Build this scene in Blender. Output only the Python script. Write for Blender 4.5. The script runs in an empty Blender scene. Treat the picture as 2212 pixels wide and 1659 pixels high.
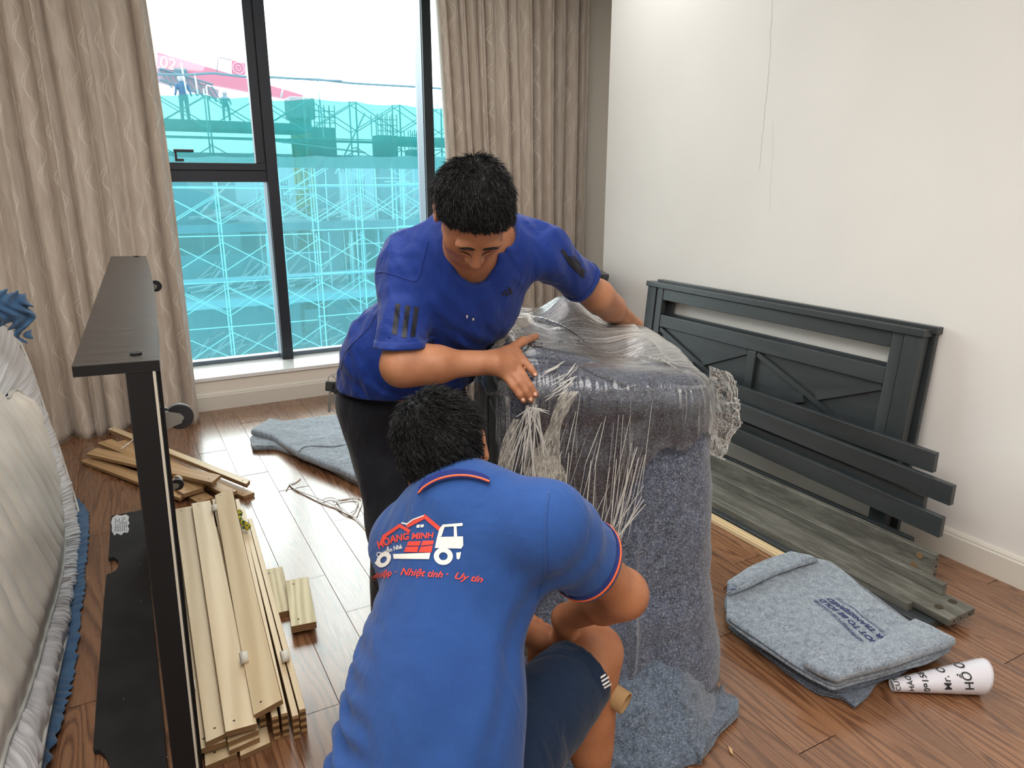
import bpy, bmesh, math, random
import numpy as np
from mathutils import Vector, Matrix, Euler
random.seed(7); np.random.seed(7)
PI = math.pi
scene = bpy.context.scene
COL = scene.collection

# ------------------------------------------------------------------ camera
CH = 1.5
PITCH, YAW, FPX = math.radians(15.589), math.radians(28.499), 1546.2
cam_data = bpy.data.cameras.new('camera')
cam_data.sensor_fit = 'HORIZONTAL'
cam_data.sensor_width = 36.0
cam_data.lens = 36.0 * FPX / 2212.0
cam_data.clip_start = 0.05
cam_data.clip_end = 400
cam = bpy.data.objects.new('camera', cam_data)
COL.objects.link(cam)
cam.location = (0, 0, CH)
cam.rotation_euler = (PI / 2 - PITCH, 0, -YAW)
scene.camera = cam

# ------------------------------------------------------------------ world: bright overcast sky
world = bpy.data.worlds.new('overcast_sky')
scene.world = world
world.use_nodes = True
wn = world.node_tree
wn.nodes.clear()
wo = wn.nodes.new('ShaderNodeOutputWorld')
wb = wn.nodes.new('ShaderNodeBackground')
wb.inputs['Color'].default_value = (0.93, 0.98, 1.0, 1)
wb.inputs['Strength'].default_value = 4.6
wn.links.new(wb.outputs[0], wo.inputs[0])

def area_lamp(name, loc, rot, sx, sy, power, color=(1, 1, 1)):
    ld = bpy.data.lights.new(name, 'AREA')
    ld.shape = 'RECTANGLE'; ld.size = sx; ld.size_y = sy
    ld.energy = power; ld.color = color
    o = bpy.data.objects.new(name, ld); COL.objects.link(o)
    o.location = loc; o.rotation_euler = rot
    return o
# added sun lamp: stands in for sky light, brightens the room from outside left
sd = bpy.data.lights.new('sky_fill_sun', 'SUN')
sd.energy = 4.0; sd.angle = math.radians(55); sd.color = (1.0, 0.985, 0.96)
so = bpy.data.objects.new('sky_fill_sun', sd); COL.objects.link(so)
so.location = (0, 8, 6)
so.rotation_euler = Vector((0.22, -0.85, -0.62)).to_track_quat('-Z', 'Y').to_euler()
# added fill lamps under the ceiling, out of view, to brighten the room
area_lamp('added_fill_light', (-0.1, 1.5, 3.08), (0, 0, 0), 2.6, 2.6, 74, (1.0, 0.96, 0.92))
area_lamp('added_fill_light', (2.3, 3.5, 3.08), (0, 0, 0), 0.5, 0.5, 10, (1.0, 0.97, 0.94))  # added to lift the pier strip and the nearby wall corner
area_lamp('added_fill_light', (0.2, -0.5, 3.08), (0, 0, 0), 2.4, 1.2, 55, (1.0, 0.96, 0.92))

scene.view_settings.view_transform = 'Standard'
scene.view_settings.look = 'None'
scene.view_settings.exposure = 0.0
scene.view_settings.gamma = 1.0
scene.view_settings.use_curve_mapping = False
try:
    scene.cycles.max_bounces = 8
    scene.cycles.diffuse_bounces = 4
    scene.cycles.glossy_bounces = 3
    scene.cycles.transmission_bounces = 6
    scene.cycles.transparent_max_bounces = 16
    scene.cycles.sample_clamp_indirect = 6.0
    scene.cycles.use_denoising = True
    scene.cycles.caustics_reflective = False
    scene.cycles.caustics_refractive = False
except Exception:
    pass

# ------------------------------------------------------------------ pixel -> world surveying helpers
_cp, _sp, _cy, _sy = math.cos(PITCH), math.sin(PITCH), math.cos(YAW), math.sin(YAW)
C_R = Vector((_cy, -_sy, 0)); C_F = Vector((_sy * _cp, _cy * _cp, -_sp)); C_D = C_F.cross(C_R)
CO = Vector((0, 0, CH))
def ray(px, py): return C_R * ((px - 1106) / FPX) + C_D * ((py - 829.5) / FPX) + C_F
def FZ(px, py, z=0.0):
    v = ray(px, py); return CO + v * ((z - CH) / v.z)
def PX(px, py, x):
    v = ray(px, py); return CO + v * (x / v.x)
def PY(px, py, y):
    v = ray(px, py); return CO + v * (y / v.y)
def DP(px, py, d): return CO + ray(px, py) * d
def PL(px, py, p0, n):
    v = ray(px, py); n = Vector(n); return CO + v * ((Vector(p0) - CO).dot(n) / v.dot(n))
# ------------------------------------------------------------------ object helpers
def lin(c):
    if isinstance(c, str):
        c = c.lstrip('#'); c = [int(c[i:i + 2], 16) / 255 for i in (0, 2, 4)]
    elif max(c) > 1: c = [v / 255 for v in c]
    return tuple((v / 12.92 if v <= 0.04045 else ((v + 0.055) / 1.055) ** 2.4) for v in c) + (1.0,)

def mesh_obj(name, verts, faces, m=None, parent=None, smooth=False):
    me = bpy.data.meshes.new(name)
    me.from_pydata([tuple(v) for v in verts], [], [tuple(f) for f in faces])
    me.update()
    return link_mesh(name, me, m, parent, smooth)
def link_mesh(name, me, m=None, parent=None, smooth=False):
    o = bpy.data.objects.new(name, me)
    COL.objects.link(o)
    if m is not None and not me.materials: me.materials.append(m)
    if smooth: me.shade_smooth()
    if parent is not None: set_parent(o, parent)
    return o
_mw = {}
def wmat(o):
    m = Matrix.LocRotScale(o.location, o.rotation_euler, o.scale)
    return wmat(o.parent) @ o.matrix_parent_inverse @ m if o.parent else m
def set_parent(o, p):
    o.parent = p
    o.matrix_parent_inverse = wmat(p).inverted()
def tag(o, label=None, cat=None, group=None, kind=None):
    if label: o['label'] = label
    if cat: o['category'] = cat
    if group: o['group'] = group
    if kind: o['kind'] = kind
    return o
def thing(name, loc, label, cat, group=None, rot=(0, 0, 0)):
    o = bpy.data.objects.new(name, None); COL.objects.link(o)
    o.location = loc; o.rotation_euler = rot; o.empty_display_size = 0.05
    return tag(o, label, cat, group)
def bm_obj(name, bm, m=None, parent=None, smooth=False):
    me = bpy.data.meshes.new(name); bm.to_mesh(me); bm.free()
    return link_mesh(name, me, m, parent, smooth)
def add_box(bm, lo, hi, M=None, bevel=0.0, seg=2):
    r = bmesh.ops.create_cube(bm, size=1.0)
    vs = r['verts']
    lo, hi = Vector(lo), Vector(hi)
    for v in vs:
        v.co = Vector([lo[i] + (v.co[i] + 0.5) * (hi[i] - lo[i]) for i in range(3)])
    if bevel > 0:
        es = list({e for v in vs for e in v.link_edges})
        r2 = bmesh.ops.bevel(bm, geom=es, offset=bevel, segments=seg, profile=0.5, affect='EDGES')
        vs = list({v for f in r2['faces'] for v in f.verts} | {v for v in vs if v.is_valid})
    if M is not None:
        for v in vs: v.co = M @ v.co
    return vs
def box(name, lo, hi, m, parent=None, bevel=0.0, seg=2, M=None):
    bm = bmesh.new(); add_box(bm, lo, hi, M, bevel, seg)
    return bm_obj(name, bm, m, parent)
def frame_M(a, b, up=(0, 0, 1)):
    """matrix with X along a->b, origin a, Z near up"""
    a, b = Vector(a), Vector(b); x = (b - a).normalized(); up = Vector(up)
    y = up.cross(x).normalized(); z = x.cross(y)
    return Matrix(((x.x, y.x, z.x, a.x), (x.y, y.y, z.y, a.y), (x.z, y.z, z.z, a.z), (0, 0, 0, 1)))
def beam_M(a, b, w, t, up=(0, 0, 1)):
    return frame_M(a, b, up), (Vector(b) - Vector(a)).length
def add_tube(bm, pts, radii, n=12, cap=True, sx=1.0):
    pts = [Vector(p) for p in pts]
    if not hasattr(radii, '__len__'): radii = [radii] * len(pts)
    rings = []
    pn = None
    for i, p in enumerate(pts):
        t = (pts[min(i + 1, len(pts) - 1)] - pts[max(i - 1, 0)]).normalized()
        if pn is None:
            pn = t.cross(Vector((0, 0, 1)) if abs(t.z) < 0.9 else Vector((1, 0, 0))).normalized()
        else:
            pn = (pn - t * pn.dot(t)).normalized()
        q = t.cross(pn)
        rings.append([bm.verts.new(p + (pn * math.cos(2 * PI * k / n) * sx + q * math.sin(2 * PI * k / n)) * radii[i]) for k in range(n)])
    for a, b in zip(rings, rings[1:]):
        for k in range(n): bm.faces.new((a[k], a[(k + 1) % n], b[(k + 1) % n], b[k]))
    if cap:
        bm.faces.new(rings[0][::-1]); bm.faces.new(rings[-1])
    return [v for r in rings for v in r]
def tube(name, pts, radii, m, parent=None, n=12, smooth=True, sx=1.0):
    bm = bmesh.new(); add_tube(bm, pts, radii, n, True, sx)
    return bm_obj(name, bm, m, parent, smooth)
def spline(pts, n=8):
    """Catmull-Rom through points"""
    P = [np.array(p, float) for p in pts]; P = [2 * P[0] - P[1]] + P + [2 * P[-1] - P[-2]]
    out = []
    for i in range(1, len(P) - 2):
        for k in range(n):
            t = k / n
            out.append(0.5 * ((2 * P[i]) + (-P[i - 1] + P[i + 1]) * t + (2 * P[i - 1] - 5 * P[i] + 4 * P[i + 1] - P[i + 2]) * t * t + (-P[i - 1] + 3 * P[i] - 3 * P[i + 1] + P[i + 2]) * t ** 3))
    out.append(P[-2]); return out
def grid_obj(name, P, m, parent=None, smooth=True, close_u=False, thick=0.0, uv=True):
    """P: array (nv, nu, 3)"""
    nv, nu = P.shape[:2]
    V = P.reshape(-1, 3)
    U = nu if close_u else nu - 1
    i, j = np.meshgrid(np.arange(nv - 1), np.arange(U), indexing='ij')
    j2 = (j + 1) % nu
    Fc = np.stack([i * nu + j, i * nu + j2, (i + 1) * nu + j2, (i + 1) * nu + j], -1).reshape(-1, 4)
    me = np_mesh(name, V, Fc)
    if uv:
        l = me.uv_layers.new(name='uv')
        ju = np.stack([j, j + 1, j + 1, j], -1).reshape(-1) / max(1, U)
        iv = np.stack([i, i, i + 1, i + 1], -1).reshape(-1) / (nv - 1)
        l.data.foreach_set('uv', np.stack([ju, iv], -1).astype(np.float32).ravel())
    o = link_mesh(name, me, m, parent, smooth)
    if thick:
        md = o.modifiers.new('thickness', 'SOLIDIFY'); md.thickness = thick; md.offset = 0
    return o
def np_mesh(name, V, Fc):
    V = np.asarray(V, np.float32); Fc = np.asarray(Fc, np.int32)
    me = bpy.data.meshes.new(name)
    k = Fc.shape[1]
    me.vertices.add(len(V)); me.vertices.foreach_set('co', V.ravel())
    me.loops.add(Fc.size); me.loops.foreach_set('vertex_index', Fc.ravel())
    me.polygons.add(len(Fc))
    me.polygons.foreach_set('loop_start', np.arange(0, Fc.size, k, dtype=np.int32))
    try: me.polygons.foreach_set('loop_total', np.full(len(Fc), k, np.int32))
    except Exception: pass
    me.update(calc_edges=True); me.validate()
    return me

# smooth value noise in numpy
_rs = np.random.RandomState(3)
_tab = _rs.rand(64, 64, 64).astype(np.float32)
def vnoise(P, s=1.0, seed=0):
    P = np.asarray(P, float) * s + seed * 7.31
    i = np.floor(P).astype(int); f = P - i; f = f * f * (3 - 2 * f)
    i &= 63; j = (i + 1) & 63
    g = lambda a, b, c: _tab[a, b, c]
    x0, y0, z0 = i[..., 0], i[..., 1], i[..., 2]; x1, y1, z1 = j[..., 0], j[..., 1], j[..., 2]
    fx, fy, fz = f[..., 0], f[..., 1], f[..., 2]
    a = g(x0, y0, z0) * (1 - fx) + g(x1, y0, z0) * fx; b = g(x0, y1, z0) * (1 - fx) + g(x1, y1, z0) * fx
    c = g(x0, y0, z1) * (1 - fx) + g(x1, y0, z1) * fx; d = g(x0, y1, z1) * (1 - fx) + g(x1, y1, z1) * fx
    return (a * (1 - fy) + b * fy) * (1 - fz) + (c * (1 - fy) + d * fy) * fz * 1.0 - 0.5
def fbm(P, s=1.0, seed=0, o=3):
    return sum(vnoise(P, s * 2 ** k, seed + k) / 2 ** k for k in range(o))

# ------------------------------------------------------------------ signed distance modelling
class Sdf:
    """ordered list of rounded shapes blended together; polygonised with surface nets"""
    def __init__(self): self.ops = []; self.disp = None; self.cuts = []
    def cap(self, a, b, ra, rb, k=0.03):
        self.ops.append(('c', np.array(a, float), np.array(b, float), ra, rb, k)); return self
    def chain(self, pts, rs, k=0.03):
        for i in range(len(pts) - 1): self.cap(pts[i], pts[i + 1], rs[i], rs[i + 1], k)
        return self
    def ell(self, c, r, R=None, k=0.03):
        self.ops.append(('e', np.array(c, float), np.array(r, float), np.eye(3) if R is None else np.array(R), k)); return self
    def sub(self, c, r, R=None, k=0.01):
        self.ops.append(('s', np.array(c, float), np.array(r, float), np.eye(3) if R is None else np.array(R), k)); return self
    def subcap(self, a, b, ra, rb, k=0.01):
        self.ops.append(('t', np.array(a, float), np.array(b, float), ra, rb, k)); return self
    def cut(self, p, n, k=0.0, reg=None):
        """remove the side n points to (only where reg(P) is true)"""
        self.cuts.append((np.array(p, float), np.array(n, float) / np.linalg.norm(n), reg)); return self
    @staticmethod
    def _cap(P, a, b, ra, rb):
        ba = b - a; L2 = ba @ ba + 1e-12
        t = np.clip(((P - a) @ ba) / L2, 0, 1)
        d = np.linalg.norm(P - a - t[:, None] * ba, axis=1)
        return d - (ra + (rb - ra) * t)
    @staticmethod
    def _ell(P, c, r, R):
        q = (P - c) @ R
        k0 = np.linalg.norm(q / r, axis=1); k1 = np.linalg.norm(q / (r * r), axis=1) + 1e-9
        return k0 * (k0 - 1) / k1
    def cull(self, P, m=0.10):
        lo, hi = P.min(0) - m, P.max(0) + m; A = []
        for o in self.ops:
            if o[0] in 'ct': r = max(o[3], o[4]); a, b = np.minimum(o[1], o[2]) - r, np.maximum(o[1], o[2]) + r
            else: r = o[2].max(); a, b = o[1] - r, o[1] + r
            if (a < hi).all() and (b > lo).all(): A.append(o)
        return A
    def base(self, P):
        if len(P) > 6000:
            out = np.empty(len(P))
            for i in range(0, len(P), 6000): out[i:i + 6000] = self.base(P[i:i + 6000])
            return out
        f = np.full(len(P), 0.1)
        for o in self.cull(P):
            if o[0] in 'ct': d = self._cap(P, *o[1:5])
            else: d = self._ell(P, *o[1:4])
            k = o[-1]
            if o[0] in 'ce':
                h = np.clip(0.5 + 0.5 * (f - d) / k, 0, 1) if k > 0 else (f > d) * 1.0
                f = f * (1 - h) + d * h - k * h * (1 - h)
            else:
                h = np.clip(0.5 - 0.5 * (f + d) / k, 0, 1)
                f = f * (1 - h) - d * h + k * h * (1 - h)
        return f
    def __call__(self, P):
        f = self.base(P)
        if self.disp is not None: f = f + self.disp(P)
        for p, n, reg in self.cuts:
            d = (P - p) @ n
            if reg is not None: d = np.where(reg(P), d, -9)
            f = np.maximum(f, d)
        return f
    def bounds(self):
        lo, hi = [], []
        for o in self.ops:
            if o[0] == 'c':
                lo += [o[1] - o[3], o[2] - o[4]]; hi += [o[1] + o[3], o[2] + o[4]]
            elif o[0] == 'e': m = o[2].max(); lo.append(o[1] - m); hi.append(o[1] + m)
        return np.min(lo, 0) - 0.03, np.max(hi, 0) + 0.03
    def mesh(self, name, s=0.008):
        lo, hi = self.bounds(); B = 8
        nb = np.ceil((hi - lo) / (s * B)).astype(int)
        n = nb * B + 1
        bi = np.stack(np.meshgrid(*[np.arange(k) for k in nb], indexing='ij'), -1).reshape(-1, 3)
        fc = self(lo + (bi + 0.5) * s * B)
        fv = np.repeat(np.repeat(np.repeat(np.sign(fc).reshape(nb) * 1.0, B, 0), B, 1), B, 2)
        G = np.ones(n) ; G[:-1, :-1, :-1] = fv
        keep = bi[np.abs(fc) < min(0.09, s * B * 0.87 * 1.25 + 0.012)]
        loc = np.stack(np.meshgrid(*[np.arange(B + 1)] * 3, indexing='ij'), -1).reshape(-1, 3)
        for c0 in range(0, len(keep), 8):
            kb = keep[c0:c0 + 8]
            idx = (kb[:, None, :] * B + loc[None]).reshape(-1, 3)
            G[idx[:, 0], idx[:, 1], idx[:, 2]] = self(lo + idx * s)
        S = G < 0
        c = [S[i:n[0] - 1 + i, j:n[1] - 1 + j, k:n[2] - 1 + k] for i in (0, 1) for j in (0, 1) for k in (0, 1)]
        tot = sum(x.astype(np.int8) for x in c)
        act = (tot > 0) & (tot < 8)
        ci = np.argwhere(act)
        vid = np.full(act.shape, -1); vid[act] = np.arange(len(ci))
        acc = np.zeros((len(ci), 3)); cnt = np.zeros(len(ci))
        cor = [(i, j, k) for i in (0, 1) for j in (0, 1) for k in (0, 1)]
        gv = {q: G[ci[:, 0] + q[0], ci[:, 1] + q[1], ci[:, 2] + q[2]] for q in cor}
        for q in cor:
            for ax in range(3):
                if q[ax]: continue
                r = list(q); r[ax] = 1; r = tuple(r)
                a, b = gv[q], gv[r]; m = (a < 0) != (b < 0)
                t = np.where(m, a / np.where(m, a - b, 1), 0)
                p = np.array(q, float)[None].repeat(len(ci), 0); p[:, ax] = t
                acc[m] += p[m]; cnt[m] += 1
        V = lo + (ci + acc / np.maximum(cnt, 1)[:, None]) * s
        F = []
        for ax in range(3):
            o1, o2 = [(1, 2), (2, 0), (0, 1)][ax]
            a = np.take(S, range(0, n[ax] - 1), ax); b = np.take(S, range(1, n[ax]), ax)
            e = np.argwhere(a != b)
            ok = (e[:, o1] > 0) & (e[:, o2] > 0) & (e[:, o1] < n[o1] - 1) & (e[:, o2] < n[o2] - 1)
            e = e[ok]
            fl = S[e[:, 0], e[:, 1], e[:, 2]]
            def at(d1, d2):
                x = e.copy(); x[:, o1] -= d1; x[:, o2] -= d2
                return vid[x[:, 0], x[:, 1], x[:, 2]]
            q = np.stack([at(1, 1), at(0, 1), at(0, 0), at(1, 0)], -1)
            q[~fl] = q[~fl][:, ::-1]
            F.append(q)
        F = np.concatenate(F); F = F[(F >= 0).all(1)]
        # pull the vertices on to the surface
        for _ in range(2):
            f0 = self(V); g = self.grad(V)
            st = np.clip(f0, -s * .5, s * .5)
            V = V - g * st[:, None]
        return np_mesh(name, V, F)
    def grad(self, P, e=1e-3):
        g = np.stack([self(P + d) - self(P - d) for d in np.eye(3) * e], -1)
        return g / (np.linalg.norm(g, axis=1)[:, None] + 1e-9)
    def project(self, P, off=0.0, it=8):
        """walk points on to the surface (offset outwards by off)"""
        P = np.array(P, float)
        for _ in range(it): P = P - self.grad(P) * (self(P) - off)[:, None]
        return P
    def hit(self, px, py, d0, off=0.0, it=40):
        """march from the viewpoint side: first surface point on the sight line beyond depth d0 (for laying prints on cloth)"""
        px, py = np.asarray(px, float), np.asarray(py, float)
        R = np.array([ray(a, b) for a, b in zip(px, py)]); Rn = R / np.linalg.norm(R, axis=1)[:, None]
        t = np.full(len(px), d0, float)
        for _ in range(it):
            P = np.array(CO) + Rn * t[:, None]; t = t + (self(P) - off) * 0.8
        return np.array(CO) + Rn * t[:, None]
# ------------------------------------------------------------------ materials
class NT:
    def __init__(self, name):
        self.m = bpy.data.materials.new(name); self.m.use_nodes = True
        self.t = self.m.node_tree; self.t.nodes.clear()
        self.out = self.t.nodes.new('ShaderNodeOutputMaterial')
    def n(self, typ, **kw):
        nd = self.t.nodes.new('ShaderNode' + typ)
        for k, v in kw.items():
            if k.startswith('_'): setattr(nd, k[1:], v)
        for k, v in kw.items():
            if k.startswith('_'): continue
            key = int(k[1:]) if k[0] == 'i' and k[1:].isdigit() else k.replace('__', ' ')
            self.set(nd.inputs[key], v)
        return nd
    def set(self, sock, v):
        if isinstance(v, bpy.types.NodeSocket): self.t.links.new(v, sock)
        elif isinstance(v, bpy.types.Node): self.t.links.new(v.outputs[0], sock)
        else:
            if isinstance(v, str): v = lin(v)
            sock.default_value = v
    def coord(self, which='Object', scale=(1, 1, 1), rot=(0, 0, 0), loc=None):
        tc = self.n('TexCoord')
        mp = self.n('Mapping', Vector=tc.outputs[which], Scale=scale, Rotation=rot)
        if loc is not None: self.set(mp.inputs['Location'], loc)
        return mp.outputs[0]
    def noise(self, vec, scale=5, detail=3, rough=0.5, dist=0.0):
        return self.n('TexNoise', Vector=vec, Scale=scale, Detail=detail, Roughness=rough, Distortion=dist)
    def ramp(self, fac, stops, interp='LINEAR'):
        r = self.n('ValToRGB', Fac=fac); r.color_ramp.interpolation = interp
        el = r.color_ramp.elements
        while len(el) < len(stops): el.new(0.5)
        for e, (p, c) in zip(el, stops):
            e.position = p
            e.color = lin(c) if isinstance(c, str) else ((c, c, c, 1) if not hasattr(c, '__len__') else tuple(c)[:3] + (1,))
        return r.outputs[0]
    def mix(self, a, b, fac, typ='MIX'):
        x = self.n('Mix', _data_type='RGBA', _blend_type=typ)
        self.set(x.inputs['Factor'], fac); self.set(x.inputs[6], a); self.set(x.inputs[7], b)
        return x.outputs[2]
    def math(self, op, a, b=0.0):
        x = self.n('Math', _operation=op); self.set(x.inputs[0], a); self.set(x.inputs[1], b); return x.outputs[0]
    def bump(self, h, strength=0.3, dist=0.01, normal=None):
        b = self.n('Bump', Height=h, Strength=strength, Distance=dist)
        if normal is not None: self.set(b.inputs['Normal'], normal)
        return b.outputs[0]
    def pbr(self, **kw):
        p = self.n('BsdfPrincipled')
        for k, v in kw.items(): self.set(p.inputs[k.replace('__', ' ')], v)
        self.t.links.new(p.outputs[0], self.out.inputs[0])
        return p
def plain(name, c, rough=0.6, metal=0.0, spec=0.5, **kw):
    t = NT(name); t.pbr(Base__Color=c, Roughness=rough, Metallic=metal, Specular__IOR__Level=spec, **kw); return t.m

def wood(name, c1, c2, axis=0, scale=1.0, rough=0.5, ring=6.0, bump=0.05, var=0.12, speck=0.0, coat=0.0, spec=0.5):
    """grain running along local axis; every piece shifted and toned on its own"""
    t = NT(name)
    oi = t.n('ObjectInfo')
    sc = [14 * scale] * 3; sc[axis] = 0.9 * scale
    off = t.n('CombineXYZ', X=t.math('MULTIPLY', oi.outputs['Random'], 37.0), Y=t.math('MULTIPLY', oi.outputs['Random'], 91.0), Z=t.math('MULTIPLY', oi.outputs['Random'], 53.0))
    v = t.coord('Object', tuple(sc), loc=off.outputs[0])
    warp = t.noise(v, 0.9, 2, 0.5, 0.6)
    wv = t.n('TexWave', _wave_type='RINGS', _rings_direction='SPHERICAL', Vector=t.mix(v, warp.outputs['Color'], 0.5, 'ADD'), Scale=ring * 0.16, Distortion=4.5, Detail=3.0, Detail__Scale=1.2)
    sc2 = [160 * scale] * 3; sc2[axis] = 5 * scale
    fine = t.noise(t.coord('Object', tuple(sc2), loc=off.outputs[0]), 1.0, 4, 0.6)
    g = t.math('ADD', t.math('MULTIPLY', wv.outputs[0], 0.6), t.math('MULTIPLY', fine.outputs[0], 0.4))
    col = t.ramp(g, [(0.2, c1), (0.75, c2)])
    hs = t.n('HueSaturation', Color=col, Value=t.math('ADD', t.math('MULTIPLY', oi.outputs['Random'], 2 * var), 1 - var))
    cc = hs.outputs[0]
    if speck:
        sp = t.noise(t.coord('Object', (30, 30, 30), loc=off.outputs[0]), 1.6, 5, 0.75)
        cc = t.mix(cc, (0.10, 0.085, 0.06, 1), t.math('MULTIPLY', t.ramp(sp.outputs[0], [(0.60, 0.0), (0.72, 1.0)]), speck))
    t.pbr(Base__Color=cc, Roughness=rough, Coat__Weight=coat, Coat__Roughness=0.2, Specular__IOR__Level=spec, Normal=t.bump(g, bump, 0.004))
    return t.m

def cloth(name, c, c2=None, scale=600, bump=0.15, rough=0.9, sheen=0.2, mot=8, sheen_c=None):
    t = NT(name); v = t.coord('Object')
    w = t.noise(v, scale, 2, 0.6); m = t.noise(v, mot, 4, 0.6)
    col = t.mix(c, c2 or c, t.ramp(m.outputs[0], [(0.35, 0.0), (0.65, 1.0)]))
    t.pbr(Base__Color=col, Roughness=rough, Sheen__Weight=sheen, Specular__IOR__Level=0.2, Normal=t.bump(w.outputs[0], bump, 0.002))
    return t.m

def felt(name, base, dark, light, sc=1.0, seed=0.0, rough=0.95):
    """recycled-fibre moving blanket: speckled, with short stray fibres"""
    t = NT(name); v = t.coord('Object', loc=(seed, seed, seed))
    a = t.noise(v, 45 * sc, 5, 0.75); b = t.noise(v, 190 * sc, 3, 0.7)
    wv = t.noise(v, 30 * sc, 2, 0.5)
    vv = t.mix(v, wv.outputs['Color'], 0.10, 'ADD')
    f1 = t.n('TexVoronoi', _feature='DISTANCE_TO_EDGE', Vector=vv, Scale=95 * sc, Randomness=1.0)
    f2 = t.noise(v, 70 * sc, 2, 0.5, 2.0)
    col = t.mix(base, dark, t.ramp(a.outputs[0], [(0.42, 0.0), (0.66, 1.0)]))
    col = t.mix(col, light, t.ramp(b.outputs[0], [(0.50, 0.0), (0.75, 0.85)]))
    fib = t.math('MULTIPLY', t.ramp(f1.outputs[0], [(0.0, 1.0), (0.035, 0.0)]), t.ramp(f2.outputs[0], [(0.50, 0.0), (0.58, 1.0)]))
    col = t.mix(col, light, fib)
    h = t.math('ADD', t.math('MULTIPLY', a.outputs[0], 0.7), t.math('MULTIPLY', b.outputs[0], 0.5))
    t.pbr(Base__Color=col, Roughness=rough, Sheen__Weight=0.35, Sheen__Roughness=0.6, Specular__IOR__Level=0.1, Normal=t.bump(h, 0.55, 0.006))
    return t.m

def wall_paint(name, c, bump=0.06):
    t = NT(name); v = t.coord('Object')
    a = t.noise(v, 1.2, 3, 0.5); b = t.noise(v, 260, 2, 0.5)
    col = t.mix(c, tuple(x * 0.95 for x in lin(c)[:3]) + (1,), t.ramp(a.outputs[0], [(0.4, 0.0), (0.7, 1.0)]))
    t.pbr(Base__Color=col, Roughness=0.75, Specular__IOR__Level=0.3, Normal=t.bump(b.outputs[0], bump, 0.002))
    return t.m

def painted(name, c1, c2, axis=1, rough=0.42, worn=0.0, worn_c='#8d9085'):
    t = NT(name); oi = t.n('ObjectInfo')
    off = t.n('CombineXYZ', X=t.math('MULTIPLY', oi.outputs['Random'], 37.0), Y=t.math('MULTIPLY', oi.outputs['Random'], 91.0), Z=0.0)
    sc = [9.0] * 3; sc[axis] = 1.4; sf = [220.0] * 3; sf[axis] = 6.0
    a = t.noise(t.coord('Object', tuple(sc), loc=off.outputs[0]), 1.0, 5, 0.6); f = t.noise(t.coord('Object', tuple(sf), loc=off.outputs[0]), 1.0, 4, 0.65)
    col = t.mix(c1, c2, t.ramp(a.outputs[0], [(0.35, 0.0), (0.65, 1.0)]))
    col = t.mix(col, c1, t.math('MULTIPLY', f.outputs[0], 0.5))
    if worn:
        w = t.noise(t.coord('Object', tuple(x * 2 for x in sc), loc=off.outputs[0]), 1.6, 6, 0.75)
        col = t.mix(col, worn_c, t.math('MULTIPLY', t.ramp(w.outputs[0], [(0.45, 0.0), (0.62, 1.0)]), worn))
        d = t.noise(t.coord('Object', (26, 26, 26), loc=off.outputs[0]), 1.0, 5, 0.8)
        col = t.mix(col, '#2c2b26', t.math('MULTIPLY', t.ramp(d.outputs[0], [(0.62, 0.0), (0.72, 1.0)]), worn * 0.6))
    hs = t.n('HueSaturation', Color=col, Value=t.math('ADD', t.math('MULTIPLY', oi.outputs['Random'], 0.12), 0.94))
    t.pbr(Base__Color=hs.outputs[0], Roughness=rough, Specular__IOR__Level=0.5, Normal=t.bump(f.outputs[0], 0.10, 0.002)); return t.m

M = {}
M['wall'] = wall_paint('white_wall_paint', '#eceae6')
M['wall_warm'] = wall_paint('warm_wall_paint', '#eee6da')
M['ceil'] = plain('ceiling_paint', '#ededea', 0.9)
M['trim'] = plain('trim_paint', '#ddd8ce', 0.45)
M['sill'] = plain('sill_stone', '#eeeeec', 0.12, spec=0.6)
M['alu'] = plain('charcoal_aluminium', '#2c3038', 0.38, 0.3)
M['alu_side'] = plain('silver_aluminium', '#66727f', 0.35, 0.3)
M['rubber'] = plain('black_gasket', '#101114', 0.6)

def m_floor():
    t = NT('laminate_plank')
    oi = t.n('ObjectInfo'); r = oi.outputs['Random']
    off = t.n('CombineXYZ', X=t.math('MULTIPLY', r, 57.0), Y=t.math('MULTIPLY', r, 91.0), Z=0.0)
    v = t.coord('Object', (1, 1, 1), loc=off.outputs[0])
    big = t.noise(t.n('Mapping', Vector=v, Scale=(6.0, 0.55, 1)).outputs[0], 1.0, 2, 0.45, 0.4)
    lines = t.math('FRACT', t.math('MULTIPLY', big.outputs[0], 26.0))
    ln = t.ramp(lines, [(0.0, 0.15), (0.25, 0.9), (0.7, 0.75), (1.0, 0.15)])
    fine = t.noise(t.n('Mapping', Vector=v, Scale=(240, 7, 1)).outputs[0], 1.0, 4, 0.6)
    g = t.math('ADD', t.math('MULTIPLY', ln, 0.55), t.math('MULTIPLY', fine.outputs[0], 0.45))
    col = t.ramp(g, [(0.15, '#4a2f1e'), (0.5, '#744d33'), (0.85, '#996e4e')])
    hs = t.n('HueSaturation', Color=col, Value=t.math('ADD', t.math('MULTIPLY', r, 0.22), 0.88))
    t.pbr(Base__Color=hs.outputs[0], Roughness=t.ramp(fine.outputs[0], [(0.3, 0.24), (0.8, 0.36)]), Specular__IOR__Level=0.85,
          Coat__Weight=0.35, Coat__Roughness=0.22, Normal=t.bump(fine.outputs[0], 0.03, 0.001))
    return t.m
M['floor'] = m_floor()
M['subfloor'] = plain('floor_joint', '#2a1a10', 0.8)

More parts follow.
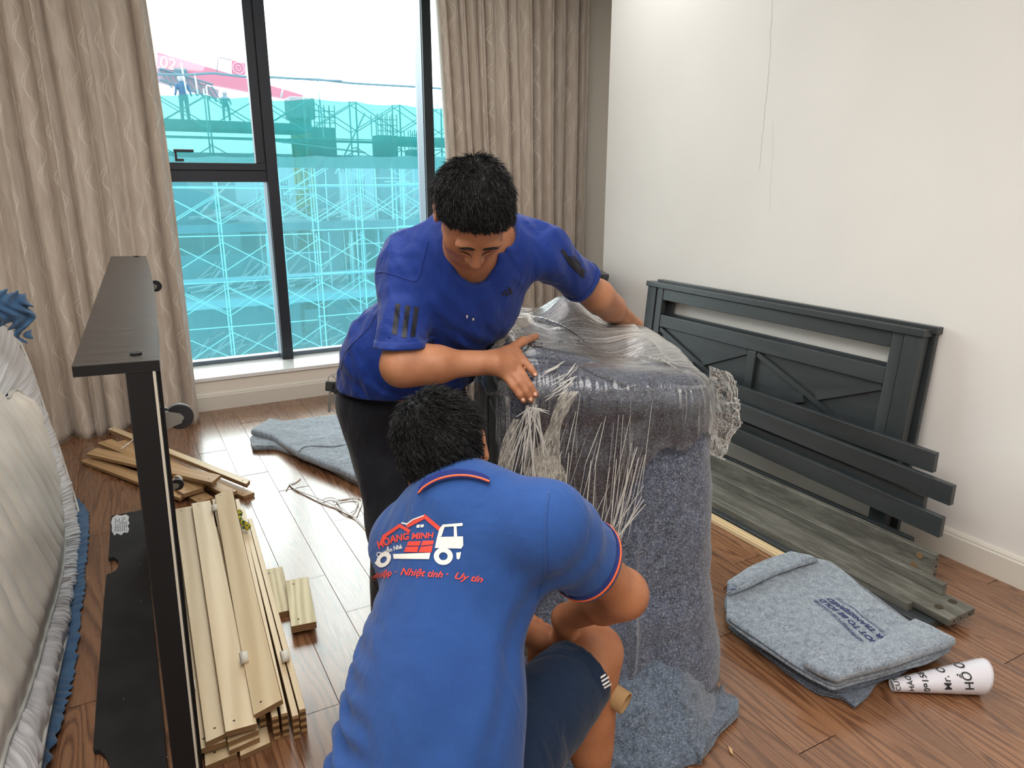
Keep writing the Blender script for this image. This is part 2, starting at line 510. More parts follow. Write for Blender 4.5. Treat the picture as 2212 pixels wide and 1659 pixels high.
def m_curtain():
    t = NT('beige_wave_curtain')
    tc = t.n('TexCoord')
    sx = t.n('SeparateXYZ', Vector=tc.outputs['UV'])
    # fine wandering threads, paired
    def waves(fr, amp, k, off):
        ph = t.math('ADD', t.math('MULTIPLY', sx.outputs[1], k), off)
        s = t.math('MULTIPLY', t.math('SINE', ph), amp)
        u = t.math('ADD', t.math('MULTIPLY', sx.outputs[0], fr), s)
        fr_ = t.math('FRACT', u)
        return t.math('ABSOLUTE', t.math('SUBTRACT', fr_, 0.5))
    nz = t.noise(tc.outputs['UV'], 9, 2)
    w1 = t.ramp(waves(22, 0.30, 78, 0.0), [(0.0, 1.0), (0.034, 0.0)])
    w2 = t.ramp(waves(22, 0.18, 78, 0.5), [(0.0, 1.0), (0.028, 0.0)])
    msk = t.ramp(nz.outputs[0], [(0.42, 0.25), (0.55, 1.0)])
    line = t.math('MULTIPLY', t.math('MAXIMUM', w1, w2), msk)
    weave = t.noise(t.coord('Object', (1, 1, 0.3)), 500, 2)
    col = t.mix('#bcaea0', '#d2c6b9', t.ramp(t.noise(t.coord('Object', (40, 40, 6)), 1.0, 3).outputs[0], [(0.3, 0.0), (0.7, 1.0)]))
    col = t.mix(col, '#f2ece2', t.math('MULTIPLY', line, 0.9))
    p = t.n('BsdfPrincipled', Base__Color=col, Roughness=t.ramp(line, [(0.0, 0.55), (1.0, 0.35)]), Sheen__Weight=0.3, Normal=t.bump(weave.outputs[0], 0.12, 0.002))
    tr = t.n('BsdfTranslucent', Color='#d8c0a4')
    mx = t.n('MixShader', Fac=0.12); t.set(mx.inputs[1], p); t.set(mx.inputs[2], tr)
    t.t.links.new(mx.outputs[0], t.out.inputs[0])
    return t.m
M['curtain'] = m_curtain()

def m_glass():
    t = NT('window_glass')
    tr = t.n('BsdfTransparent', Color=(0.93, 0.985, 0.98, 1)); gl = t.n('BsdfGlossy', Color=(1, 1, 1, 1), Roughness=0.02)
    fr = t.n('Fresnel', IOR=1.45)
    mx = t.n('MixShader', Fac=t.math('MULTIPLY', fr.outputs[0], 0.8)); t.set(mx.inputs[1], tr); t.set(mx.inputs[2], gl)
    t.t.links.new(mx.outputs[0], t.out.inputs[0]); return t.m
M['glass'] = m_glass()
# ------------------------------------------------------------------ room shell
YW = 5.13            # inner face of the low window wall
XR = 2.895           # white right wall
YC = 4.03            # where the white wall stops and the curtain recess begins
XRR = 3.75           # recess wall
XL, YF, ZC = -2.1, -1.3, 3.12
GLY = 5.54           # glass plane
def struct(o): return tag(o, kind='structure')

floor = struct(box('floor', (XL, YF, -0.06), (XRR, YW, -0.006), M['subfloor']))
# planks: every board a piece of the floor
PW, PLN = 0.1497, 1.215
pl_mesh = None
row0 = int(math.floor((XL - 0.41) / PW)); n_pl = 0
joint_fix = {0: 2.59 + 0.0, 1: 2.59, -1: 3.03}
cache = {}
def plank_mesh(w, l):
    key = (round(w, 3), round(l, 2))
    if key not in cache:
        bm = bmesh.new(); add_box(bm, (0, 0, -0.006), (key[0] - 0.0012, key[1] - 0.0012, 0.0), None, 0.0008, 1)
        me = bpy.data.meshes.new('plank'); bm.to_mesh(me); bm.free(); me.materials.append(M['floor']); cache[key] = me
    return cache[key]
rr = random.Random(5)
for k in range(row0, 60):
    x0 = 0.41 + k * PW
    if x0 > XRR: break
    xa, xb = max(x0, XL), min(x0 + PW, XRR)
    if xb - xa < 0.01: continue
    ymax = YW
    y0 = YF - rr.choice([0.0, 0.4, 0.8, 1.0]) - rr.random() * 0.15
    if k in (0,): y0 = 2.59 - PLN * 4
    if k in (1,): y0 = 3.51 - PLN * 4
    if k in (-1,): y0 = 3.05 - PLN * 4
    if k in (2,): y0 = 3.04 - PLN * 4
    y = y0
    while y < ymax:
        a, b = max(y, YF), min(y + PLN, ymax)
        if b - a > 0.03 and not (xa > XR + 0.02 and b < YC):
            o = bpy.data.objects.new('plank', plank_mesh(xb - xa, b - a)); COL.objects.link(o)
            o.location = (xa, a, 0); o.parent = floor
        y += PLN

struct(box('ceiling', (XL - 0.1, YF - 0.1, ZC), (XRR + 0.1, 5.8, ZC + 0.12), M['ceil']))
struct(box('wall_right', (XR, YF, -0.06), (XRR + 0.1, YC, ZC), M['wall']))
struct(box('wall_recess', (XRR, YC, -0.06), (XRR + 0.1, 5.8, ZC), M['wall_warm']))
struct(box('wall_left', (XL - 0.1, YF, -0.06), (XL, 5.8, ZC), M['wall_warm']))
struct(box('wall_front', (XL - 0.1, YF - 0.1, -0.06), (XRR + 0.1, YF, ZC), M['wall']))
# window wall: low parapet, solid pier at the right, header
struct(box('wall_back', (XL, YW, -0.06), (2.95, 5.66, 0.212), M['wall_warm']))
struct(box('wall_pier', (2.95, YW, -0.06), (XRR, 5.66, ZC), wall_paint('pier_paint_lightened', '#fbf5ec')))  # paler than the window wall: missing light put into the pier's colour
struct(box('wall_header', (XL, YW, 3.02), (2.95, 5.66, ZC), M['wall_warm']))
struct(box('trim_1', (XL, YW - 0.014, 0.206), (2.95, 5.62, 0.232), M['sill'], bevel=0.003))

def skirting(name, a, b, nrm):
    """profiled skirting board from a to b, nrm = direction into the room"""
    prof = [(0, 0), (0.016, 0), (0.016, 0.098), (0.012, 0.104), (0.012, 0.110), (0.006, 0.121), (0, 0.123)]
    n = Vector(nrm); V = []
    for p in (Vector(a), Vector(b)):
        V += [p + n * d + Vector((0, 0, z)) for d, z in prof]
    k = len(prof)
    F = [(i, (i + 1) % k, k + (i + 1) % k, k + i) for i in range(k)] + [tuple(range(k))[::-1], tuple(range(k, 2 * k))]
    o = mesh_obj(name, V, F, M['trim'])
    bm = bmesh.new(); bm.from_mesh(o.data); bmesh.ops.recalc_face_normals(bm, faces=bm.faces); bm.to_mesh(o.data); bm.free()
    return struct(o)
skirting('baseboard_right', (XR, YF, 0), (XR, YC, 0), (-1, 0, 0))
skirting('baseboard_back', (XL, YW, 0), (XRR, YW, 0), (0, -1, 0))
skirting('baseboard_recess', (XRR, YC, 0), (XRR, YW, 0), (-1, 0, 0))

# hairline crack running down the white wall, and small scuffs
def crack():
    pts = [(1668, -20), (1667, 45), (1663, 70), (1665, 110), (1660, 150), (1658, 190), (1652, 230), (1651, 262), (1646, 300), (1642, 345), (1640, 372)]
    pts2 = [(1668, 262), (1671, 300), (1668, 345), (1664, 400), (1663, 470)]
    bm = bmesh.new()
    for pp, w in ((pts, 0.0011), (pts2, 0.0007)):
        P = [PX(a, b, XR - 0.0006) for a, b in pp]; Q = []
        for a, b in zip(P, P[1:]):
            for k in range(6): Q.append(a.lerp(b, k / 6) + Vector((0, random.uniform(-1, 1) * 0.0035, 0)))
        L = [bm.verts.new(q + Vector((0, -w * random.uniform(.4, 1), 0))) for q in Q]
        Rr = [bm.verts.new(q + Vector((0, w * random.uniform(.4, 1), 0))) for q in Q]
        for i in range(len(Q) - 1): bm.faces.new((L[i], L[i + 1], Rr[i + 1], Rr[i]))
    o = bm_obj('wall_crack', bm, plain('crack_shadow', '#b3b0a8', 0.9)); return o
wc = crack(); set_parent(wc, bpy.data.objects['wall_right'])

# ------------------------------------------------------------------ window: frame parts and panes
win = struct(box('window_1', (XL, GLY - 0.02, 2.96), (2.95, GLY + 0.05, 3.03), M['alu']))
def wpart(name, lo, hi, m=None, b=0.003, par=None):
    return box(name, lo, hi, m or M['alu'], win if par is None else par, bevel=b)
mulls = [(-1.30, -1.225), (-0.15, -0.075), (0.985, 1.060), (2.180, 2.252)]
for a, b in mulls:
    wpart('mullion', (a, 5.405, 0.232), (b, GLY + 0.04, 2.96))
    for s in (0, 1):     # pale metal side cheeks of the mullion
        x = a - 0.004 if s == 0 else b
        wpart('mullion_cheek', (x, 5.43, 0.232), (x + 0.004, GLY + 0.03, 2.96), M['alu_side'], 0.0)
wpart('bottom_rail', (XL, GLY - 0.03, 0.232), (2.95, GLY + 0.05, 0.262), M['alu_side'])
# transom and opening sash, for the two left bays
for xa, xb in ((-0.075, 0.981), (-1.225, -0.154)):
    wpart('transom', (xa, 5.42, 1.515), (xb, GLY + 0.04, 1.5925))
    s = wpart('sash', (xa, 5.405, 1.5925), (xb, 5.47, 1.640))
    wpart('sash_stile', (xb - 0.062, 5.405, 1.640), (xb - 0.004, 5.47, 2.96), par=s)
    wpart('sash_stile', (xa + 0.004, 5.405, 1.640), (xa + 0.062, 5.47, 2.96), par=s)
    # slim bead between sash and mullion
    wpart('sash_bead', (xb - 0.004, 5.41, 1.594), (xb, 5.46, 2.96), M['rubber'], 0.0, par=s)
    wpart('pane', (xa + 0.05, 5.445, 1.63), (xb - 0.05, 5.453, 2.97), M['glass'], 0.0)
    wpart('pane', (xa - 0.01, GLY - 0.004, 0.255), (xb + 0.01, GLY + 0.004, 1.53), M['glass'], 0.0)
for xa, xb in ((1.06, 2.18), (2.252, 2.95), (XL, -1.30)):
    wpart('pane', (xa - 0.01, GLY - 0.004, 0.255), (xb + 0.01, GLY + 0.004, 2.97), M['glass'], 0.0)
# sash handle
h0 = PY(378, 349, 5.39)
hx, hz = h0.x, 1.645
hd = wpart('handle', (hx, 5.375, hz), (hx + 0.055, 5.406, hz + 0.018))
wpart('handle_stem', (hx, 5.37, hz + 0.012), (hx + 0.016, 5.392, hz + 0.068), par=hd)
wpart('handle_lever', (hx - 0.004, 5.352, hz + 0.058), (hx + 0.118, 5.372, hz + 0.076), par=hd)

# ------------------------------------------------------------------ curtains
def curtain(name, x0, x1, ybase, ztop, label, seed, edge_r=None, edge_l=None, nfold=11, amp=0.075, bottom=None):
    """pleated curtain: u along the rail, v from the floor up"""
    nu, nv = 460, 70
    u = np.linspace(0, 1, nu); v = np.linspace(0, 1, nv)
    U, V = np.meshgrid(u, v)
    rs = np.random.RandomState(seed)
    # uneven folds
    knots = np.cumsum(np.r_[0, 0.6 + rs.rand(nfold * 2)]); knots /= knots[-1]
    def phase(uu): return np.interp(uu, knots, np.arange(len(knots)))
    warp = 0.010 * np.sin(2.3 * V * 3 + seed) * np.sin(U * 17 + seed) * (1 - V)
    ph = phase(np.clip(U + warp, 0, 1))
    a = (0.62 + 0.38 * np.sin(ph * 1.7 + seed)) * amp
    xl = x0 + (edge_l(V) if edge_l else 0); xr = x1 + (edge_r(V) if edge_r else 0)
    X = xl + (xr - xl) * U - 0.35 * a * np.sin(2 * PI * ph / 2 * 2) * 0.35
    Y = ybase + a * np.cos(PI * ph) * (0.75 + 0.35 * (1 - V)) + 0.25 * a * np.cos(2 * PI * ph + 0.6) + 0.02 * fbm(np.stack([U * 9, V * 2.4, 0 * U], -1), 1, seed)
    Z = V * ztop + 0.004
    if bottom is not None: Z = Z + bottom(U, V)
    # break at the floor: slight drag towards the room
    Y -= 0.06 * np.clip(1 - V * 7, 0, 1) ** 2 * (0.6 + 0.4 * np.sin(ph * 2.1))
    P = np.stack([X, Y, Z], -1)
    o = grid_obj(name, P, M['curtain'])
    md = o.modifiers.new('thickness', 'SOLIDIFY'); md.thickness = 0.003; md.offset = 0
    tag(o, label, 'curtain'); return o
eR = lambda V: (0.0 + 0.03 * np.sin(V * 4.0) * V)
c1 = curtain('curtain', -1.35, 0.325, 4.93, 3.04, 'beige wave-patterned floor-length curtain hanging left of the window', 4, edge_r=eR, nfold=13, amp=0.058)
eL = lambda V: -0.02 + 0.15 * np.clip(1 - V, 0, 1) ** 1.0
c2 = curtain('curtain', 2.12, 3.36, 4.93, 3.04, 'beige curtain gathered right of the window behind the standing man', 9, edge_l=eL, nfold=14, amp=0.070)
for c, xa, xb in ((c1, -1.6, 0.4), (c2, 2.0, 3.45)):
    pass
rail = box('curtain_rail', (XL + 0.05, 4.90, 3.05), (3.7, 4.96, ZC), M['trim']); tag(rail, 'white ceiling curtain rail above the window', 'rail')
# ------------------------------------------------------------------ outside: building site wrapped in green netting
T_ = lambda name, c, rough=0.8: plain(name, c, rough, spec=0.2)
def m_net(name, c, trans, alpha, seed=0.0):
    t = NT(name)
    v = t.coord('Object', (1, 1, 1), loc=(seed, 0, seed))
    n = t.noise(t.n('Mapping', Vector=v, Scale=(1.4, 1, 0.35)).outputs[0], 1.2, 4, 0.6)
    f = t.noise(t.n('Mapping', Vector=v, Scale=(9, 1, 2.0)).outputs[0], 1.5, 3, 0.6)
    d = t.n('BsdfDiffuse', Color=c); tl = t.n('BsdfTranslucent', Color=c); tp = t.n('BsdfTransparent', Color=trans)
    m1 = t.n('MixShader', Fac=0.35); t.set(m1.inputs[1], d); t.set(m1.inputs[2], tl)
    m2 = t.n('MixShader', Fac=t.math('ADD', alpha - 0.14, t.math('MULTIPLY', t.math('ADD', n.outputs[0], f.outputs[0]), 0.14)))
    t.set(m2.inputs[1], m1); t.set(m2.inputs[2], tp)
    t.t.links.new(m2.outputs[0], t.out.inputs[0]); return t.m
NETUP = m_net('thin_green_net', (0.03, 0.30, 0.29, 1), (0.13, 0.24, 0.25, 1), 0.68)
NETLO = m_net('green_net', (0.13, 0.35, 0.375, 1), (0.52, 0.86, 0.92, 1), 0.66, 4.0)
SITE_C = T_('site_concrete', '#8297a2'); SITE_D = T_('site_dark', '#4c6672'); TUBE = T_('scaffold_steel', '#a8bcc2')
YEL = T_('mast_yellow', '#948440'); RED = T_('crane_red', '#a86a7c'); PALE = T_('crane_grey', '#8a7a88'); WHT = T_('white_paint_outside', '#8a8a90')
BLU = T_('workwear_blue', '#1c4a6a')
YS = 30.0
PS = lambda px, py, y=YS: PY(px, py, y)
site = thing('building_site', (6, 36, -14), 'concrete building shell under construction behind green netting outside', 'building')
def sbox(name, px0, py0, px1, py1, y, dy, m, par=None):
    a, b = PS(px0, py1, y), PS(px1, py0, y)
    z0 = min(a.z, b.z); z1 = max(PS(px0, py0, y).z, z0 + 0.05)
    return box(name, (a.x, y, z0), (b.x, y + dy, z1), m, par or site)
# slabs, walls and columns standing behind the scaffold
back = box('rear_wall', (-14, 47.5, -20), (34, 48.0, 3.3), SITE_C, site)
gl_ = box('ground_slab', (-14, 31.3, -13.2), (34, 48, -12.8), SITE_C, site)
def slab(ztop, th, y0, y1, x0, x1, m): return box('floor_slab', (x0, y0, ztop - th), (x1, y1, ztop), m, site)
slab(4.05, 0.30, 33.6, 36.5, -6, 8.2, SITE_D)
slab(1.95, 0.30, 33.0, 47.5, -6, 4.6, SITE_C)
slab(-0.15, 0.35, 33.5, 47.5, -6, 28, SITE_D)
slab(-3.2, 0.35, 32.2, 47.5, -8, 28, SITE_C)
slab(-6.1, 0.35, 31.8, 47.5, -8, 28, SITE_C)
slab(-9.2, 0.35, 31.8, 47.5, -8, 28, SITE_C)
box('formwork_wall', (-6, 34.2, -0.15), (4.0, 34.4, 1.7), SITE_D, site)
box('formwork_wall', (2.0, 34.2, -6.1), (7.2, 34.45, -3.6), SITE_D, site)
box('formwork_wall', (7.6, 35.2, -6.1), (15, 35.45, -4.4), SITE_C, site)
box('formwork_wall', (-2.0, 34.6, -3.1), (9, 34.85, -1.5), SITE_D, site)
def column(px, y, w, ztop, zb, m):
    x = PS(px, 300, y).x
    o = box('column', (x - w / 2, y, zb), (x + w / 2, y + w, ztop), m, site)
    bm = bmesh.new()
    for i in range(5):
        for j in (0, 1):
            add_tube(bm, [(x - w / 2 + w * i / 4, y + w * j, ztop), (x - w / 2 + w * i / 4, y + w * j, ztop + 0.95)], 0.022, 4)
    for zz in (0.2, 0.45, 0.7): add_tube(bm, [(x - w / 2, y, ztop + zz), (x + w / 2, y, ztop + zz)], 0.018, 4)
    tag(bm_obj('rebar', bm, SITE_D, o), kind='stuff')
column(704, 34.5, 0.95, 4.0, -12, SITE_D); column(838, 34.5, 0.95, 3.75, -12, SITE_D); column(905, 36, 0.9, 3.2, -12, SITE_C)
column(480, 36, 0.7, 1.6, -12, SITE_C); column(740, 44, 0.8, 2.2, -12, SITE_C)
for i in range(7): column(430 + i * 85, 40.0, 0.6, 0.8 - (i % 2) * 1.2, -12, SITE_C)
box('concrete_beam', (PS(838, 300, 35).x, 35, 3.3), (PS(838, 300, 35).x + 5.5, 35.6, 3.75), SITE_D, site)
# loose timber, pipes and boards heaped on the slabs
rs2 = random.Random(11); bm = bmesh.new()
for i in range(240):
    px = rs2.uniform(360, 930); zz = rs2.choice([-0.1, -3.15, -6.0]); y = rs2.uniform(32.8, 35.5)
    x = PS(px, 300, y).x; L = rs2.uniform(0.4, 2.2); a = rs2.uniform(-0.9, 0.9); b = rs2.uniform(-0.3, 1.0)
    p = Vector((x, y, zz + rs2.uniform(0.05, 0.5))); q = p + Vector((math.cos(a) * math.cos(b), 0.3 * math.sin(a), abs(math.sin(b)))) * L
    add_tube(bm, [p, q], rs2.uniform(0.02, 0.06), 4)
tag(bm_obj('timber_heap', bm, WHT, site), kind='stuff')
# scaffold: every upright, brace and ledger a piece
scf = thing('scaffold', (6, 31, -14), 'pale steel tube scaffold with crossed braces outside the window', 'scaffold')
def rod_mesh(L, r, nm, m):
    bm = bmesh.new(); add_tube(bm, [(0, 0, 0), (0, 0, L)], r, 6); me = bpy.data.meshes.new(nm); bm.to_mesh(me); bm.free(); me.materials.append(m); return me
BW, BH, Z0 = 1.86, 1.78, -12.8
me_post = rod_mesh(BH - 0.02, 0.030, 'upright', TUBE)
Ld = math.hypot(BW, BH * 0.62); me_br = rod_mesh(Ld, 0.018, 'cross_brace', TUBE); me_rung = rod_mesh(0.9, 0.02, 'rung', TUBE)
me_led = rod_mesh(BW * 3, 0.022, 'ledger', TUBE)
def place(me, nm, p, d=None):
    o = bpy.data.objects.new(nm, me); COL.objects.link(o); o.location = p
    if d is not None: o.rotation_euler = Vector(d).to_track_quat('Z', 'Y').to_euler()
    set_parent(o, scf)
xs0 = 1.75
for lv in range(3, 10):
    z = Z0 + lv * BH
    for i in range(0, 8):
        x = xs0 + i * BW - (lv % 2) * 0.0
        for yy in (30.15, 31.05):
            place(me_post, 'upright', (x, yy, z))
        place(me_rung, 'rung', (x, 30.15, z + BH * 0.85), (0, 1, 0))
        if i < 7:
            place(me_br, 'cross_brace', (x, 30.15, z + BH * 0.2), (BW, 0, BH * 0.62))
            place(me_br, 'cross_brace', (x + BW, 30.15, z + BH * 0.2), (-BW, 0, BH * 0.62))
            if lv % 2: 
                place(me_br, 'cross_brace', (x, 31.05, z + BH * 0.2), (BW, 0, BH * 0.62))
                place(me_br, 'cross_brace', (x + BW, 31.05, z + BH * 0.2), (-BW, 0, BH * 0.62))
    for i in (0, 3, 5):
        place(me_led, 'ledger', (xs0 + i * BW - 0.3, 30.1, z + 0.03 * (i - 2)), (1, 0, 0.004 * (i - 2)))
bm = bmesh.new()   # deck boards
for lv in (4, 6, 8, 9): add_box(bm, (xs0 - 0.5, 30.2, Z0 + lv * BH - 0.05), (xs0 + 7.4 * BW, 31.0, Z0 + lv * BH))
tag(bm_obj('deck', bm, SITE_C, scf), kind='stuff')
# dense prop forest inside the building, behind: joined
bm = bmesh.new(); r3 = random.Random(2)
for i in range(46):
    x = r3.uniform(5.6, 15); y = r3.uniform(32.5, 36)
    for z in (-3.2, -0.1): add_tube(bm, [(x, y, z), (x + r3.uniform(-.05, .05), y, z + 2.6)], 0.024, 4)
for i in range(26):
    x = r3.uniform(5.6, 14); y = r3.uniform(32.5, 35.5); z = r3.uniform(-5.5, 1.9)
    add_tube(bm, [(x, y, z), (x + r3.uniform(0.6, 2.6), y, z + r3.choice([0, 0, 1.2, -1.4]))], 0.02, 4)
for a, b in (((788, 245), (725, 375)), ((683, 152), (700, 300)), ((560, 300), (790, 330)), ((600, 395), (700, 340)), ((612, 420), (720, 350))):
    add_tube(bm, [PS(*a, 32), PS(*b, 32)], 0.035, 5)
tag(bm_obj('prop', bm, TUBE, scf), kind='stuff')
# netting: upper thin sheet and lower sheet that overlap in a denser band
def net(name, pts_top, zbot, y, m, label, seed):
    nu, nv = 160, 40; U, V = np.meshgrid(np.linspace(0, 1, nu), np.linspace(0, 1, nv))
    xs = np.array([PS(a, b, y).x for a, b in pts_top]); zs = np.array([PS(a, b, y).z for a, b in pts_top])
    X = xs[0] + (xs[-1] - xs[0]) * U; zt = np.interp(X, xs, zs) - 0.06 * np.abs(np.sin((X - xs0) / BW * PI)) 
    Z = zbot + (zt - zbot) * V
    Y = y + 0.05 * np.sin(X / BW * 2 * PI) + 0.10 * fbm(np.stack([X * .6, Z * .3, 0 * X], -1), 1, seed)
    o = grid_obj(name, np.stack([X, Y, Z], -1), m); tag(o, label, 'netting'); return o
net('safety_net', [(250, 197), (350, 204), (415, 199), (470, 210), (530, 207), (590, 214), (705, 213), (800, 222), (900, 228), (1000, 240)], PS(600, 362, 30).z, 29.9, NETUP, 'thin green safety net stretched along the scaffold top against the sky', 2)
net('safety_net', [(200, 330), (430, 337), (600, 336), (800, 336), (950, 336), (1010, 336)], -10, 29.6, NETLO, 'denser green safety net covering the lower scaffold outside', 5)
# cranes
def boom(px0, py0, px1, py1, w0, w1, y, m, label, lattice=False):
    a, b = PS(px0, py0, y), PS(px1, py1, y)
    Mx, L = beam_M(a, b, 0, 0, (0, 0, 1)); bm = bmesh.new()
    vs = add_box(bm, (0, -0.35, -w0 / 2), (L, 0.35, w0 / 2))
    for v in vs:
        if v.co.x > L / 2: v.co.z *= w1 / w0
        v.co = Mx @ v.co
    o = bm_obj('crane_boom', bm, m); tag(o, label, 'crane'); return o
b1 = boom(338, 138, 655, 214, 1.15, 0.35, 48, RED, 'red crane boom rising beyond the netting, marked with white digits')
b2 = boom(338, 160, 470, 205, 0.75, 0.45, 46, PALE, 'dull grey crane jib lying below the red boom')
bm = bmesh.new()
for k in range(9):
    a = PS(345 + k * 14, 150 + k * 4.5, 45.5); add_tube(bm, [a, a + Vector((0.5, 0, -0.9))], 0.04, 4)
add_tube(bm, [PS(345, 148, 45.5), PS(460, 183, 45.5)], 0.06, 5); add_tube(bm, [PS(345, 172, 45.5), PS(440, 203, 45.5)], 0.06, 5)
tag(bm_obj('lattice', bm, SITE_D, b2), kind='stuff')
box('winch', tuple(PS(380, 172, 47)), tuple(PS(404, 148, 47) + Vector((0, 0.8, 0))), SITE_D, b2)
# digits on the boom
def text_obj(name, s, size, Mx, m, parent=None, shear=0.0, extrude=0.0, bold=0.0, align='LEFT', space=1.0):
    cu = bpy.data.curves.new(name, 'FONT'); cu.body = s; cu.size = size; cu.shear = shear; cu.extrude = extrude; cu.offset = bold; cu.align_x = align; cu.space_character = space
    o = bpy.data.objects.new(name, cu); COL.objects.link(o)
    bpy.context.view_layer.update()
    me = bpy.data.meshes.new_from_object(o.evaluated_get(bpy.context.evaluated_depsgraph_get()))
    bpy.data.objects.remove(o); bpy.data.curves.remove(cu)
    me.name = name; me.materials.clear()
    if Mx is not None: me.transform(Mx)
    return link_mesh(name, me, m, parent)
a = PS(344, 144, 47.55); dM = frame_M(a, PS(420, 163, 47.55), (0, 0, 1))
text_obj('digits', '02', 0.85, dM @ Matrix.Rotation(PI / 2, 4, 'X'), T_('boom_digits', '#c9b8c4'), b1)
# red flag in a wire frame, mast
fl = mesh_obj('flag', [PS(500, 130, 46), PS(530, 137, 46), PS(530, 163, 46), PS(500, 160, 46)], [(0, 1, 2, 3)], RED)
md = fl.modifiers.new('t', 'SOLIDIFY'); md.thickness = 0.03
tag(fl, 'square red banner with a pale round emblem fixed above the crane boom', 'flag')
c = PS(515, 147, 45.93); bm = bmesh.new()
for r0, r1 in ((0.27, 0.33), (0.12, 0.16)):
    A = [bm.verts.new(c + Vector((math.cos(k * PI / 12) * r0, 0, math.sin(k * PI / 12) * r0))) for k in range(24)]
    B = [bm.verts.new(c + Vector((math.cos(k * PI / 12) * r1, 0, math.sin(k * PI / 12) * r1))) for k in range(24)]
    for k in range(24): bm.faces.new((A[k], A[(k + 1) % 24], B[(k + 1) % 24], B[k]))
bm_obj('emblem', bm, T_('emblem_pink', '#c08aa0'), fl)
tube('flag_frame', [PS(468, 160, 46), PS(471, 128, 46), PS(476, 124, 46), PS(500, 130, 46)], 0.03, PALE, fl, 5)
# top guard line on poles above the net
gr = thing('guard_rope', (8, 30, 5), 'dark cable strung on thin poles above the scaffold netting', 'cable')
tube('cable', [PS(*q, 30.5) for q in ((330, 160), (400, 162), (460, 158), (530, 166), (588, 167), (640, 170), (690, 172), (760, 180), (830, 184), (905, 188), (960, 192))], 0.045, SITE_D, gr, 5)
tube('pipe', [PS(668, 172, 30.4), PS(738, 175, 30.4)], 0.04, SITE_D, gr, 5)
for a, b in (((391, 136), (404, 205)), ((683, 152), (691, 222)), ((616, 168), (607, 210)), ((944, 178), (946, 232)), ((560, 190), (566, 215)), ((420, 158), (428, 207))):
    tube('pole', [PS(*a, 30.5), PS(*b, 30.5)], 0.03, TUBE, gr, 5)
# yellow mast with platform
mast = thing('crane_mast', tuple(PS(655, 420, 38)), 'yellow tower crane mast standing behind the green netting', 'crane')
x = PS(655, 300, 38).x
bm = bmesh.new()
for dx in (-.35, .35):
    for dy in (0, .7): add_tube(bm, [(x + dx, 38 + dy, -12), (x + dx, 38 + dy, 5.2)], 0.09, 5)
for k in range(18):
    z = -11.5 + k * 0.92; s = 1 if k % 2 else -1
    add_tube(bm, [(x - .35 * s, 38, z), (x + .35 * s, 38, z + .92)], 0.05, 4); add_tube(bm, [(x - .35, 38, z), (x + .35, 38, z)], 0.05, 4)
tag(bm_obj('lattice', bm, YEL, mast), kind='stuff')
box('cab', (x - .6, 37.6, 4.6), (x + .6, 38.9, 5.6), WHT, mast, 0.05); box('platform', (x - .8, 37.4, 3.5), (x + .8, 39, 3.65), YEL, mast); box('core', (x - .25, 38.1, -12), (x + .25, 38.5, 4.6), YEL, mast)
# two site workers far off behind the net
def worker(px, py, y, h, m_top, label):
    p = PS(px, py, y); s = h / 1.7
    S = Sdf()
    S.ell(p + Vector((0, 0, 1.58 * s)), (0.10 * s, 0.11 * s, 0.13 * s)).cap(p + Vector((0, 0, 1.0 * s)), p + Vector((0, 0, 1.36 * s)), .15 * s, .17 * s, .05)
    for q in (-1, 1):
        S.cap(p + Vector((q * .09, 0, .95 * s)), p + Vector((q * .12, 0, .08)), .09 * s, .06 * s); S.cap(p + Vector((q * .2 * s, 0, 1.38 * s)), p + Vector((q * .3 * s, -.12, 1.0 * s)), .06 * s, .04 * s)
    o = link_mesh('person', S.mesh('person', 0.035), m_top, None, True); tag(o, label, 'person')
    hm = bmesh.new(); bmesh.ops.create_uvsphere(hm, u_segments=10, v_segments=6, radius=0.16 * s, matrix=Matrix.Translation(p + Vector((0, 0, 1.64 * s)))); bm_obj('helmet', hm, WHT, o, True)
worker(402, 262, 33.0, 1.65, BLU, 'site worker in blue workwear and helmet standing on the scaffold outside')
worker(491, 263, 35.0, 1.2, T_('work_grey', '#5f7a88'), 'smaller distant site worker in pale helmet behind the netting')
# ------------------------------------------------------------------ grey bed parts by the right wall
M['grey_wood'] = painted('grey_stained_wood', '#2e3335', '#414648', 1, 0.34)
M['grey_wood_x'] = painted('grey_stained_wood_upright', '#2e3335', '#434849', 2, 0.34)
M['worn_rail'] = painted('worn_grey_rail', '#4f4e47', '#6a6961', 1, 0.46, 0.55, '#8a8980')
M['dark_edge'] = plain('dark_edge', '#17191a', 0.6)

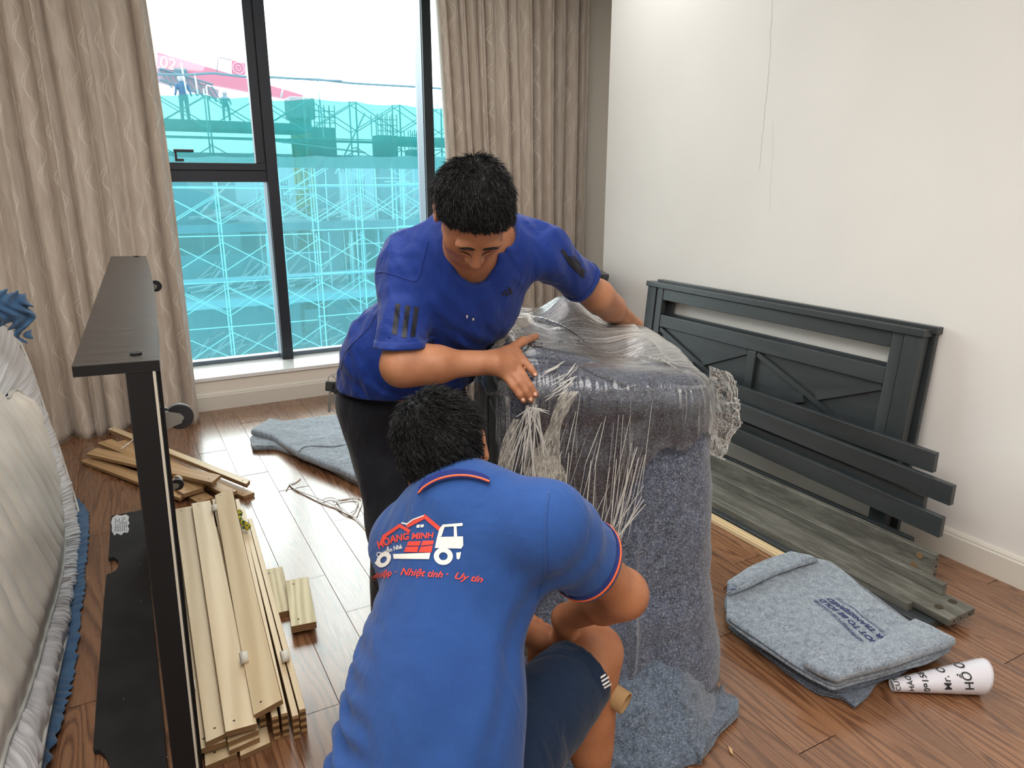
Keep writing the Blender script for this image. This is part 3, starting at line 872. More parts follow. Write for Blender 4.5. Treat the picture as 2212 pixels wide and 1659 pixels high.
def headboard(name, y0, y1, xtop, xbot, H, label, th=0.045, zb=0.0, xpanels=True):
    t = thing(name, (xbot, (y0 + y1) / 2, 0), label, 'headboard')
    L = math.hypot(xtop - xbot, H); ang = math.atan2(xtop - xbot, H)
    # local frame: origin at foot of face plane, X into the wall, Y along, Z up the lean
    Mx = Matrix.Translation((xbot, 0, 0)) @ Matrix.Rotation(ang, 4, 'Y')
    def b(nm, ya, yb, za, zb_, xa=0.0, xb=None, m='grey_wood', bev=0.003):
        return box(nm, (xa, ya, za), (th if xb is None else xb, yb, zb_), M[m], t, bev, 2, Mx)
    S = H / 0.935
    b('cap_rail', y0 - 0.008, y1 + 0.008, 0.908 * S, L, -0.012, th + 0.012)
    b('post', y0, y0 + 0.078, 0.012, 0.908 * S, m='grey_wood_x'); b('post', y1 - 0.078, y1, 0.012, 0.908 * S, m='grey_wood_x')
    b('stile', y0 + 0.083, y0 + 0.135, 0.30, 0.908 * S, 0.006, th - .006, 'grey_wood_x'); b('stile', y1 - 0.135, y1 - 0.083, 0.30, 0.908 * S, 0.006, th - .006, 'grey_wood_x')
    a, c = y0 + 0.137, y1 - 0.137
    b('top_rail', a, c, 0.84 * S, 0.906 * S, 0.008, th - .008)
    b('middle_rail', a, c, 0.680 * S, 0.752 * S, 0.008, th - .008)
    b('bottom_rail', a, c, 0.315 * S, 0.385 * S, 0.008, th - .008)
    m = (a + c) / 2
    if xpanels:
        b('centre_stile', m - 0.028, m + 0.028, 0.387 * S, 0.678 * S, 0.008, th - .008, 'grey_wood_x')
        b('panel', a + .001, m - 0.03, 0.387 * S, 0.678 * S, 0.026, 0.034); b('panel', m + 0.03, c - .001, 0.387 * S, 0.678 * S, 0.026, 0.034)
        for ya, yb in ((a, m - 0.029), (m + 0.029, c)):
            for s in (0, 1):
                p = Vector((0.012 + 0.001 * s, ya, 0.39 * S)); q = Vector((0.012 + 0.001 * s, yb, 0.676 * S))
                if s: p.z, q.z = q.z, p.z
                d = (q - p).normalized(); n = Vector((0, -d.z, d.y)) * 0.023
                segs = [(p, q)] if s == 0 else [(p, p.lerp(q, 0.455)), (p.lerp(q, 0.545), q)]
                for u, v in segs:
                    # mitred ends stay inside the field
                    V = [u + n, u - n, v - n, v + n]
                    for k in V: k.y = min(max(k.y, ya), yb); k.z = min(max(k.z, 0.387 * S), 0.678 * S)
                    V += [k + Vector((0.013, 0, 0)) for k in V]
                    o = mesh_obj('diagonal_brace', [Mx @ k for k in V], [(3, 2, 1, 0), (4, 5, 6, 7), (0, 1, 5, 4), (1, 2, 6, 5), (2, 3, 7, 6), (3, 0, 4, 7)], M['grey_wood'], t)
    else:
        b('panel', a, c, 0.387 * S, 0.678 * S, 0.02, 0.034)
    return t
headboard('headboard', 1.700, 3.440, 2.815, 2.735, 0.935, 'grey headboard with two crossed panels leaning on the white wall')
headboard('footboard', 1.680, 3.400, 2.868, 2.806, 0.945, 'second grey bed end hidden flat behind the crossed headboard', th=0.022, xpanels=False)

# tiered frame of four long rails standing in front of the headboard
fr = thing('slatted_bed_side', (2.66, 2.2, 0), 'dark grey bed side of four long paired rails on posts before the headboard', 'bed frame')
def rail(nm, x, th, y_a, y_b, za, zb, ha, m, par, holes=()):
    """board from (y_a, top za) to (y_b, top zb), height ha"""
    V = []
    for y, z in ((y_a, za), (y_b, zb)):
        V += [(x, y, z - ha), (x + th, y, z - ha), (x + th, y, z), (x, y, z)]
    bm = bmesh.new(); vs = [bm.verts.new(v) for v in V]
    for f in ((0, 1, 2, 3), (7, 6, 5, 4), (0, 4, 5, 1), (1, 5, 6, 2), (2, 6, 7, 3), (3, 7, 4, 0)): bm.faces.new([vs[i] for i in f])
    bmesh.ops.recalc_face_normals(bm, faces=bm.faces)
    bmesh.ops.bevel(bm, geom=bm.edges[:], offset=0.002, segments=1, affect='EDGES')
    o = bm_obj(nm, bm, m, par)
    return o
rail('rail', 2.690, 0.026, 1.505, 3.20, 0.492, 0.520, 0.082, M['grey_wood'], fr)
rail('rail', 2.655, 0.026, 1.402, 3.10, 0.402, 0.452, 0.082, M['grey_wood'], fr)
rail('rail', 2.690, 0.026, 1.520, 3.20, 0.303, 0.345, 0.060, M['grey_wood'], fr)
rail('rail', 2.655, 0.026, 1.420, 3.10, 0.262, 0.318, 0.085, M['grey_wood'], fr)
for y in (2.66, 3.02):
    o = box('post', (2.682, y, 0.0), (2.689, y + 0.065, 0.49), M['grey_wood_x'], fr, 0.001)
bm = bmesh.new()
def disc(bm, c, nrm, r, th, n=14):
    q = Vector(nrm).to_track_quat('Z', 'Y').to_matrix().to_4x4()
    bmesh.ops.create_cone(bm, cap_ends=True, segments=n, radius1=r, radius2=r, depth=th, matrix=Matrix.Translation(c) @ q)
disc(bm, Vector((2.653, 2.575, 0.255)), (1, 0, 0), 0.006, 0.006); bm_obj('bolt', bm, plain('steel', '#8d9294', 0.3, 0.9), fr)

# heavy side rails lying on the floor
M['hole'] = plain('drilled_hole', '#3a3020', 0.9); M['hole2'] = plain('open_wood_bore', '#7d6547', 0.9)
def holes(lst, par, nrm=(1, 0, 0), m='hole2'):
    for c, r in lst:
        bm = bmesh.new(); disc(bm, Vector(c), nrm, r, 0.002, 20); bm_obj('bore_hole', bm, M[m], par)
r1 = thing('bed_side_rail', (2.63, 2.3, 0), 'worn grey bed side rail standing on edge, two bore holes at its end', 'bed rail')
rail('board', 2.622, 0.028, 1.402, 3.35, 0.121, 0.121, 0.119, M['worn_rail'], r1)
rail('ledge', 2.594, 0.026, 1.520, 3.30, 0.040, 0.040, 0.026, M['worn_rail'], r1)
holes([((2.621, 1.462, 0.092), 0.0135), ((2.621, 1.478, 0.040), 0.0135)], r1)
bm = bmesh.new()
for z in (0.098, 0.068, 0.035): disc(bm, Vector((2.637, 1.4012, z)), (0, 1, 0), 0.004, 0.002, 8)
tag(bm_obj('dowel_hole', bm, M['dark_edge'], r1), kind='stuff')
r2 = thing('bed_side_rail', (2.40, 2.2, 0), 'worn grey bed side rail lying flat with raised ledge and bored end', 'bed rail')
rail('board', 2.345, 0.150, 1.170, 3.20, 0.062, 0.062, 0.028, M['worn_rail'], r2)
rail('ledge', 2.468, 0.026, 1.275, 3.15, 0.104, 0.104, 0.042, M['worn_rail'], r2)
rail('ledge', 2.315, 0.028, 1.300, 3.15, 0.060, 0.060, 0.042, M['worn_rail'], r2)
holes([((2.385, 1.235, 0.0625), 0.0145), ((2.462, 1.232, 0.0625), 0.0145)], r2, (0, 0, 1), 'hole')
bm = bmesh.new()
for x in (2.37, 2.41, 2.46): disc(bm, Vector((x, 1.1695, 0.048)), (0, 1, 0), 0.004, 0.002, 8)
tag(bm_obj('dowel_hole', bm, M['dark_edge'], r2), kind='stuff')
r3 = thing('bed_side_rail', (2.40, 2.2, 0), 'dark narrow bed rail lying underneath the flat bored rail', 'bed rail')
rail('board', 2.285, 0.125, 1.215, 3.1, 0.030, 0.030, 0.029, M['grey_wood'], r3)
r4 = thing('bed_side_rail', (2.70, 2.3, 0), 'dark grey bed rail lying at the foot of the headboard legs', 'bed rail')
rail('board', 2.716, 0.026, 1.560, 3.3, 0.095, 0.095, 0.093, M['grey_wood'], r4)
holes([((2.715, 1.60, 0.068), 0.013)], r4, m='hole')
r5 = thing('bed_side_rail', (2.57, 2.4, 0), 'thin weathered grey rail lying between the two bored rails', 'bed rail')
rail('board', 2.520, 0.070, 1.95, 3.3, 0.030, 0.030, 0.029, M['worn_rail'], r5)
M['pine'] = wood('pale_pine', '#c9ac7f', '#dfc79f', axis=1, scale=1.0, rough=0.6, bump=0.06, var=0.04)
lt = rail('pine_lath', 2.235, 0.045, 1.62, 2.62, 0.022, 0.022, 0.021, M['pine'], None)
tag(lt, 'pale pine lath on the floor poking out from under the folded blankets', 'lath')

# two panels leaning upright at the corner of the curtain recess
def leaning_panel(a, b, H, th, label, dz=0.0):
    a, b = Vector(a), Vector(b); Mx, L = beam_M(a, b, 0, 0)
    t = thing('bed_end_panel', (a + b) / 2, label, 'bed panel')
    box('panel', (0.05, 0, 0.10), (L - 0.05, th * 0.6, H - 0.05), M['grey_wood'], t, 0.002, 2, Mx)
    box('cap_rail', (-0.006, -0.004, H - 0.03), (L, th + 0.004, H), M['grey_wood'], t, 0.003, 2, Mx)
    box('post', (0, 0, 0), (0.06, th, H - 0.03), M['grey_wood_x'], t, 0.003, 2, Mx); box('post', (L - 0.06, 0, 0), (L, th, H - 0.03), M['grey_wood_x'], t, 0.003, 2, Mx)
leaning_panel((2.625, 3.690, 0), (3.085, 4.72, 0), 0.955, 0.036, 'grey bed end panel standing at the recess corner, on the curtain side')
leaning_panel((2.668, 3.655, 0), (3.150, 4.735, 0), 0.960, 0.038, 'grey bed end panel standing at the recess corner, on the white wall side')

# ------------------------------------------------------------------ trundle bed box tipped on its side
M['black_board'] = plain('black_laminate', '#0b0b0d', 0.55, spec=0.3)
def m_top():
    t = NT('dark_wood_top')
    a = t.noise(t.coord('Object', (6, 60, 6)), 1.0, 5, 0.65, 0.4); b = t.noise(t.coord('Object', (30, 260, 30)), 1.0, 3, 0.6)
    g = t.math('ADD', t.math('MULTIPLY', a.outputs[0], 0.6), t.math('MULTIPLY', b.outputs[0], 0.4))
    t.pbr(Base__Color=t.ramp(g, [(0.38, '#0c0a0a'), (0.55, '#211d1b'), (0.70, '#4a4643')]), Roughness=0.30, Specular__IOR__Level=0.8, Normal=t.bump(g, 0.4, 0.004))  # grain, with the board's sheen streaks also put into the lighter colour
    return t.m
M['dark_top'] = m_top()
td = thing('trundle_bed', (0.0, 2.4, 0), 'black trundle bed box on casters, tipped up on its long side', 'trundle bed')
az = math.atan2(0.062, 2.08)
LT, HT = 2.09, 1.19
# local: X right, Y along the length from the near end, Z up; sheared slightly because the box leans
TM = Matrix.Translation((0.002, 1.345, 0)) @ Matrix.Rotation(-az, 4, 'Z') @ Matrix.Rotation(math.atan2(0.030, 1.2), 4, 'Y')
def tb(nm, lo, hi, m, bev=0.0015, par=None): return box(nm, lo, hi, m, par or td, bev, 1, TM)
# top board with a faintly bowed outer edge
bm = bmesh.new(); n = 14; rows = []
for i in range(n + 1):
    f = i / n; bow = 0.010 * math.sin(PI * f)
    rows.append([bm.verts.new(TM @ Vector(q)) for q in ((-0.124, LT * f, HT), (0.006 + bow, LT * f, HT), (0.006 + bow, LT * f, HT + 0.019), (-0.124, LT * f, HT + 0.019))])
for a, b in zip(rows, rows[1:]):
    for k in range(4): bm.faces.new((a[k], b[k], b[(k + 1) % 4], a[(k + 1) % 4]))
bm.faces.new(rows[0]); bm.faces.new(rows[-1][::-1]); bmesh.ops.recalc_face_normals(bm, faces=bm.faces)
top = bm_obj('top_board', bm, M['dark_top'], td)
tb('edge_band', (-0.124, -0.0012, HT + 0.001), (0.006, 0.0, HT + 0.018), M['black_board'], 0, top)
tb('end_board', (-0.048, 0.0, 0.0), (-0.006, 0.018, HT), M['black_board'])
tb('end_board', (-0.048, LT - 0.018, 0.0), (-0.006, LT, HT), M['black_board'])
tb('bottom_board', (-0.048, 0.018, 0.0), (-0.006, LT - 0.018, 0.018), M['black_board'])
tb('base_panel', (-0.006, 0.003, 0.0), (-0.001, LT - 0.003, HT), M['black_board'], 0)
M['raw_edge'] = plain('raw_board_edge', '#b9b3a4', 0.7)
tb('raw_edge', (-0.0065, 0.0, 0.0), (-0.0020, 0.003, HT), M['raw_edge'], 0)
tb('cross_rail', (-0.0005, 0.02, 0.0), (0.006, 0.06, HT), M['black_board'], 0)
for y in (0.55, 1.05, 1.55): tb('slat', (-0.046, y, 0.02), (-0.034, y + 0.07, HT - .002), M['black_board'], 0.001)
for y, z in ((0.06, HT + 0.0205), (LT - 0.04, HT + 0.0205)):
    bm = bmesh.new(); disc(bm, TM @ Vector((-0.030, y, z)), (0, 0, 1), 0.010, 0.004, 18); bm_obj('screw_cap', bm, M['black_board'], top)
M['steel'] = plain('zinc_plate', '#8b8b86', 0.35, 0.8)
def caster(y, z):
    c = TM @ Vector((0.0, y, z)); ca = bmesh.new()
    add_box(ca, (-0.004, -0.002, -0.024), (0.003, 0.034, 0.024), Matrix.Translation(c))
    for s in (-0.004, 0.022):   # fork plates taper to the axle
        V = [(-0.004, s, -0.022), (-0.004, s, 0.020), (0.033, s, 0.008), (0.033, s, -0.010)]
        vs = [ca.verts.new(c + Vector(v)) for v in V] + [ca.verts.new(c + Vector(v) + Vector((0, 0.002, 0))) for v in V]
        for f in ((0, 1, 2, 3), (7, 6, 5, 4), (0, 4, 5, 1), (1, 5, 6, 2), (2, 6, 7, 3), (3, 7, 4, 0)): ca.faces.new([vs[i] for i in f])
    bmesh.ops.recalc_face_normals(ca, faces=ca.faces)
    o = bm_obj('caster', ca, M['steel'], td)
    w = bmesh.new(); disc(w, c + Vector((0.031, 0.010, 0.0)), (0, 1, 0), 0.0235, 0.018, 28); bm_obj('wheel', w, M['rubber'], o)
    w = bmesh.new(); disc(w, c + Vector((0.031, 0.010, 0.0)), (0, 1, 0), 0.006, 0.030, 12); bm_obj('axle', w, M['steel'], o)
    r = bmesh.new()
    bmesh.ops.create_cone(r, segments=28, radius1=0.0242, radius2=0.0242, depth=0.010, matrix=Matrix.Translation(c + Vector((0.031, 0.010, 0.0))) @ Matrix.Rotation(PI / 2, 4, 'X'))
    bm_obj('tyre', r, plain('grey_tyre', '#77787a', 0.6), o)
for px, py, d in ((368, 905, 1.34), (328, 619, 3.05), (374, 1050, 2.95), (0, 0, 0)):
    if d:
        w = TM.inverted() @ DP(px, py, d); caster(w.y, w.z)
    else: caster(0.10, 0.16)

# black board with scalloped cut-outs lying on the floor
def scallop_board():
    L = [(240, 1114), (237, 1160), (234, 1204)]
    pts = [FZ(*q, 0.018) for q in ((240, 1114), (234, 1205))]
    pts += [FZ(*q, 0.018) for q in ((246, 1203), (255, 1210), (257, 1221), (250, 1232), (240, 1238), (230, 1241))]
    pts += [FZ(*q, 0.018) for q in ((224, 1300), (217, 1400), (209, 1500), (201, 1618))]
    pts += [FZ(*q, 0.018) for q in ((214, 1619), (227, 1630), (236, 1648), (238, 1670), (228, 1690), (205, 1700))]
    a = pts[-1]; pts += [Vector((a.x - 0.005, a.y - 0.20, 0.018)), Vector((-0.062, a.y - 0.20, 0.018)), Vector((-0.055, pts[0].y - 0.0, 0.018))]
    bm = bmesh.new(); top = [bm.verts.new(p) for p in pts]; bot = [bm.verts.new((p.x, p.y, 0.0005)) for p in pts]
    bm.faces.new(top); bm.faces.new(bot[::-1]); n = len(pts)
    for i in range(n): bm.faces.new((top[i], bot[i], bot[(i + 1) % n], top[(i + 1) % n]))
    bmesh.ops.recalc_face_normals(bm, faces=bm.faces)
    return bm
t = NT('matt_black_board'); nz = t.noise(t.coord('Object', (3, 3, 3)), 2.0, 5, 0.7)
t.pbr(Base__Color=t.ramp(nz.outputs[0], [(0.4, '#1a1a1c'), (0.75, '#2b2b2d')]), Roughness=0.62, Specular__IOR__Level=0.35); M['matt_black'] = t.m
sb = bm_obj('drawer_front_board', scallop_board(), M['matt_black'])
tag(sb, 'flat matt black board with scalloped cut-outs on the floor beside the mattress', 'board')
# torn paper label with rows of small print
lb = [(243, 1118), (252, 1112), (262, 1114), (272, 1111), (279, 1116), (277, 1124), (280, 1130), (276, 1136), (279, 1143), (276, 1151), (268, 1150), (262, 1156), (252, 1152), (247, 1157), (241, 1146), (242, 1138), (240, 1128)]
bm = bmesh.new(); bm.faces.new([bm.verts.new(FZ(*q, 0.0186)) for q in lb]); lab = bm_obj('paper_label', bm, plain('torn_paper', '#d8dadd', 0.8), sb)
bm = bmesh.new(); r_ = random.Random(4)
o0, ux, uy = FZ(246, 1150, 0.0190), FZ(275, 1148, 0.0190) - FZ(246, 1150, 0.0190), FZ(248, 1117, 0.0190) - FZ(246, 1150, 0.0190)
for i in range(7):
    u = 0.05 + i * 0.14; v = 0.06
    while v < 0.9:
        l = r_.uniform(0.04, 0.16); g = r_.uniform(0.02, 0.05)
        if r_.random() < 0.86:
            q = [o0 + ux * a + uy * b for a, b in ((u, v), (u + 0.055, v), (u + 0.055, v + l), (u, v + l))]
            bm.faces.new([bm.verts.new(x) for x in q])
        v += l + g
bm_obj('small_print', bm, plain('print_grey', '#4b5160', 0.8), lab)
bm = bmesh.new()
for q in ((303, 1180), (302, 1218), (304, 1299), (267, 1510), (361, 1635)): disc(bm, FZ(*q, 0.0188), (0, 0, 1), 0.0016, 0.0006, 6)
tag(bm_obj('screw_hole', bm, M['raw_edge'], sb), kind='stuff')

# ------------------------------------------------------------------ mattress standing on its edge at the left
LA = math.radians(17.5); MP0 = Vector((-0.335, 0, 0.0)); MN = Vector((math.cos(LA), 0, math.sin(LA))); MU = Vector((-math.sin(LA), 0, math.cos(LA)))
def m2(px, py):
    p = PL(px, py, MP0, MN); return (p.y, (p - MP0).dot(MU))
def m3(y, t, h=0.0): return MP0 + MU * t + Vector((0, y, 0)) + MN * h
outer_px = [(20, 709), (32, 729), (57, 783), (81, 854), (101, 915), (118, 958), (135, 1012), (152, 1066), (163, 1105), (168, 1150), (167, 1191), (156, 1280), (139, 1365), (107, 1500), (75, 1659)]
inner_px = [(0, 861), (13, 847), (25, 844), (37, 849), (51, 864), (67, 898), (88, 948), (105, 1002), (120, 1063), (128, 1120), (131, 1199), (119, 1270), (95, 1350), (64, 1457), (32, 1548), (0, 1620)]
outer = [m2(*q) for q in outer_px]; inner = [m2(*q) for q in inner_px]
yN = outer[-1][0]
outer_c = outer + [(yN - 0.45, max(outer[-1][1], 0.03)), (0.9, 0.10), (0.45, 0.35), (0.35, 0.7), (0.55, 1.05), (1.2, 1.22), (2.2, 1.27), (3.1, 1.22), (3.6, 1.12), (3.85, 1.02)]
inner_c = inner + [(inner[-1][0] - 0.3, inner[-1][1] + 0.02), (0.95, 0.28), (0.65, 0.42), (0.6, 0.65), (0.75, 0.86), (1.3, 0.99), (2.2, 1.02), (2.9, 0.98), (3.25, 0.93)]
def closed_spline(P, N):
    P = np.array(P, float); n = len(P)
    d = np.r_[0, np.cumsum(np.linalg.norm(np.diff(np.vstack([P, P[:1]]), axis=0), axis=1))]
    Q = np.array(spline(list(P[-2:]) + list(P) + list(P[:3]), 10)); Q = Q[20:20 + n * 10 + 1]
    s = np.r_[0, np.cumsum(np.linalg.norm(np.diff(Q, axis=0), axis=1))]
    t = np.linspace(0, s[-1], N + 1)[:-1]
    return np.stack([np.interp(t, s, Q[:, 0]), np.interp(t, s, Q[:, 1])], -1), s[-1]
NO = 2600
oc, LO = closed_spline(outer_c, NO)
# pair inner to outer by angle about the centre so the ring never crosses
icd, _ = closed_spline(inner_c, 2000); cc = np.array([2.1, 0.62])
def ang(P): return np.unwrap(np.arctan2((P[:, 1] - cc[1]) * 2.2, P[:, 0] - cc[0]))
ai, ao = ang(icd), ang(oc)
ao = ao + round((ai[0] - ao[0]) / (2 * PI)) * 2 * PI
sgn = np.sign(ai[-1] - ai[0]); 
aie = np.concatenate([ai - sgn * 2 * PI, ai, ai + sgn * 2 * PI]); ice = np.vstack([icd] * 3); od = np.argsort(aie)
ic = np.stack([np.interp(ao, aie[od], ice[od, 0]), np.interp(ao, aie[od], ice[od, 1])], -1)
def M3(A, H): return np.array(MP0) + A[..., 1:2] * np.array(MU) + A[..., 0:1] * np.array([0, 1, 0]) + H[..., None] * np.array(MN)
mat = thing('mattress', (-0.5, 2.2, 0), 'bare white quilted mattress with blue ruffled cover edge standing on its side', 'mattress')
M['quilt'] = cloth('cream_quilting', '#ece4d8', '#dfd6c8', 300, 0.10, 0.75, 0.3, 6)
t = NT('ruched_satin'); t.pbr(Base__Color='#e2e0e2', Roughness=0.38, Sheen__Weight=0.4, Specular__IOR__Level=0.5); M['satin'] = t.m
M['piping'] = plain('white_piping', '#dddcd6', 0.6); M['blue_cotton'] = cloth('blue_cotton', '#46698c', '#36567a', 300, 0.2, 0.85, 0.3, 14)
arc = np.linspace(0, LO, NO, endpoint=False)
# ruched border ring
nr = 16; G = []
for i in range(nr + 1):
    r = i / nr; A = ic + (oc - ic) * r
    tuck = fbm(np.stack([arc * 26, np.full(NO, r * 1.6), np.zeros(NO)], -1), 1, 3, 3)
    fine = np.sin(arc * 210 + 3 * np.sin(arc * 31) + r * 2.0 * np.sin(arc * 13)) 
    h = 0.030 * math.sin(PI * (0.12 + 0.80 * r)) + (0.018 * tuck + 0.0035 * fine * (0.5 + tuck)) * (0.35 + 0.65 * abs(math.cos(PI * r)))
    G.append(M3(A, h))
ring = grid_obj('ruched_border', np.array(G), M['satin'], mat, close_u=True)
# quilted centre: channels run up the mattress
ys = np.linspace(icd[:, 0].min() + 1e-3, icd[:, 0].max() - 1e-3, 520); nt = 44
top_i, bot_i = icd[icd[:, 1] >= 0], None
kmin, kmax = icd[:, 0].argmin(), icd[:, 0].argmax(); r1_ = np.roll(icd, -kmin, 0); km = r1_[:, 0].argmax()
pa_, pb_ = r1_[:km + 1], r1_[km:][::-1]
oa, ob = np.argsort(pa_[:, 0]), np.argsort(pb_[:, 0])
ta_ = np.interp(ys, pa_[oa, 0], pa_[oa, 1]); tb2 = np.interp(ys, pb_[ob, 0], pb_[ob, 1]); tlo, thi = np.minimum(ta_, tb2), np.maximum(ta_, tb2)
TT = tlo[None] + (thi - tlo)[None] * np.linspace(0, 1, nt)[:, None]; YY = np.broadcast_to(ys, TT.shape)
edge = np.minimum(np.minimum(TT - tlo, thi - TT), np.minimum(YY - ys[0], ys[-1] - YY)); fall = np.clip(edge / 0.08, 0, 1)
yw = YY + 0.02 * np.sin(TT * 7) + 0.008 * np.sin(TT * 23 + YY * 9)
hh = 0.010 + fall * (0.040 * np.abs(np.sin(yw * PI / 0.125)) ** 0.38 + 0.006 * fbm(np.stack([YY * 24, TT * 5, 0 * YY], -1), 1, 8, 2)) + 0.02 * np.clip(edge / .3, 0, 1)
grid_obj('quilted_panel', M3(np.stack([YY, TT], -1), hh), M['quilt'], mat)
def ring_tube(nm, A, h, r, m, par):
    P = M3(A, np.full(len(A), h))[::8]; bm = bmesh.new(); n = 6; rg = []
    for i in range(len(P)):
        T = Vector(P[(i + 1) % len(P)] - P[i - 1]).normalized(); q = T.cross(MN).normalized()
        rg.append([bm.verts.new(Vector(P[i]) + (MN * math.cos(2 * PI * k / n) + q * math.sin(2 * PI * k / n)) * r) for k in range(n)])
    for i in range(len(rg)):
        a, b = rg[i], rg[(i + 1) % len(rg)]
        for k in range(n): bm.faces.new((a[k], a[(k + 1) % n], b[(k + 1) % n], b[k]))
    return bm_obj(nm, bm, m, par, True)
ring_tube('piping', ic, 0.014, 0.006, M['piping'], mat)
ring_tube('piping', oc, 0.012, 0.0055, M['piping'], mat)
# the body behind and the blue ruffled edge of the cover
dirn = (oc - cc); dirn /= np.linalg.norm(dirn, axis=1)[:, None]
G = []
for i in range(9):
    r = i / 8; ruf = np.sin(arc * 130 + 5 * np.sin(arc * 9)) * 0.35 * (0.6 + 0.4 * np.sin(arc * 23)) + fbm(np.stack([arc * 22, np.full(NO, r * 2), 0 * arc], -1), 1, 5, 2) * 0.9
    A = oc + dirn * (0.004 + 0.032 * math.sin(PI * 0.5 * r) + 0.007 * r * ruf[:, None] * np.array([1, 1]))
    flo = np.clip(1 - A[:, 1] / 0.10, 0, 1)
    q = M3(A, 0.006 * math.sin(PI * r) + (-0.05 * r) * (1 - flo) + flo * 0.012 * r + 0.014 * ruf * math.sin(PI * .5 * r))
    q[:, 0] += flo * r * 0.030; q[:, 2] = np.maximum(q[:, 2], 0.006 + 0.006 * (ruf + 0.6) * (1 - r * .5)); G.append(q)
grid_obj('blue_ruffle', np.array(G), M['blue_cotton'], mat, close_u=True, thick=0.002)
G = []
for r, h in ((1.0, -0.10), (0.98, -0.17), (0.90, -0.20), (0.5, -0.21), (0.01, -0.21)): 
    A = cc + (oc - cc) * r; A[:, 1] = np.maximum(A[:, 1], 0.07); G.append(M3(A, np.full(NO, h)))
grid_obj('backing', np.array(G), M['blue_cotton'], mat, close_u=True)
# gathered corner of blue cloth sitting on the far top corner
S = Sdf(); c = PY(24, 668, 3.86)
for dx, dz, r in ((0, 0, 0.060), (-0.075, -0.005, 0.06), (0.035, -0.03, 0.045), (0.03, 0.04, 0.035), (-0.02, 0.045, 0.045), (-0.11, 0.01, 0.05), (0.02, -0.075, 0.035), (0.035, -0.12, 0.022)):
    S.ell(c + Vector((dx, 0.02 * math.sin(dx * 50), dz)), (r, r * 0.8, r * 1.05), k=0.02)
S.disp = lambda P: 0.010 * np.sin((P[:, 0] - c.x) * 120 + 5 * np.sin((P[:, 2] - c.z) * 38)) * 1.0 + 0.02 * fbm(P, 22, 4, 3)
link_mesh('gathered_corner', S.mesh('gathered_corner', 0.006), M['blue_cotton'], mat, True)
# ------------------------------------------------------------------ plywood slats
M['ply'] = wood('birch_plywood', '#d6bd95', '#e6d0ab', axis=0, scale=0.9, rough=0.5, ring=3.0, bump=0.03, var=0.06, speck=0.10)
M['ply_tan'] = wood('tan_plywood', '#bb966a', '#cba87e', axis=0, ring=3.0, scale=0.9, rough=0.55, bump=0.04, var=0.06)
M['ply_pale'] = wood('pale_marked_plywood', '#bfae84', '#dccfa8', axis=0, scale=1.1, rough=0.6, bump=0.04, var=0.05, speck=0.5)
def m_ply_edge():
    t = NT('plywood_edge'); tc = t.n('TexCoord'); s = t.n('SeparateXYZ', Vector=tc.outputs['UV'])
    w = t.math('FRACT', t.math('MULTIPLY', s.outputs[1], 3.5))
    nz = t.noise(t.coord('Object', (1, 1, 1)), 60, 3)
    f = t.ramp(w, [(0.40, 0.0), (0.5, 1.0), (0.95, 1.0), (1.0, 0.0)])
    c = t.mix('#c4a071', '#5a3a20', f); c = t.mix(c, '#8c6a44', t.math('MULTIPLY', nz.outputs[0], 0.5))
    t.pbr(Base__Color=c, Roughness=0.7); return t.m
M['ply_edge'] = m_ply_edge()
M['tape'] = plain('white_webbing', '#e2ddd0', 0.6)
def slat(near, far, z, w, th, label, m='ply', roll=0.0, zf=None, group=None, cut=0.0, cutf=0.0, camber=0.0, holes=True, name='plywood_board', W=None):
    """flat board with its top face centre line running from `near` to `far` (photo points at height z)"""
    a = FZ(*near, z) if len(near) == 2 else Vector(near); b = FZ(*far, z if zf is None else zf) if len(far) == 2 else Vector(far)
    Mx = frame_M(a, b); L = (b - a).length
    Mx = Mx @ Matrix.Rotation(roll, 4, 'X')
    n = 8; bm = bmesh.new(); rows = []
    uvl = bm.loops.layers.uv.new('uv')
    for i in range(n + 1):
        f = i / n; dz = camber * (1 - (2 * f - 1) ** 2)
        row = []
        for yy, zz in ((-w / 2, 0), (w / 2, 0), (w / 2, -th), (-w / 2, -th)):
            x = L * f + (yy * cut if i == 0 else 0) + (yy * cutf if i == n else 0)
            row.append(bm.verts.new((x, yy, zz + dz)))
        rows.append(row)
    fs = []
    for p, q in zip(rows, rows[1:]):
        for k in range(4):
            f = bm.faces.new((p[k], q[k], q[(k + 1) % 4], p[(k + 1) % 4])); f.material_index = 0 if k in (0, 2) else 1
            for l in f.loops: l[uvl].uv = (l.vert.co.x, (-l.vert.co.z + camber * 0) / th if k != 0 else 0)
    for r in (rows[0], rows[-1]):
        f = bm.faces.new(r if r is rows[0] else r[::-1]); f.material_index = 1
        for l in f.loops: l[uvl].uv = (l.vert.co.y, 0.0 if l.vert in r[:2] else 1.0)
    bmesh.ops.recalc_face_normals(bm, faces=bm.faces)
    bmesh.ops.bevel(bm, geom=[e for e in bm.edges if abs((e.verts[0].co - e.verts[1].co).normalized().x) > 0.9 and len(e.link_faces) == 2 and e.calc_face_angle(0) > 1], offset=0.0012, segments=1, affect='EDGES')
    o = bm_obj(name, bm, M[m]); o.data.materials.append(M['ply_edge']); o.matrix_world = Mx
    o.location, o.rotation_euler = Mx.to_translation(), Mx.to_euler()
    tag(o, label, 'board' if name == 'plywood_board' else 'block', group)
    if holes:
        hb = bmesh.new()
        for x in (0.035, L - 0.035):
            disc(hb, Vector((x, w * 0.18, 0.0003 + camber * 0.05)), (0, 0, 1), 0.0035, 0.0006, 10)
        h = bm_obj('screw_hole', hb, M['hole']); h.parent = o; tag(h, kind='stuff')
    return o
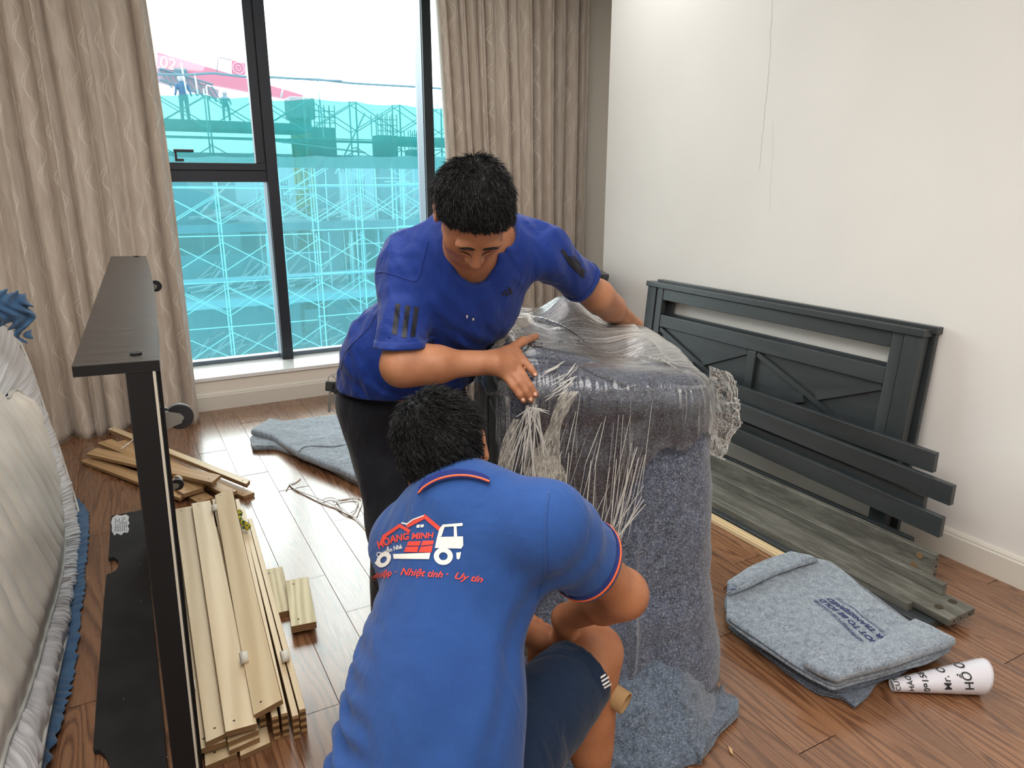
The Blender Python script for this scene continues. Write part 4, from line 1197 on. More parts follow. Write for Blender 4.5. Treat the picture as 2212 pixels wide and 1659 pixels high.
def loop(p, par, r=0.018, w=0.022, rz=0.0):
    """small white webbing loop standing on a slat"""
    bm = bmesh.new(); n = 14; A = []
    for i in range(n + 1):
        t = 2 * PI * i / n; A.append([Vector((s * w / 2, r * math.cos(t) * 1.15, r * math.sin(t) * 0.75 + r * 0.7)) for s in (-1, 1)])
    R = Matrix.Translation(p) @ Matrix.Rotation(rz, 4, 'Z'); vs = [[bm.verts.new(R @ q) for q in a] for a in A]
    for a, b in zip(vs, vs[1:]): bm.faces.new((a[0], a[1], b[1], b[0]))
    o = bm_obj('webbing_loop', bm, M['tape'], par, True); md = o.modifiers.new('t', 'SOLIDIFY'); md.thickness = 0.0015
    return o
W8, T8 = 0.080, 0.0155
gF = 'plywood bed slats stacked beside the trundle bed'
# bottom flat layers (near ends visible)
slat((478, 1641), (430, 1200), 0.0165, W8, T8, 'lowest flat plywood slat at the left of the stack, near end on the floor', cut=-0.15, group=gF)
slat((552, 1618), (470, 1180), 0.0165, W8, T8, 'lowest flat plywood slat under the middle of the stack', cut=-0.2, group=gF)
slat((528, 1607), (458, 1160), 0.034, W8, T8, 'second plywood slat up in the middle of the stack', cut=-0.2, group=gF)
slat((525, 1590), (456, 1140), 0.052, W8, T8, 'third plywood slat up, its knotty end showing mid-stack', cut=-0.15, group=gF)
s1 = slat((455, 1611), (376, 1112), 0.045, W8, T8, 'flat plywood slat with white loops right against the black trundle edge', group=gF, camber=0.012)
slat((479, 1588), (398, 1096), 0.064, W8 * 1.02, T8, 'broad plywood slat with a rough split edge, second from the trundle', cut=-0.2, group=gF, camber=0.016)
slat((521, 1572), (434, 1084), 0.0835, W8, T8, 'top plywood slat with square near end in the middle of the stack', cut=0.05, group=gF, camber=0.018)
s4 = slat((578, 1528), (482, 1062), 0.106, W8, T8, 'top plywood slat tilted across the upright ones, pale grained face', roll=-0.30, group=gF, camber=0.014)
# slats standing on edge
def edge_slat(nx, fx, ny, fy, label, h=0.078, th=0.0175, roll=0.0):
    a, b = FZ(nx, ny, h), FZ(fx, fy, h)
    return slat(tuple(a), tuple(b), 0, th, h - 0.001, label, 'ply', group=gF, holes=False, roll=roll)
edge_slat(565, 462, 1532, 1078, 'first plywood slat standing on edge under the tilted one', roll=0.0)
edge_slat(594, 494, 1548, 1092, 'second upright plywood slat, half hidden below the tilted one')
edge_slat(614, 512, 1541, 1078, 'third upright plywood slat with striped layers at its end')
s5 = edge_slat(638, 524, 1546, 1098, 'fourth upright plywood slat carrying a white webbing loop', roll=0.0)
edge_slat(653, 540, 1532, 1120, 'outermost upright plywood slat nearest the squatting man')
for q, z, par in (((414, 1490), 0.060, s1), ((378, 1142), 0.055, s1), ((616, 1425), 0.082, s5), ((514, 1113), 0.082, s5), ((528, 1428), 0.10, s4), ((464, 1103), 0.09, s4)):
    loop(FZ(*q, z), par)
nl = slat((424, 1700), (402, 1340), 0.020, 0.035, 0.018, 'narrow pale batten on the floor beside the trundle edge', 'pine', name='plywood_board', group=gF)

# second, scattered pile behind
gB = 'tan slats scattered in front of the curtain'
slat((445, 1080), (245, 958), 0.020, W8, 0.018, 'tan slat lying lowest in the scattered pile', 'ply_tan', group=gB)
slat((400, 1068), (190, 990), 0.036, W8, 0.018, 'tan slat fanned out beneath the broad top one', 'ply_tan', zf=0.02, group=gB, cut=-0.4)
slat((538, 1068), (300, 968), 0.020, 0.060, 0.018, 'tan slat with dark underside at the right end of the pile', 'ply_tan', group=gB)
slat((500, 1064), (262, 952), 0.045, 0.06, 0.018, 'tan slat squeezed under the pale one in the scattered pile', 'ply_tan', group=gB)
slat((452, 1040), (225, 952), 0.066, W8, 0.020, 'tan slat with raised rim and white strap in the pile', 'ply_tan', group=gB)
slat((536, 1041), (240, 924), 0.070, 0.042, 0.022, 'long pale slat at the back of the scattered pile', 'ply', group=gB, cut=-0.8)
slat((467, 1034), (198, 973), 0.098, 0.088, 0.018, 'broad tan slat lying on top of the scattered pile', 'ply_tan', zf=0.055, group=gB, cut=-0.5, cutf=-0.5)
sp = slat((418, 1060), (345, 1015), 0.052, 0.10, 0.020, 'short tan slat end pointing at the viewer in the pile', 'ply_tan', group=gB)
loop(FZ(385, 1040, 0.07), sp, 0.02, 0.012, 0.8)
st = tube('strap', [FZ(262, 970, .075), FZ(275, 960, .085), FZ(290, 948, .09)], 0.004, M['tape'], sp, 6)

# two short blocks on the floor
slat((608, 1322), (587, 1228), 0.024, 0.080, 0.022, 'short plywood block lying flat beside the stack, the farther one', 'ply_pale', name='wood_block')
slat((656, 1348), (641, 1250), 0.045, 0.084, 0.026, 'short plywood block propped up beside the stack, the nearer one', 'ply_pale', name='wood_block')

# green and yellow braided keeper with long ends
kc = thing('braided_cord', tuple(FZ(520, 1130, 0.095)), 'small green and yellow braided cord lying on the plywood slats', 'cord')
GRN, YLW = plain('dark_green_yarn', '#1d4a38', 0.9), plain('yellow_yarn', '#b8a52e', 0.9)
path = [DP(*FZd) for FZd in ()]
cpx = [(512, 1107), (519, 1110), (516, 1120), (521, 1128), (530, 1134), (537, 1140), (529, 1144)]
P = spline([tuple(FZ(*q, 0.100)) for q in cpx], 12)
for s, mt in ((0, YLW), (1, GRN), (2, YLW)):
    Q = []
    for i, p in enumerate(P):
        a = i * 0.55 + s * 2.1; Q.append(Vector(p) + Vector((math.cos(a) * 0.006, math.sin(a * .5) * 0.006 + (s - 1) * 0.006, 0.006 + math.sin(a) * 0.005)))
    tube('strand', Q, [0.0048 + 0.0014 * math.sin(i * 1.1) for i in range(len(Q))], mt, kc, 7)
tube('tail', [FZ(515, 1122, 0.104), FZ(500, 1113, 0.104), FZ(487, 1106, 0.100)], 0.0022, YLW, kc, 6)
tube('tail', [FZ(516, 1120, 0.104), FZ(507, 1112, 0.104), FZ(499, 1107, 0.100)], 0.0022, GRN, kc, 6)
tube('knot', [FZ(517, 1106, 0.104), FZ(521, 1112, 0.108), FZ(517, 1116, 0.104)], 0.006, GRN, kc, 7)

# white plastic string left on the floor
ws = thing('plastic_string', tuple(FZ(720, 1080, 0)), 'tangled white plastic string lying on the floor behind the blocks', 'string')
M['string'] = plain('white_plastic_string', '#e8e8e4', 0.4)
c4 = lambda x, y: (420 + x / 4.1475, 900 + y / 4.1475)
for k, pts in enumerate(([(820, 660), (850, 612), (900, 590), (950, 555)], [(850, 600), (900, 650), (1040, 705), (1140, 745), (1240, 790), (1340, 860), (1440, 905), (1535, 1000)],
            [(850, 605), (930, 668), (1130, 770), (1290, 830), (1420, 900)], [(1140, 750), (1190, 728), (1260, 735), (1300, 790), (1370, 860), (1440, 900)],
            [(1275, 745), (1340, 738), (1420, 725), (1490, 740), (1495, 790), (1470, 850), (1455, 895)], [(1240, 770), (1350, 740), (1460, 745), (1440, 830), (1400, 860)])):
    tube('strand', spline([tuple(FZ(*c4(*q), 0.004 + 0.004 * (k % 2))) for q in pts], 6), 0.0028, M['string'], ws, 6)
# ------------------------------------------------------------------ the wrapped cabinet
M['felt_dark'] = felt('dark_blue_grey_felt', '#4c5468', '#262b37', '#a2aab8', 1.0)
M['felt_light'] = felt('light_blue_grey_felt', '#84919e', '#56616f', '#c3cbd2', 1.0, 3.0)
M['felt_mid'] = felt('mid_blue_grey_felt', '#566374', '#313a46', '#98a3b0', 1.0, 7.0)
M['teal'] = plain('dark_teal_lacquer', '#15323c', 0.45)
A0 = np.array([0.800, 1.550]); VV = np.array([0.9404, -0.3401]); UU = np.array([0.3401, 0.9404]); WID, LEN = 0.575, 0.52
def loc2(u, w): return A0 + np.multiply.outer(u, VV) + np.multiply.outer(w, UU)
def L3(u, w, z):
    u, w, z = np.broadcast_arrays(np.asarray(u, float), w, z)
    p = A0 + u[..., None] * VV + w[..., None] * UU
    return np.concatenate([p, z[..., None]], -1)
# rounded rectangle perimeter, starting at the back-left corner and running left side, front, right side, back
def perim(N, rad=0.075):
    pts = []
    def arc(cx, cy, a0, a1):
        for k in range(13):
            a = a0 + (a1 - a0) * k / 12; pts.append((cx + rad * math.cos(a), cy + rad * math.sin(a)))
    arc(rad, rad, PI, 1.5 * PI); arc(WID - rad, rad, 1.5 * PI, 2 * PI); arc(WID - rad, LEN - rad, 0, .5 * PI); arc(rad, LEN - rad, .5 * PI, PI)
    pts = [(0, LEN - rad)] + pts; pts = np.array(pts)
    s = np.r_[0, np.cumsum(np.linalg.norm(np.diff(pts, axis=0), axis=1))]
    t = np.linspace(0, s[-1], N, endpoint=True)
    P = np.stack([np.interp(t, s, pts[:, 0]), np.interp(t, s, pts[:, 1])], -1)
    T = np.gradient(P, axis=0); T /= np.linalg.norm(T, axis=1)[:, None] + 1e-9
    return P, np.stack([T[:, 1], -T[:, 0]], -1), t
def ztop(u, w):
    g = lambda a, b, c, r, e: a * np.exp(-(((u - b) / r) ** 2 + ((w - c) / e) ** 2))
    return 1.05 - 0.055 * (u / WID) + 0.085 * (w / LEN) * (1 - 0.45 * u / WID) + g(0.080, 0.27, 0.40, 0.075, 0.08) + g(0.012, 0.10, 0.10, 0.10, 0.10) - g(0.030, 0.36, 0.20, 0.10, 0.12) + g(0.02, 0.48, 0.28, 0.10, 0.14)
def shell(N, z0, offs, seed, ruck, fold=0.0, NS=60, NR=14, NT_=46):
    """profile: sides from z0 up, rounded shoulder, then over the top"""
    P, Nn, s = perim(N); rows = []; uv = []
    rc = 0.062
    inward = lambda P, r: np.array([WID / 2, LEN / 2]) + (P - np.array([WID / 2, LEN / 2])) * r
    Z1 = ztop(P[:, 0], P[:, 1]) - rc
    for i in range(NS):
        v = i / NS; z = z0 + (Z1 - z0) * v
        e = offs + 0.055 * (1 - v) ** 1.6 + ruck(s, z, P)
        Q = P + Nn * e[:, None]; rows.append(L3(Q[:, 0], Q[:, 1], z))
    for i in range(NR):
        a = i / NR * PI / 2
        e = offs * math.cos(a) - rc * (1 - math.cos(a)) + ruck(s, Z1, P) * math.cos(a)
        Q = P + Nn * e[:, None]
        z = Z1 + (rc + offs) * math.sin(a); rows.append(L3(Q[:, 0], Q[:, 1], z))
    Pi = P - Nn * rc
    for i in range(NT_ + 1):
        r = 1 - i / NT_ * 0.99
        Q = inward(Pi, r)
        blend = min(1, i / 8)
        z = (ztop(P[:, 0], P[:, 1]) * (1 - blend) + ztop(Q[:, 0], Q[:, 1]) * blend) + offs
        X = L3(Q[:, 0], Q[:, 1], z)
        X[:, 2] += 0.012 * fbm(X * np.array([1, 1, 0]), 9, seed) * min(1, i / 5)
        rows.append(X)
    return np.array(rows), s
def ridge(x, k): return np.exp(-(x / k) ** 2)
def ruck_blanket(s, z, P):
    # s: 0.. along left side (0-.98), front (.98-1.55), right ...
    u, w = P[:, 0], P[:, 1]
    n3 = np.stack([s * 3.2, np.broadcast_to(z, s.shape) * 1.5, 0 * s], -1)
    r = 0.024 * fbm(n3, 2.2, 4) + 0.007 * fbm(n3 * 3, 2.2, 14)
    front = np.clip(1 - w / 0.10, 0, 1)
    r += front * (0.034 * ridge(u - 0.375 - 0.03 * (z - .5), 0.012) * np.clip((0.62 - z) * 3, 0, 1) * np.clip((z - 0.12) * 8, 0, 1))
    r += front * -0.022 * ridge(u - 0.44 + 0.15 * (z - .2), 0.03) * np.clip((0.34 - z) * 5, 0, 1)
    r += front * 0.010 * ridge(z - 0.30 - 0.10 * (u - 0.3), 0.045) * np.clip((u - 0.1) * 3, 0, 1)
    r += -0.006 * ridge(z - 0.40, 0.05) * front
    right = np.clip((u - WID + 0.05) / 0.05, 0, 1)
    r += right * (0.010 + 0.034 * np.clip(0.95 - z, 0, 1))
    r += 0.012 * ridge(z - 0.16, 0.08) + front * 0.05 * np.clip(0.45 - z, 0, 1)
    r += front * 0.015 * np.clip((z - 0.9) * 12, 0, 1) * ridge(u - 0.25, 0.12)
    return r
cab = thing('cabinet', tuple(L3(WID / 2, LEN / 2, 0)), 'dark teal cabinet showing at the left of the blanket-wrapped bundle', 'cabinet')
CMx = Matrix(((VV[0], UU[0], 0, A0[0]), (VV[1], UU[1], 0, A0[1]), (0, 0, 1, 0), (0, 0, 0, 1)))
box('body', (0.012, 0.03, 0.02), (WID - 0.03, LEN - 0.02, 0.96), M['teal'], cab, 0.004, 2, CMx)
box('top', (0.004, 0.02, 0.96), (WID - 0.03, LEN - 0.01, 0.995), M['teal'], cab, 0.006, 2, CMx)
for w0 in (0.05, 0.28): box('side_panel', (0.006, w0, 0.08), (0.012, w0 + 0.20, 0.90), M['teal'], cab, 0.003, 2, CMx)
rows, s = shell(560, 0.07, 0.010, 6, ruck_blanket)
nv, nu = rows.shape[:2]
# local coordinates for cropping the blanket: bare at the left and back-left
rel = rows[..., :2] - A0; RU, RW = rel @ VV, rel @ UU; RZ = rows[..., 2]
sS = np.broadcast_to(s, RU.shape)
fr_l = 0.006 * np.sin(RZ * 30)
keep = (RU > -0.006 + np.clip((RW - 0.08), 0, 9) * 0.55 + 0.012 * np.sin(RW * 19) - np.clip(0.80 - RW, 0, 0.08) * 0.0)
keep &= ~((RW > 0.06) & (RU < 0.05) & (RZ < 0.93))
quads = []
for i in range(nv - 1):
    kk = keep[i, :-1] & keep[i, 1:] & keep[i + 1, :-1] & keep[i + 1, 1:]
    j = np.nonzero(kk)[0]; quads.append(np.stack([i * nu + j, i * nu + j + 1, (i + 1) * nu + j + 1, (i + 1) * nu + j], -1))
me = np_mesh('moving_blanket', rows.reshape(-1, 3), np.concatenate(quads))
bl = link_mesh('moving_blanket', me, M['felt_dark'], None, True)
md = bl.modifiers.new('thickness', 'SOLIDIFY'); md.thickness = 0.009; md.offset = -1
tag(bl, 'dark blue-grey felt blanket draped over the tall bundle between the two men', 'blanket')
# stitched overlap running over the top edge of the blanket
seam = [(1131, 776), (1180, 777), (1242, 782), (1268, 792), (1295, 805), (1327, 815), (1352, 826)]
def on_shell(px, py, guess_z=1.0):
    # nearest visible shell point on the sight line
    R = np.array(ray(px, py)); R /= np.linalg.norm(R); Q = rows.reshape(-1, 3) - np.array(CO)
    t = Q @ R; d = np.linalg.norm(Q - t[:, None] * R, axis=1); m = d < 0.010
    if not m.any(): m = d < d.min() + 0.004
    k = np.argmin(np.where(m, t, 9)); return Vector(rows.reshape(-1, 3)[k]) 
bm = bmesh.new()
P = spline([tuple(on_shell(*q)) for q in seam], 6); add_tube(bm, [Vector(p) - Vector(R_).normalized() * 0.002 for p, R_ in zip(P, [Vector(p) - CO for p in P])], 0.006, 8)
bm_obj('folded_hem', bm, M['felt_dark'], bl, True)

# second blanket crumpled round the foot of the bundle
def foot_blanket():
    N = 420; P, Nn, s = perim(N, 0.09); rows = []
    for i in range(26):
        v = i / 25; z = 0.004 + 0.21 * v
        n3 = np.stack([s * 5, np.full(N, v * 2.5), 0 * s], -1)
        e = 0.012 + np.clip((P[:, 0] - WID + .05) / .05, 0, 1) * .035 + 0.030 * (1 - v) ** 2 + np.clip(1 - P[:, 1] / 0.14, 0, 1) * np.clip((0.60 - P[:, 0]) * 9, 0, 1) * (0.05 + 0.17 * (1 - v)) + 0.03 * fbm(n3, 1.3, 11) + 0.012 * np.sin(s * 34 + v * 3) * (1 - v)
        e = e - 0.02 * v
        rows.append(L3((P + Nn * e[:, None])[:, 0], (P + Nn * e[:, None])[:, 1], np.full(N, z)))
    return np.array(rows)
fb = foot_blanket()
o = grid_obj('moving_blanket', fb, M['felt_mid']); md = o.modifiers.new('t', 'SOLIDIFY'); md.thickness = 0.008
tag(o, 'crumpled blue-grey blanket bunched on the floor around the foot of the bundle', 'blanket')
fl_px = [(1490, 1600), (1515, 1560), (1540, 1500), (1562, 1478), (1568, 1497), (1582, 1500), (1598, 1512), (1595, 1535), (1560, 1568), (1530, 1600), (1515, 1640)]

def folded(name, poly, z0, z1, m, label, cat, layers=3, seed=0, parent=None, slope=None, lip=0.008, wob=0.010, top_amp=0.006, group=None, n=300):
    """folded cloth: outline `poly` (world xy), edges with rolled layers, gently uneven top"""
    P = np.array([(p[0], p[1]) for p in poly]); 
    if np.sum(P[:, 0] * np.roll(P[:, 1], -1) - np.roll(P[:, 0], -1) * P[:, 1]) < 0: P = P[::-1]
    s_ = np.r_[0, np.cumsum(np.linalg.norm(np.diff(np.vstack([P, P[:1]]), axis=0), axis=1))]
    PP = np.vstack([P, P[:1]]); t = np.linspace(0, s_[-1], n + 1)[:-1]
    Q = np.stack([np.interp(t, s_, PP[:, 0]), np.interp(t, s_, PP[:, 1])], -1)
    for _ in range(3): Q = 0.5 * Q + 0.25 * (np.roll(Q, 1, 0) + np.roll(Q, -1, 0))
    T = np.roll(Q, -1, 0) - np.roll(Q, 1, 0); T /= np.linalg.norm(T, axis=1)[:, None] + 1e-9; Nn = np.stack([T[:, 1], -T[:, 0]], -1)
    c = Q.mean(0); rows = []; nl = layers * 7
    sl = slope or (lambda x, y: 0 * x)
    for i in range(nl + 1):
        f = i / nl; ph = f * layers
        e = lip * (np.abs(math.sin(PI * ph)) ** 0.6 - 1) + wob * fbm(np.stack([t * 9, np.full(n, math.floor(min(ph, layers - .01)) * 3.3), 0 * t], -1), 1, seed, 2)
        X = Q + Nn * e[:, None]; zz = z0 + (z1 - z0) * f + 0.004 * fbm(np.stack([t * 7, np.full(n, f * 2), 0 * t], -1), 1, seed + 3) * (1 if i else 0)
        rows.append(np.concatenate([X, (zz + sl(X[:, 0], X[:, 1]) * f)[:, None]], -1))
    X0 = X.copy()
    for i in range(1, 25):
        r = 1 - i / 24 * 0.99; X = c + (X0 - c) * r
        zz = z1 + 0.004 * (1 - r) ** 0.5 + top_amp * fbm(np.concatenate([X, np.full((n, 1), seed)], -1), 11, seed, 3) * min(1, i / 3) + sl(X[:, 0], X[:, 1])
        rows.append(np.concatenate([X, zz[:, None]], -1))
    G = np.array(rows); G[..., 2] = np.maximum(G[..., 2], 0.002)
    o = grid_obj(name, G, m, parent, close_u=True)
    bm = bmesh.new(); bm.from_mesh(o.data); bmesh.ops.recalc_face_normals(bm, faces=bm.faces); bm.to_mesh(o.data); bm.free()
    if cat: tag(o, label, cat, group)
    return o
fo = folded('blanket_corner', [FZ(*q, 0.03) for q in fl_px], 0.002, 0.035, M['felt_mid'], None, None, 2, 3, o, wob=0.004, n=160)

# ------------------------------------------------------------------ stretch film round the bundle
def m_film():
    t = NT('stretch_film')
    tc = t.n('TexCoord'); uvm = t.n('Mapping', Vector=tc.outputs['UV'], Scale=(1, 1, 1)).outputs[0]
    st = t.noise(t.n('Mapping', Vector=uvm, Scale=(170, 2.2, 1)).outputs[0], 1.0, 4, 0.65, 0.25)
    big = t.noise(t.n('Mapping', Vector=uvm, Scale=(13, 2.4, 1)).outputs[0], 1.0, 3, 0.6, 0.5)
    haze = t.math('MULTIPLY', t.ramp(st.outputs[0], [(0.54, 0.0), (0.66, 0.9)]), t.ramp(big.outputs[0], [(0.48, 0.0), (0.60, 1.0)]))
    at = t.n('Attribute', _attribute_name='gather_sheen')
    st2 = t.noise(t.n('Mapping', Vector=uvm, Scale=(330, 1.2, 1)).outputs[0], 1.0, 3, 0.6, 0.15)
    extra = t.math('MULTIPLY', at.outputs['Fac'], t.ramp(st2.outputs[0], [(0.36, 0.15), (0.60, 1.0)]))
    haze = t.math('MINIMUM', t.math('ADD', t.math('MULTIPLY', haze, 0.8), t.math('ADD', extra, 0.02)), 1.0)
    b = t.bump(t.math('ADD', t.math('MULTIPLY', st.outputs[0], 0.8), big.outputs[0]), 0.55, 0.004)
    tp = t.n('BsdfTransparent', Color=(0.97, 0.975, 0.98, 1)); gl = t.n('BsdfGlossy', Color=(1, 1, 1, 1), Roughness=0.07, Normal=b); df = t.n('BsdfDiffuse', Color='#e4e2dc', Normal=b)
    fr = t.n('Fresnel', IOR=1.5, Normal=b)
    m1 = t.n('MixShader', Fac=t.math('MULTIPLY', haze, 0.75)); t.set(m1.inputs[1], tp); t.set(m1.inputs[2], df)
    m2 = t.n('MixShader', Fac=t.math('MINIMUM', t.math('ADD', t.math('MULTIPLY', fr.outputs[0], 1.8), 0.0), 0.9)); t.set(m2.inputs[1], m1); t.set(m2.inputs[2], gl)
    t.t.links.new(m2.outputs[0], t.out.inputs[0]); return t.m
M['film'] = m_film()
def ruck_film(s, z, P):
    u, w = P[:, 0], P[:, 1]
    zz = np.broadcast_to(z, s.shape)
    fan = s + 0.10 * (zz - 0.8) * np.sin(s * 9)
    r = ruck_blanket(s, np.minimum(zz, 0.93), P) * 0.6 + 0.012
    r += 0.004 * np.abs(fbm(np.stack([fan * 60, zz * 1.5, 0 * s], -1), 1, 2, 3)) + 0.0025 * np.abs(fbm(np.stack([fan * 130 + 9, zz * 2.5, 0 * s], -1), 1, 5, 2))
    return r
def lower(u, w):   # how far down the film reaches
    z = np.where(u > 0.40, 0.80 + 0.28 * (u - 0.40), np.where(u > 0.30, 0.62 + 1.8 * (u - 0.30), 0.30 + 1.0 * u))
    z = np.where(w > 0.12, np.maximum(z, 0.86), z)
    return np.where((u < 0.05), 0.15, z)
frows, s = shell(900, 0.10, 0.018, 6, ruck_film, NS=110, NR=14, NT_=70)
# cross wrinkles on the top sheet, running across the bundle
rel = frows[..., :2] - A0; RU, RW, RZ = rel @ VV, rel @ UU, frows[..., 2]
topm = np.clip((RZ - 0.97) * 30, 0, 1)
frows[..., 2] += topm * 0.0045 * np.abs(fbm(np.stack([RU * 4 + RW * 1.2, RW * 62 - RU * 14, 0 * RU], -1), 1, 7, 3))
nv, nu = frows.shape[:2]
keep = (RZ > lower(RU, RW) + 0.015 * np.sin(RU * 60)) 
quads = []
for i in range(nv - 1):
    kk = keep[i, :-1] & keep[i, 1:] & keep[i + 1, :-1] & keep[i + 1, 1:]
    j = np.nonzero(kk)[0]; quads.append(np.stack([i * nu + j, i * nu + j + 1, (i + 1) * nu + j + 1, (i + 1) * nu + j], -1))
Q = np.concatenate(quads)
UVu = np.broadcast_to(s / s[-1], (nv, nu)); UVv = RZ.copy()
# on the top the streaks run across, so swap the axes there
tU = RW * 0.9 - RU * 0.2; tV = RU * 1.2
UU_ = np.where(topm > 0.5, tU, UVu).ravel(); VV_ = np.where(topm > 0.5, tV, UVv).ravel()
me = bpy.data.meshes.new('stretch_film'); fv = frows.reshape(-1, 3)
me = np_mesh('stretch_film', fv, Q); l = me.uv_layers.new(name='uv')
vi = np.empty(len(me.loops), np.int32); me.loops.foreach_get('vertex_index', vi)
l.data.foreach_set('uv', np.stack([UU_[vi], VV_[vi]], -1).astype(np.float32).ravel())
gm = np.exp(-((RU - 0.40 - (RW - .2) * .2) / 0.13) ** 2 - ((RW - 0.34) / 0.16) ** 2) * topm * 0.9  # whitens the top sheet: bunched film plus highlights painted into the colour
gm += np.exp(-((RU - 0.10) / 0.10) ** 2 - ((RW - 0.48) / 0.10) ** 2) * topm * .35
al = me.attributes.new('gather_sheen', 'FLOAT', 'POINT'); al.data.foreach_set('value', np.clip(gm, 0, 1).astype(np.float32).ravel())
film = link_mesh('stretch_film', me, M['film'], None, True)
tag(film, 'clear wrinkled stretch film wound over the blanket-wrapped bundle', 'plastic film')
# ear of loose film sticking out at the right shoulder
ear = []
nU, nV = 40, 60
for j in range(nV):
    f = j / (nV - 1); row = []
    e0 = DP(1548, 790 + 190 * f, 2.05); 
    reach = 62 * math.sin(PI * min(1, f * 0.85 + 0.10)) ** 0.8 * (1 - 0.25 * f)
    for i in range(nU):
        g = i / (nU - 1)
        p = DP(1532 + (reach + 12) * g + 4 * math.sin(f * 14) * g, 790 + 190 * f + 40 * g * (f - 0.1) * 0.4 + 25 * g * (1 - f) * 0.6, 2.00 + 0.05 * g)
        row.append(p)
    ear.append(row)
E_ = np.array([[tuple(p) for p in r] for r in ear])
jj, ii = np.meshgrid(np.arange(nV), np.arange(nU), indexing='ij')
E_ += (np.abs(fbm(np.stack([ii * 0.42, jj * 0.42, 0 * ii], -1), 1, 5, 3)) * 0.028 * (ii / nU))[..., None] * np.array(C_F) * -1
E_ += (fbm(np.stack([ii * 0.3, jj * 0.5, 0 * ii + 9], -1), 1, 8, 2) * 0.025 * (ii / nU))[..., None] * np.array(C_R)
t = NT('thin_film'); bm_ = t.bump(t.noise(t.coord('Object'), 28, 4, 0.6, 0.8).outputs[0], 1.0, 0.02); a = t.n('BsdfTransparent', Color=(.96, .97, .97, 1)); b = t.n('BsdfGlossy', Color=(1, 1, 1, 1), Roughness=0.08, Normal=bm_); fr_ = t.n('Fresnel', IOR=1.5, Normal=bm_)
mx = t.n('MixShader', Fac=t.math('ADD', t.math('MULTIPLY', fr_.outputs[0], 0.5), 0.01)); t.set(mx.inputs[1], a); t.set(mx.inputs[2], b); t.t.links.new(mx.outputs[0], t.out.inputs[0])
grid_obj('loose_film_end', E_, t.m, film)
bm = bmesh.new()
for jx in (nU - 1, nU - 3, nU - 8):   # twisted shiny rim of the loose end
    add_tube(bm, [Vector(E_[j, max(0, jx - (j * 7) % 4)]) for j in range(0, nV, 3)], 0.0011, 5)
M['film_rope'] = plain('twisted_film', '#cfd3d6', 0.2, spec=0.8)
t = NT('twisted_film2'); a = t.n('BsdfTransparent'); b = t.n('BsdfPrincipled', Base__Color='#e6e4de', Roughness=0.2); mx = t.n('MixShader', Fac=0.55); t.set(mx.inputs[1], a); t.set(mx.inputs[2], b); t.t.links.new(mx.outputs[0], t.out.inputs[0]); M['film_rope'] = t.m
bm_obj('film_rim', bm, M['film_rope'], film, True)
# taut twisted strands pulled down the front towards the roll
SH = frows.reshape(-1, 3)
def on_film(px, py):
    R = np.array(ray(px, py)); R /= np.linalg.norm(R); Q = SH - np.array(CO)
    t = Q @ R; d = np.linalg.norm(Q - t[:, None] * R, axis=1); m = d < 0.008
    if not m.any(): m = d < d.min() + 0.004
    k = np.argmin(np.where(m, t, 9)); return Vector(CO) + Vector(R) * (t[k] - 0.006)
r5 = random.Random(8); bm = bmesh.new()
strands = []
for i in range(34):   # fan below the pressing hand
    x0 = 1150 + r5.uniform(-14, 14); x1 = 1068 + i * 4.1 + r5.uniform(-3, 3); strands.append(((x0, 872 + r5.uniform(0, 10)), (x1, 1080 + r5.uniform(-90, 40))))
for i in range(22):
    x0 = 1215 + i * 9 + r5.uniform(-5, 5); l = r5.uniform(60, 260); y0 = 850 + r5.uniform(0, 170); strands.append(((x0, y0), (x0 - r5.uniform(5, 40), y0 + l)))
for i in range(16):
    x0 = 1380 - i * 2; strands.append(((x0 + r5.uniform(-14, 20), 1010 + r5.uniform(-60, 90)), (1318 + r5.uniform(-12, 14), 1190 + r5.uniform(-30, 20))))
strands += [((1318, 1045), (1272, 1140)), ((1322, 1080), (1296, 1158)), ((1290, 955), (1250, 1110))]
for i in range(14):
    a = -2.6 + i * 0.37; strands.append(((1148, 880), (1148 + math.cos(a) * r5.uniform(18, 42), 880 - abs(math.sin(a)) * 6 + r5.uniform(4, 26))))
for i in range(26):   # streaks beside the hand
    x0 = 1165 + r5.uniform(0, 60); y0 = 790 + i * 2.6; strands.append(((x0, y0 + 12), (x0 + r5.uniform(18, 42), y0 - r5.uniform(2, 16))))
for a, b in strands:
    n = 7; pts = [on_film(a[0] + (b[0] - a[0]) * k / n, a[1] + (b[1] - a[1]) * k / n) for k in range(n + 1)]
    for k in range(1, n): pts[k] = (pts[k - 1] + pts[k + 1]) / 2 * 0.5 + pts[k] * 0.5
    w = r5.choice([0.0004, 0.0007, 0.0010, 0.0016])
    add_tube(bm, pts, [w * (0.5 + math.sin(PI * (k + .3) / (n + .6))) for k in range(n + 1)], 4)
sf = bm_obj('film_strand', bm, M['film_rope'], film, True); tag(sf, kind='stuff')
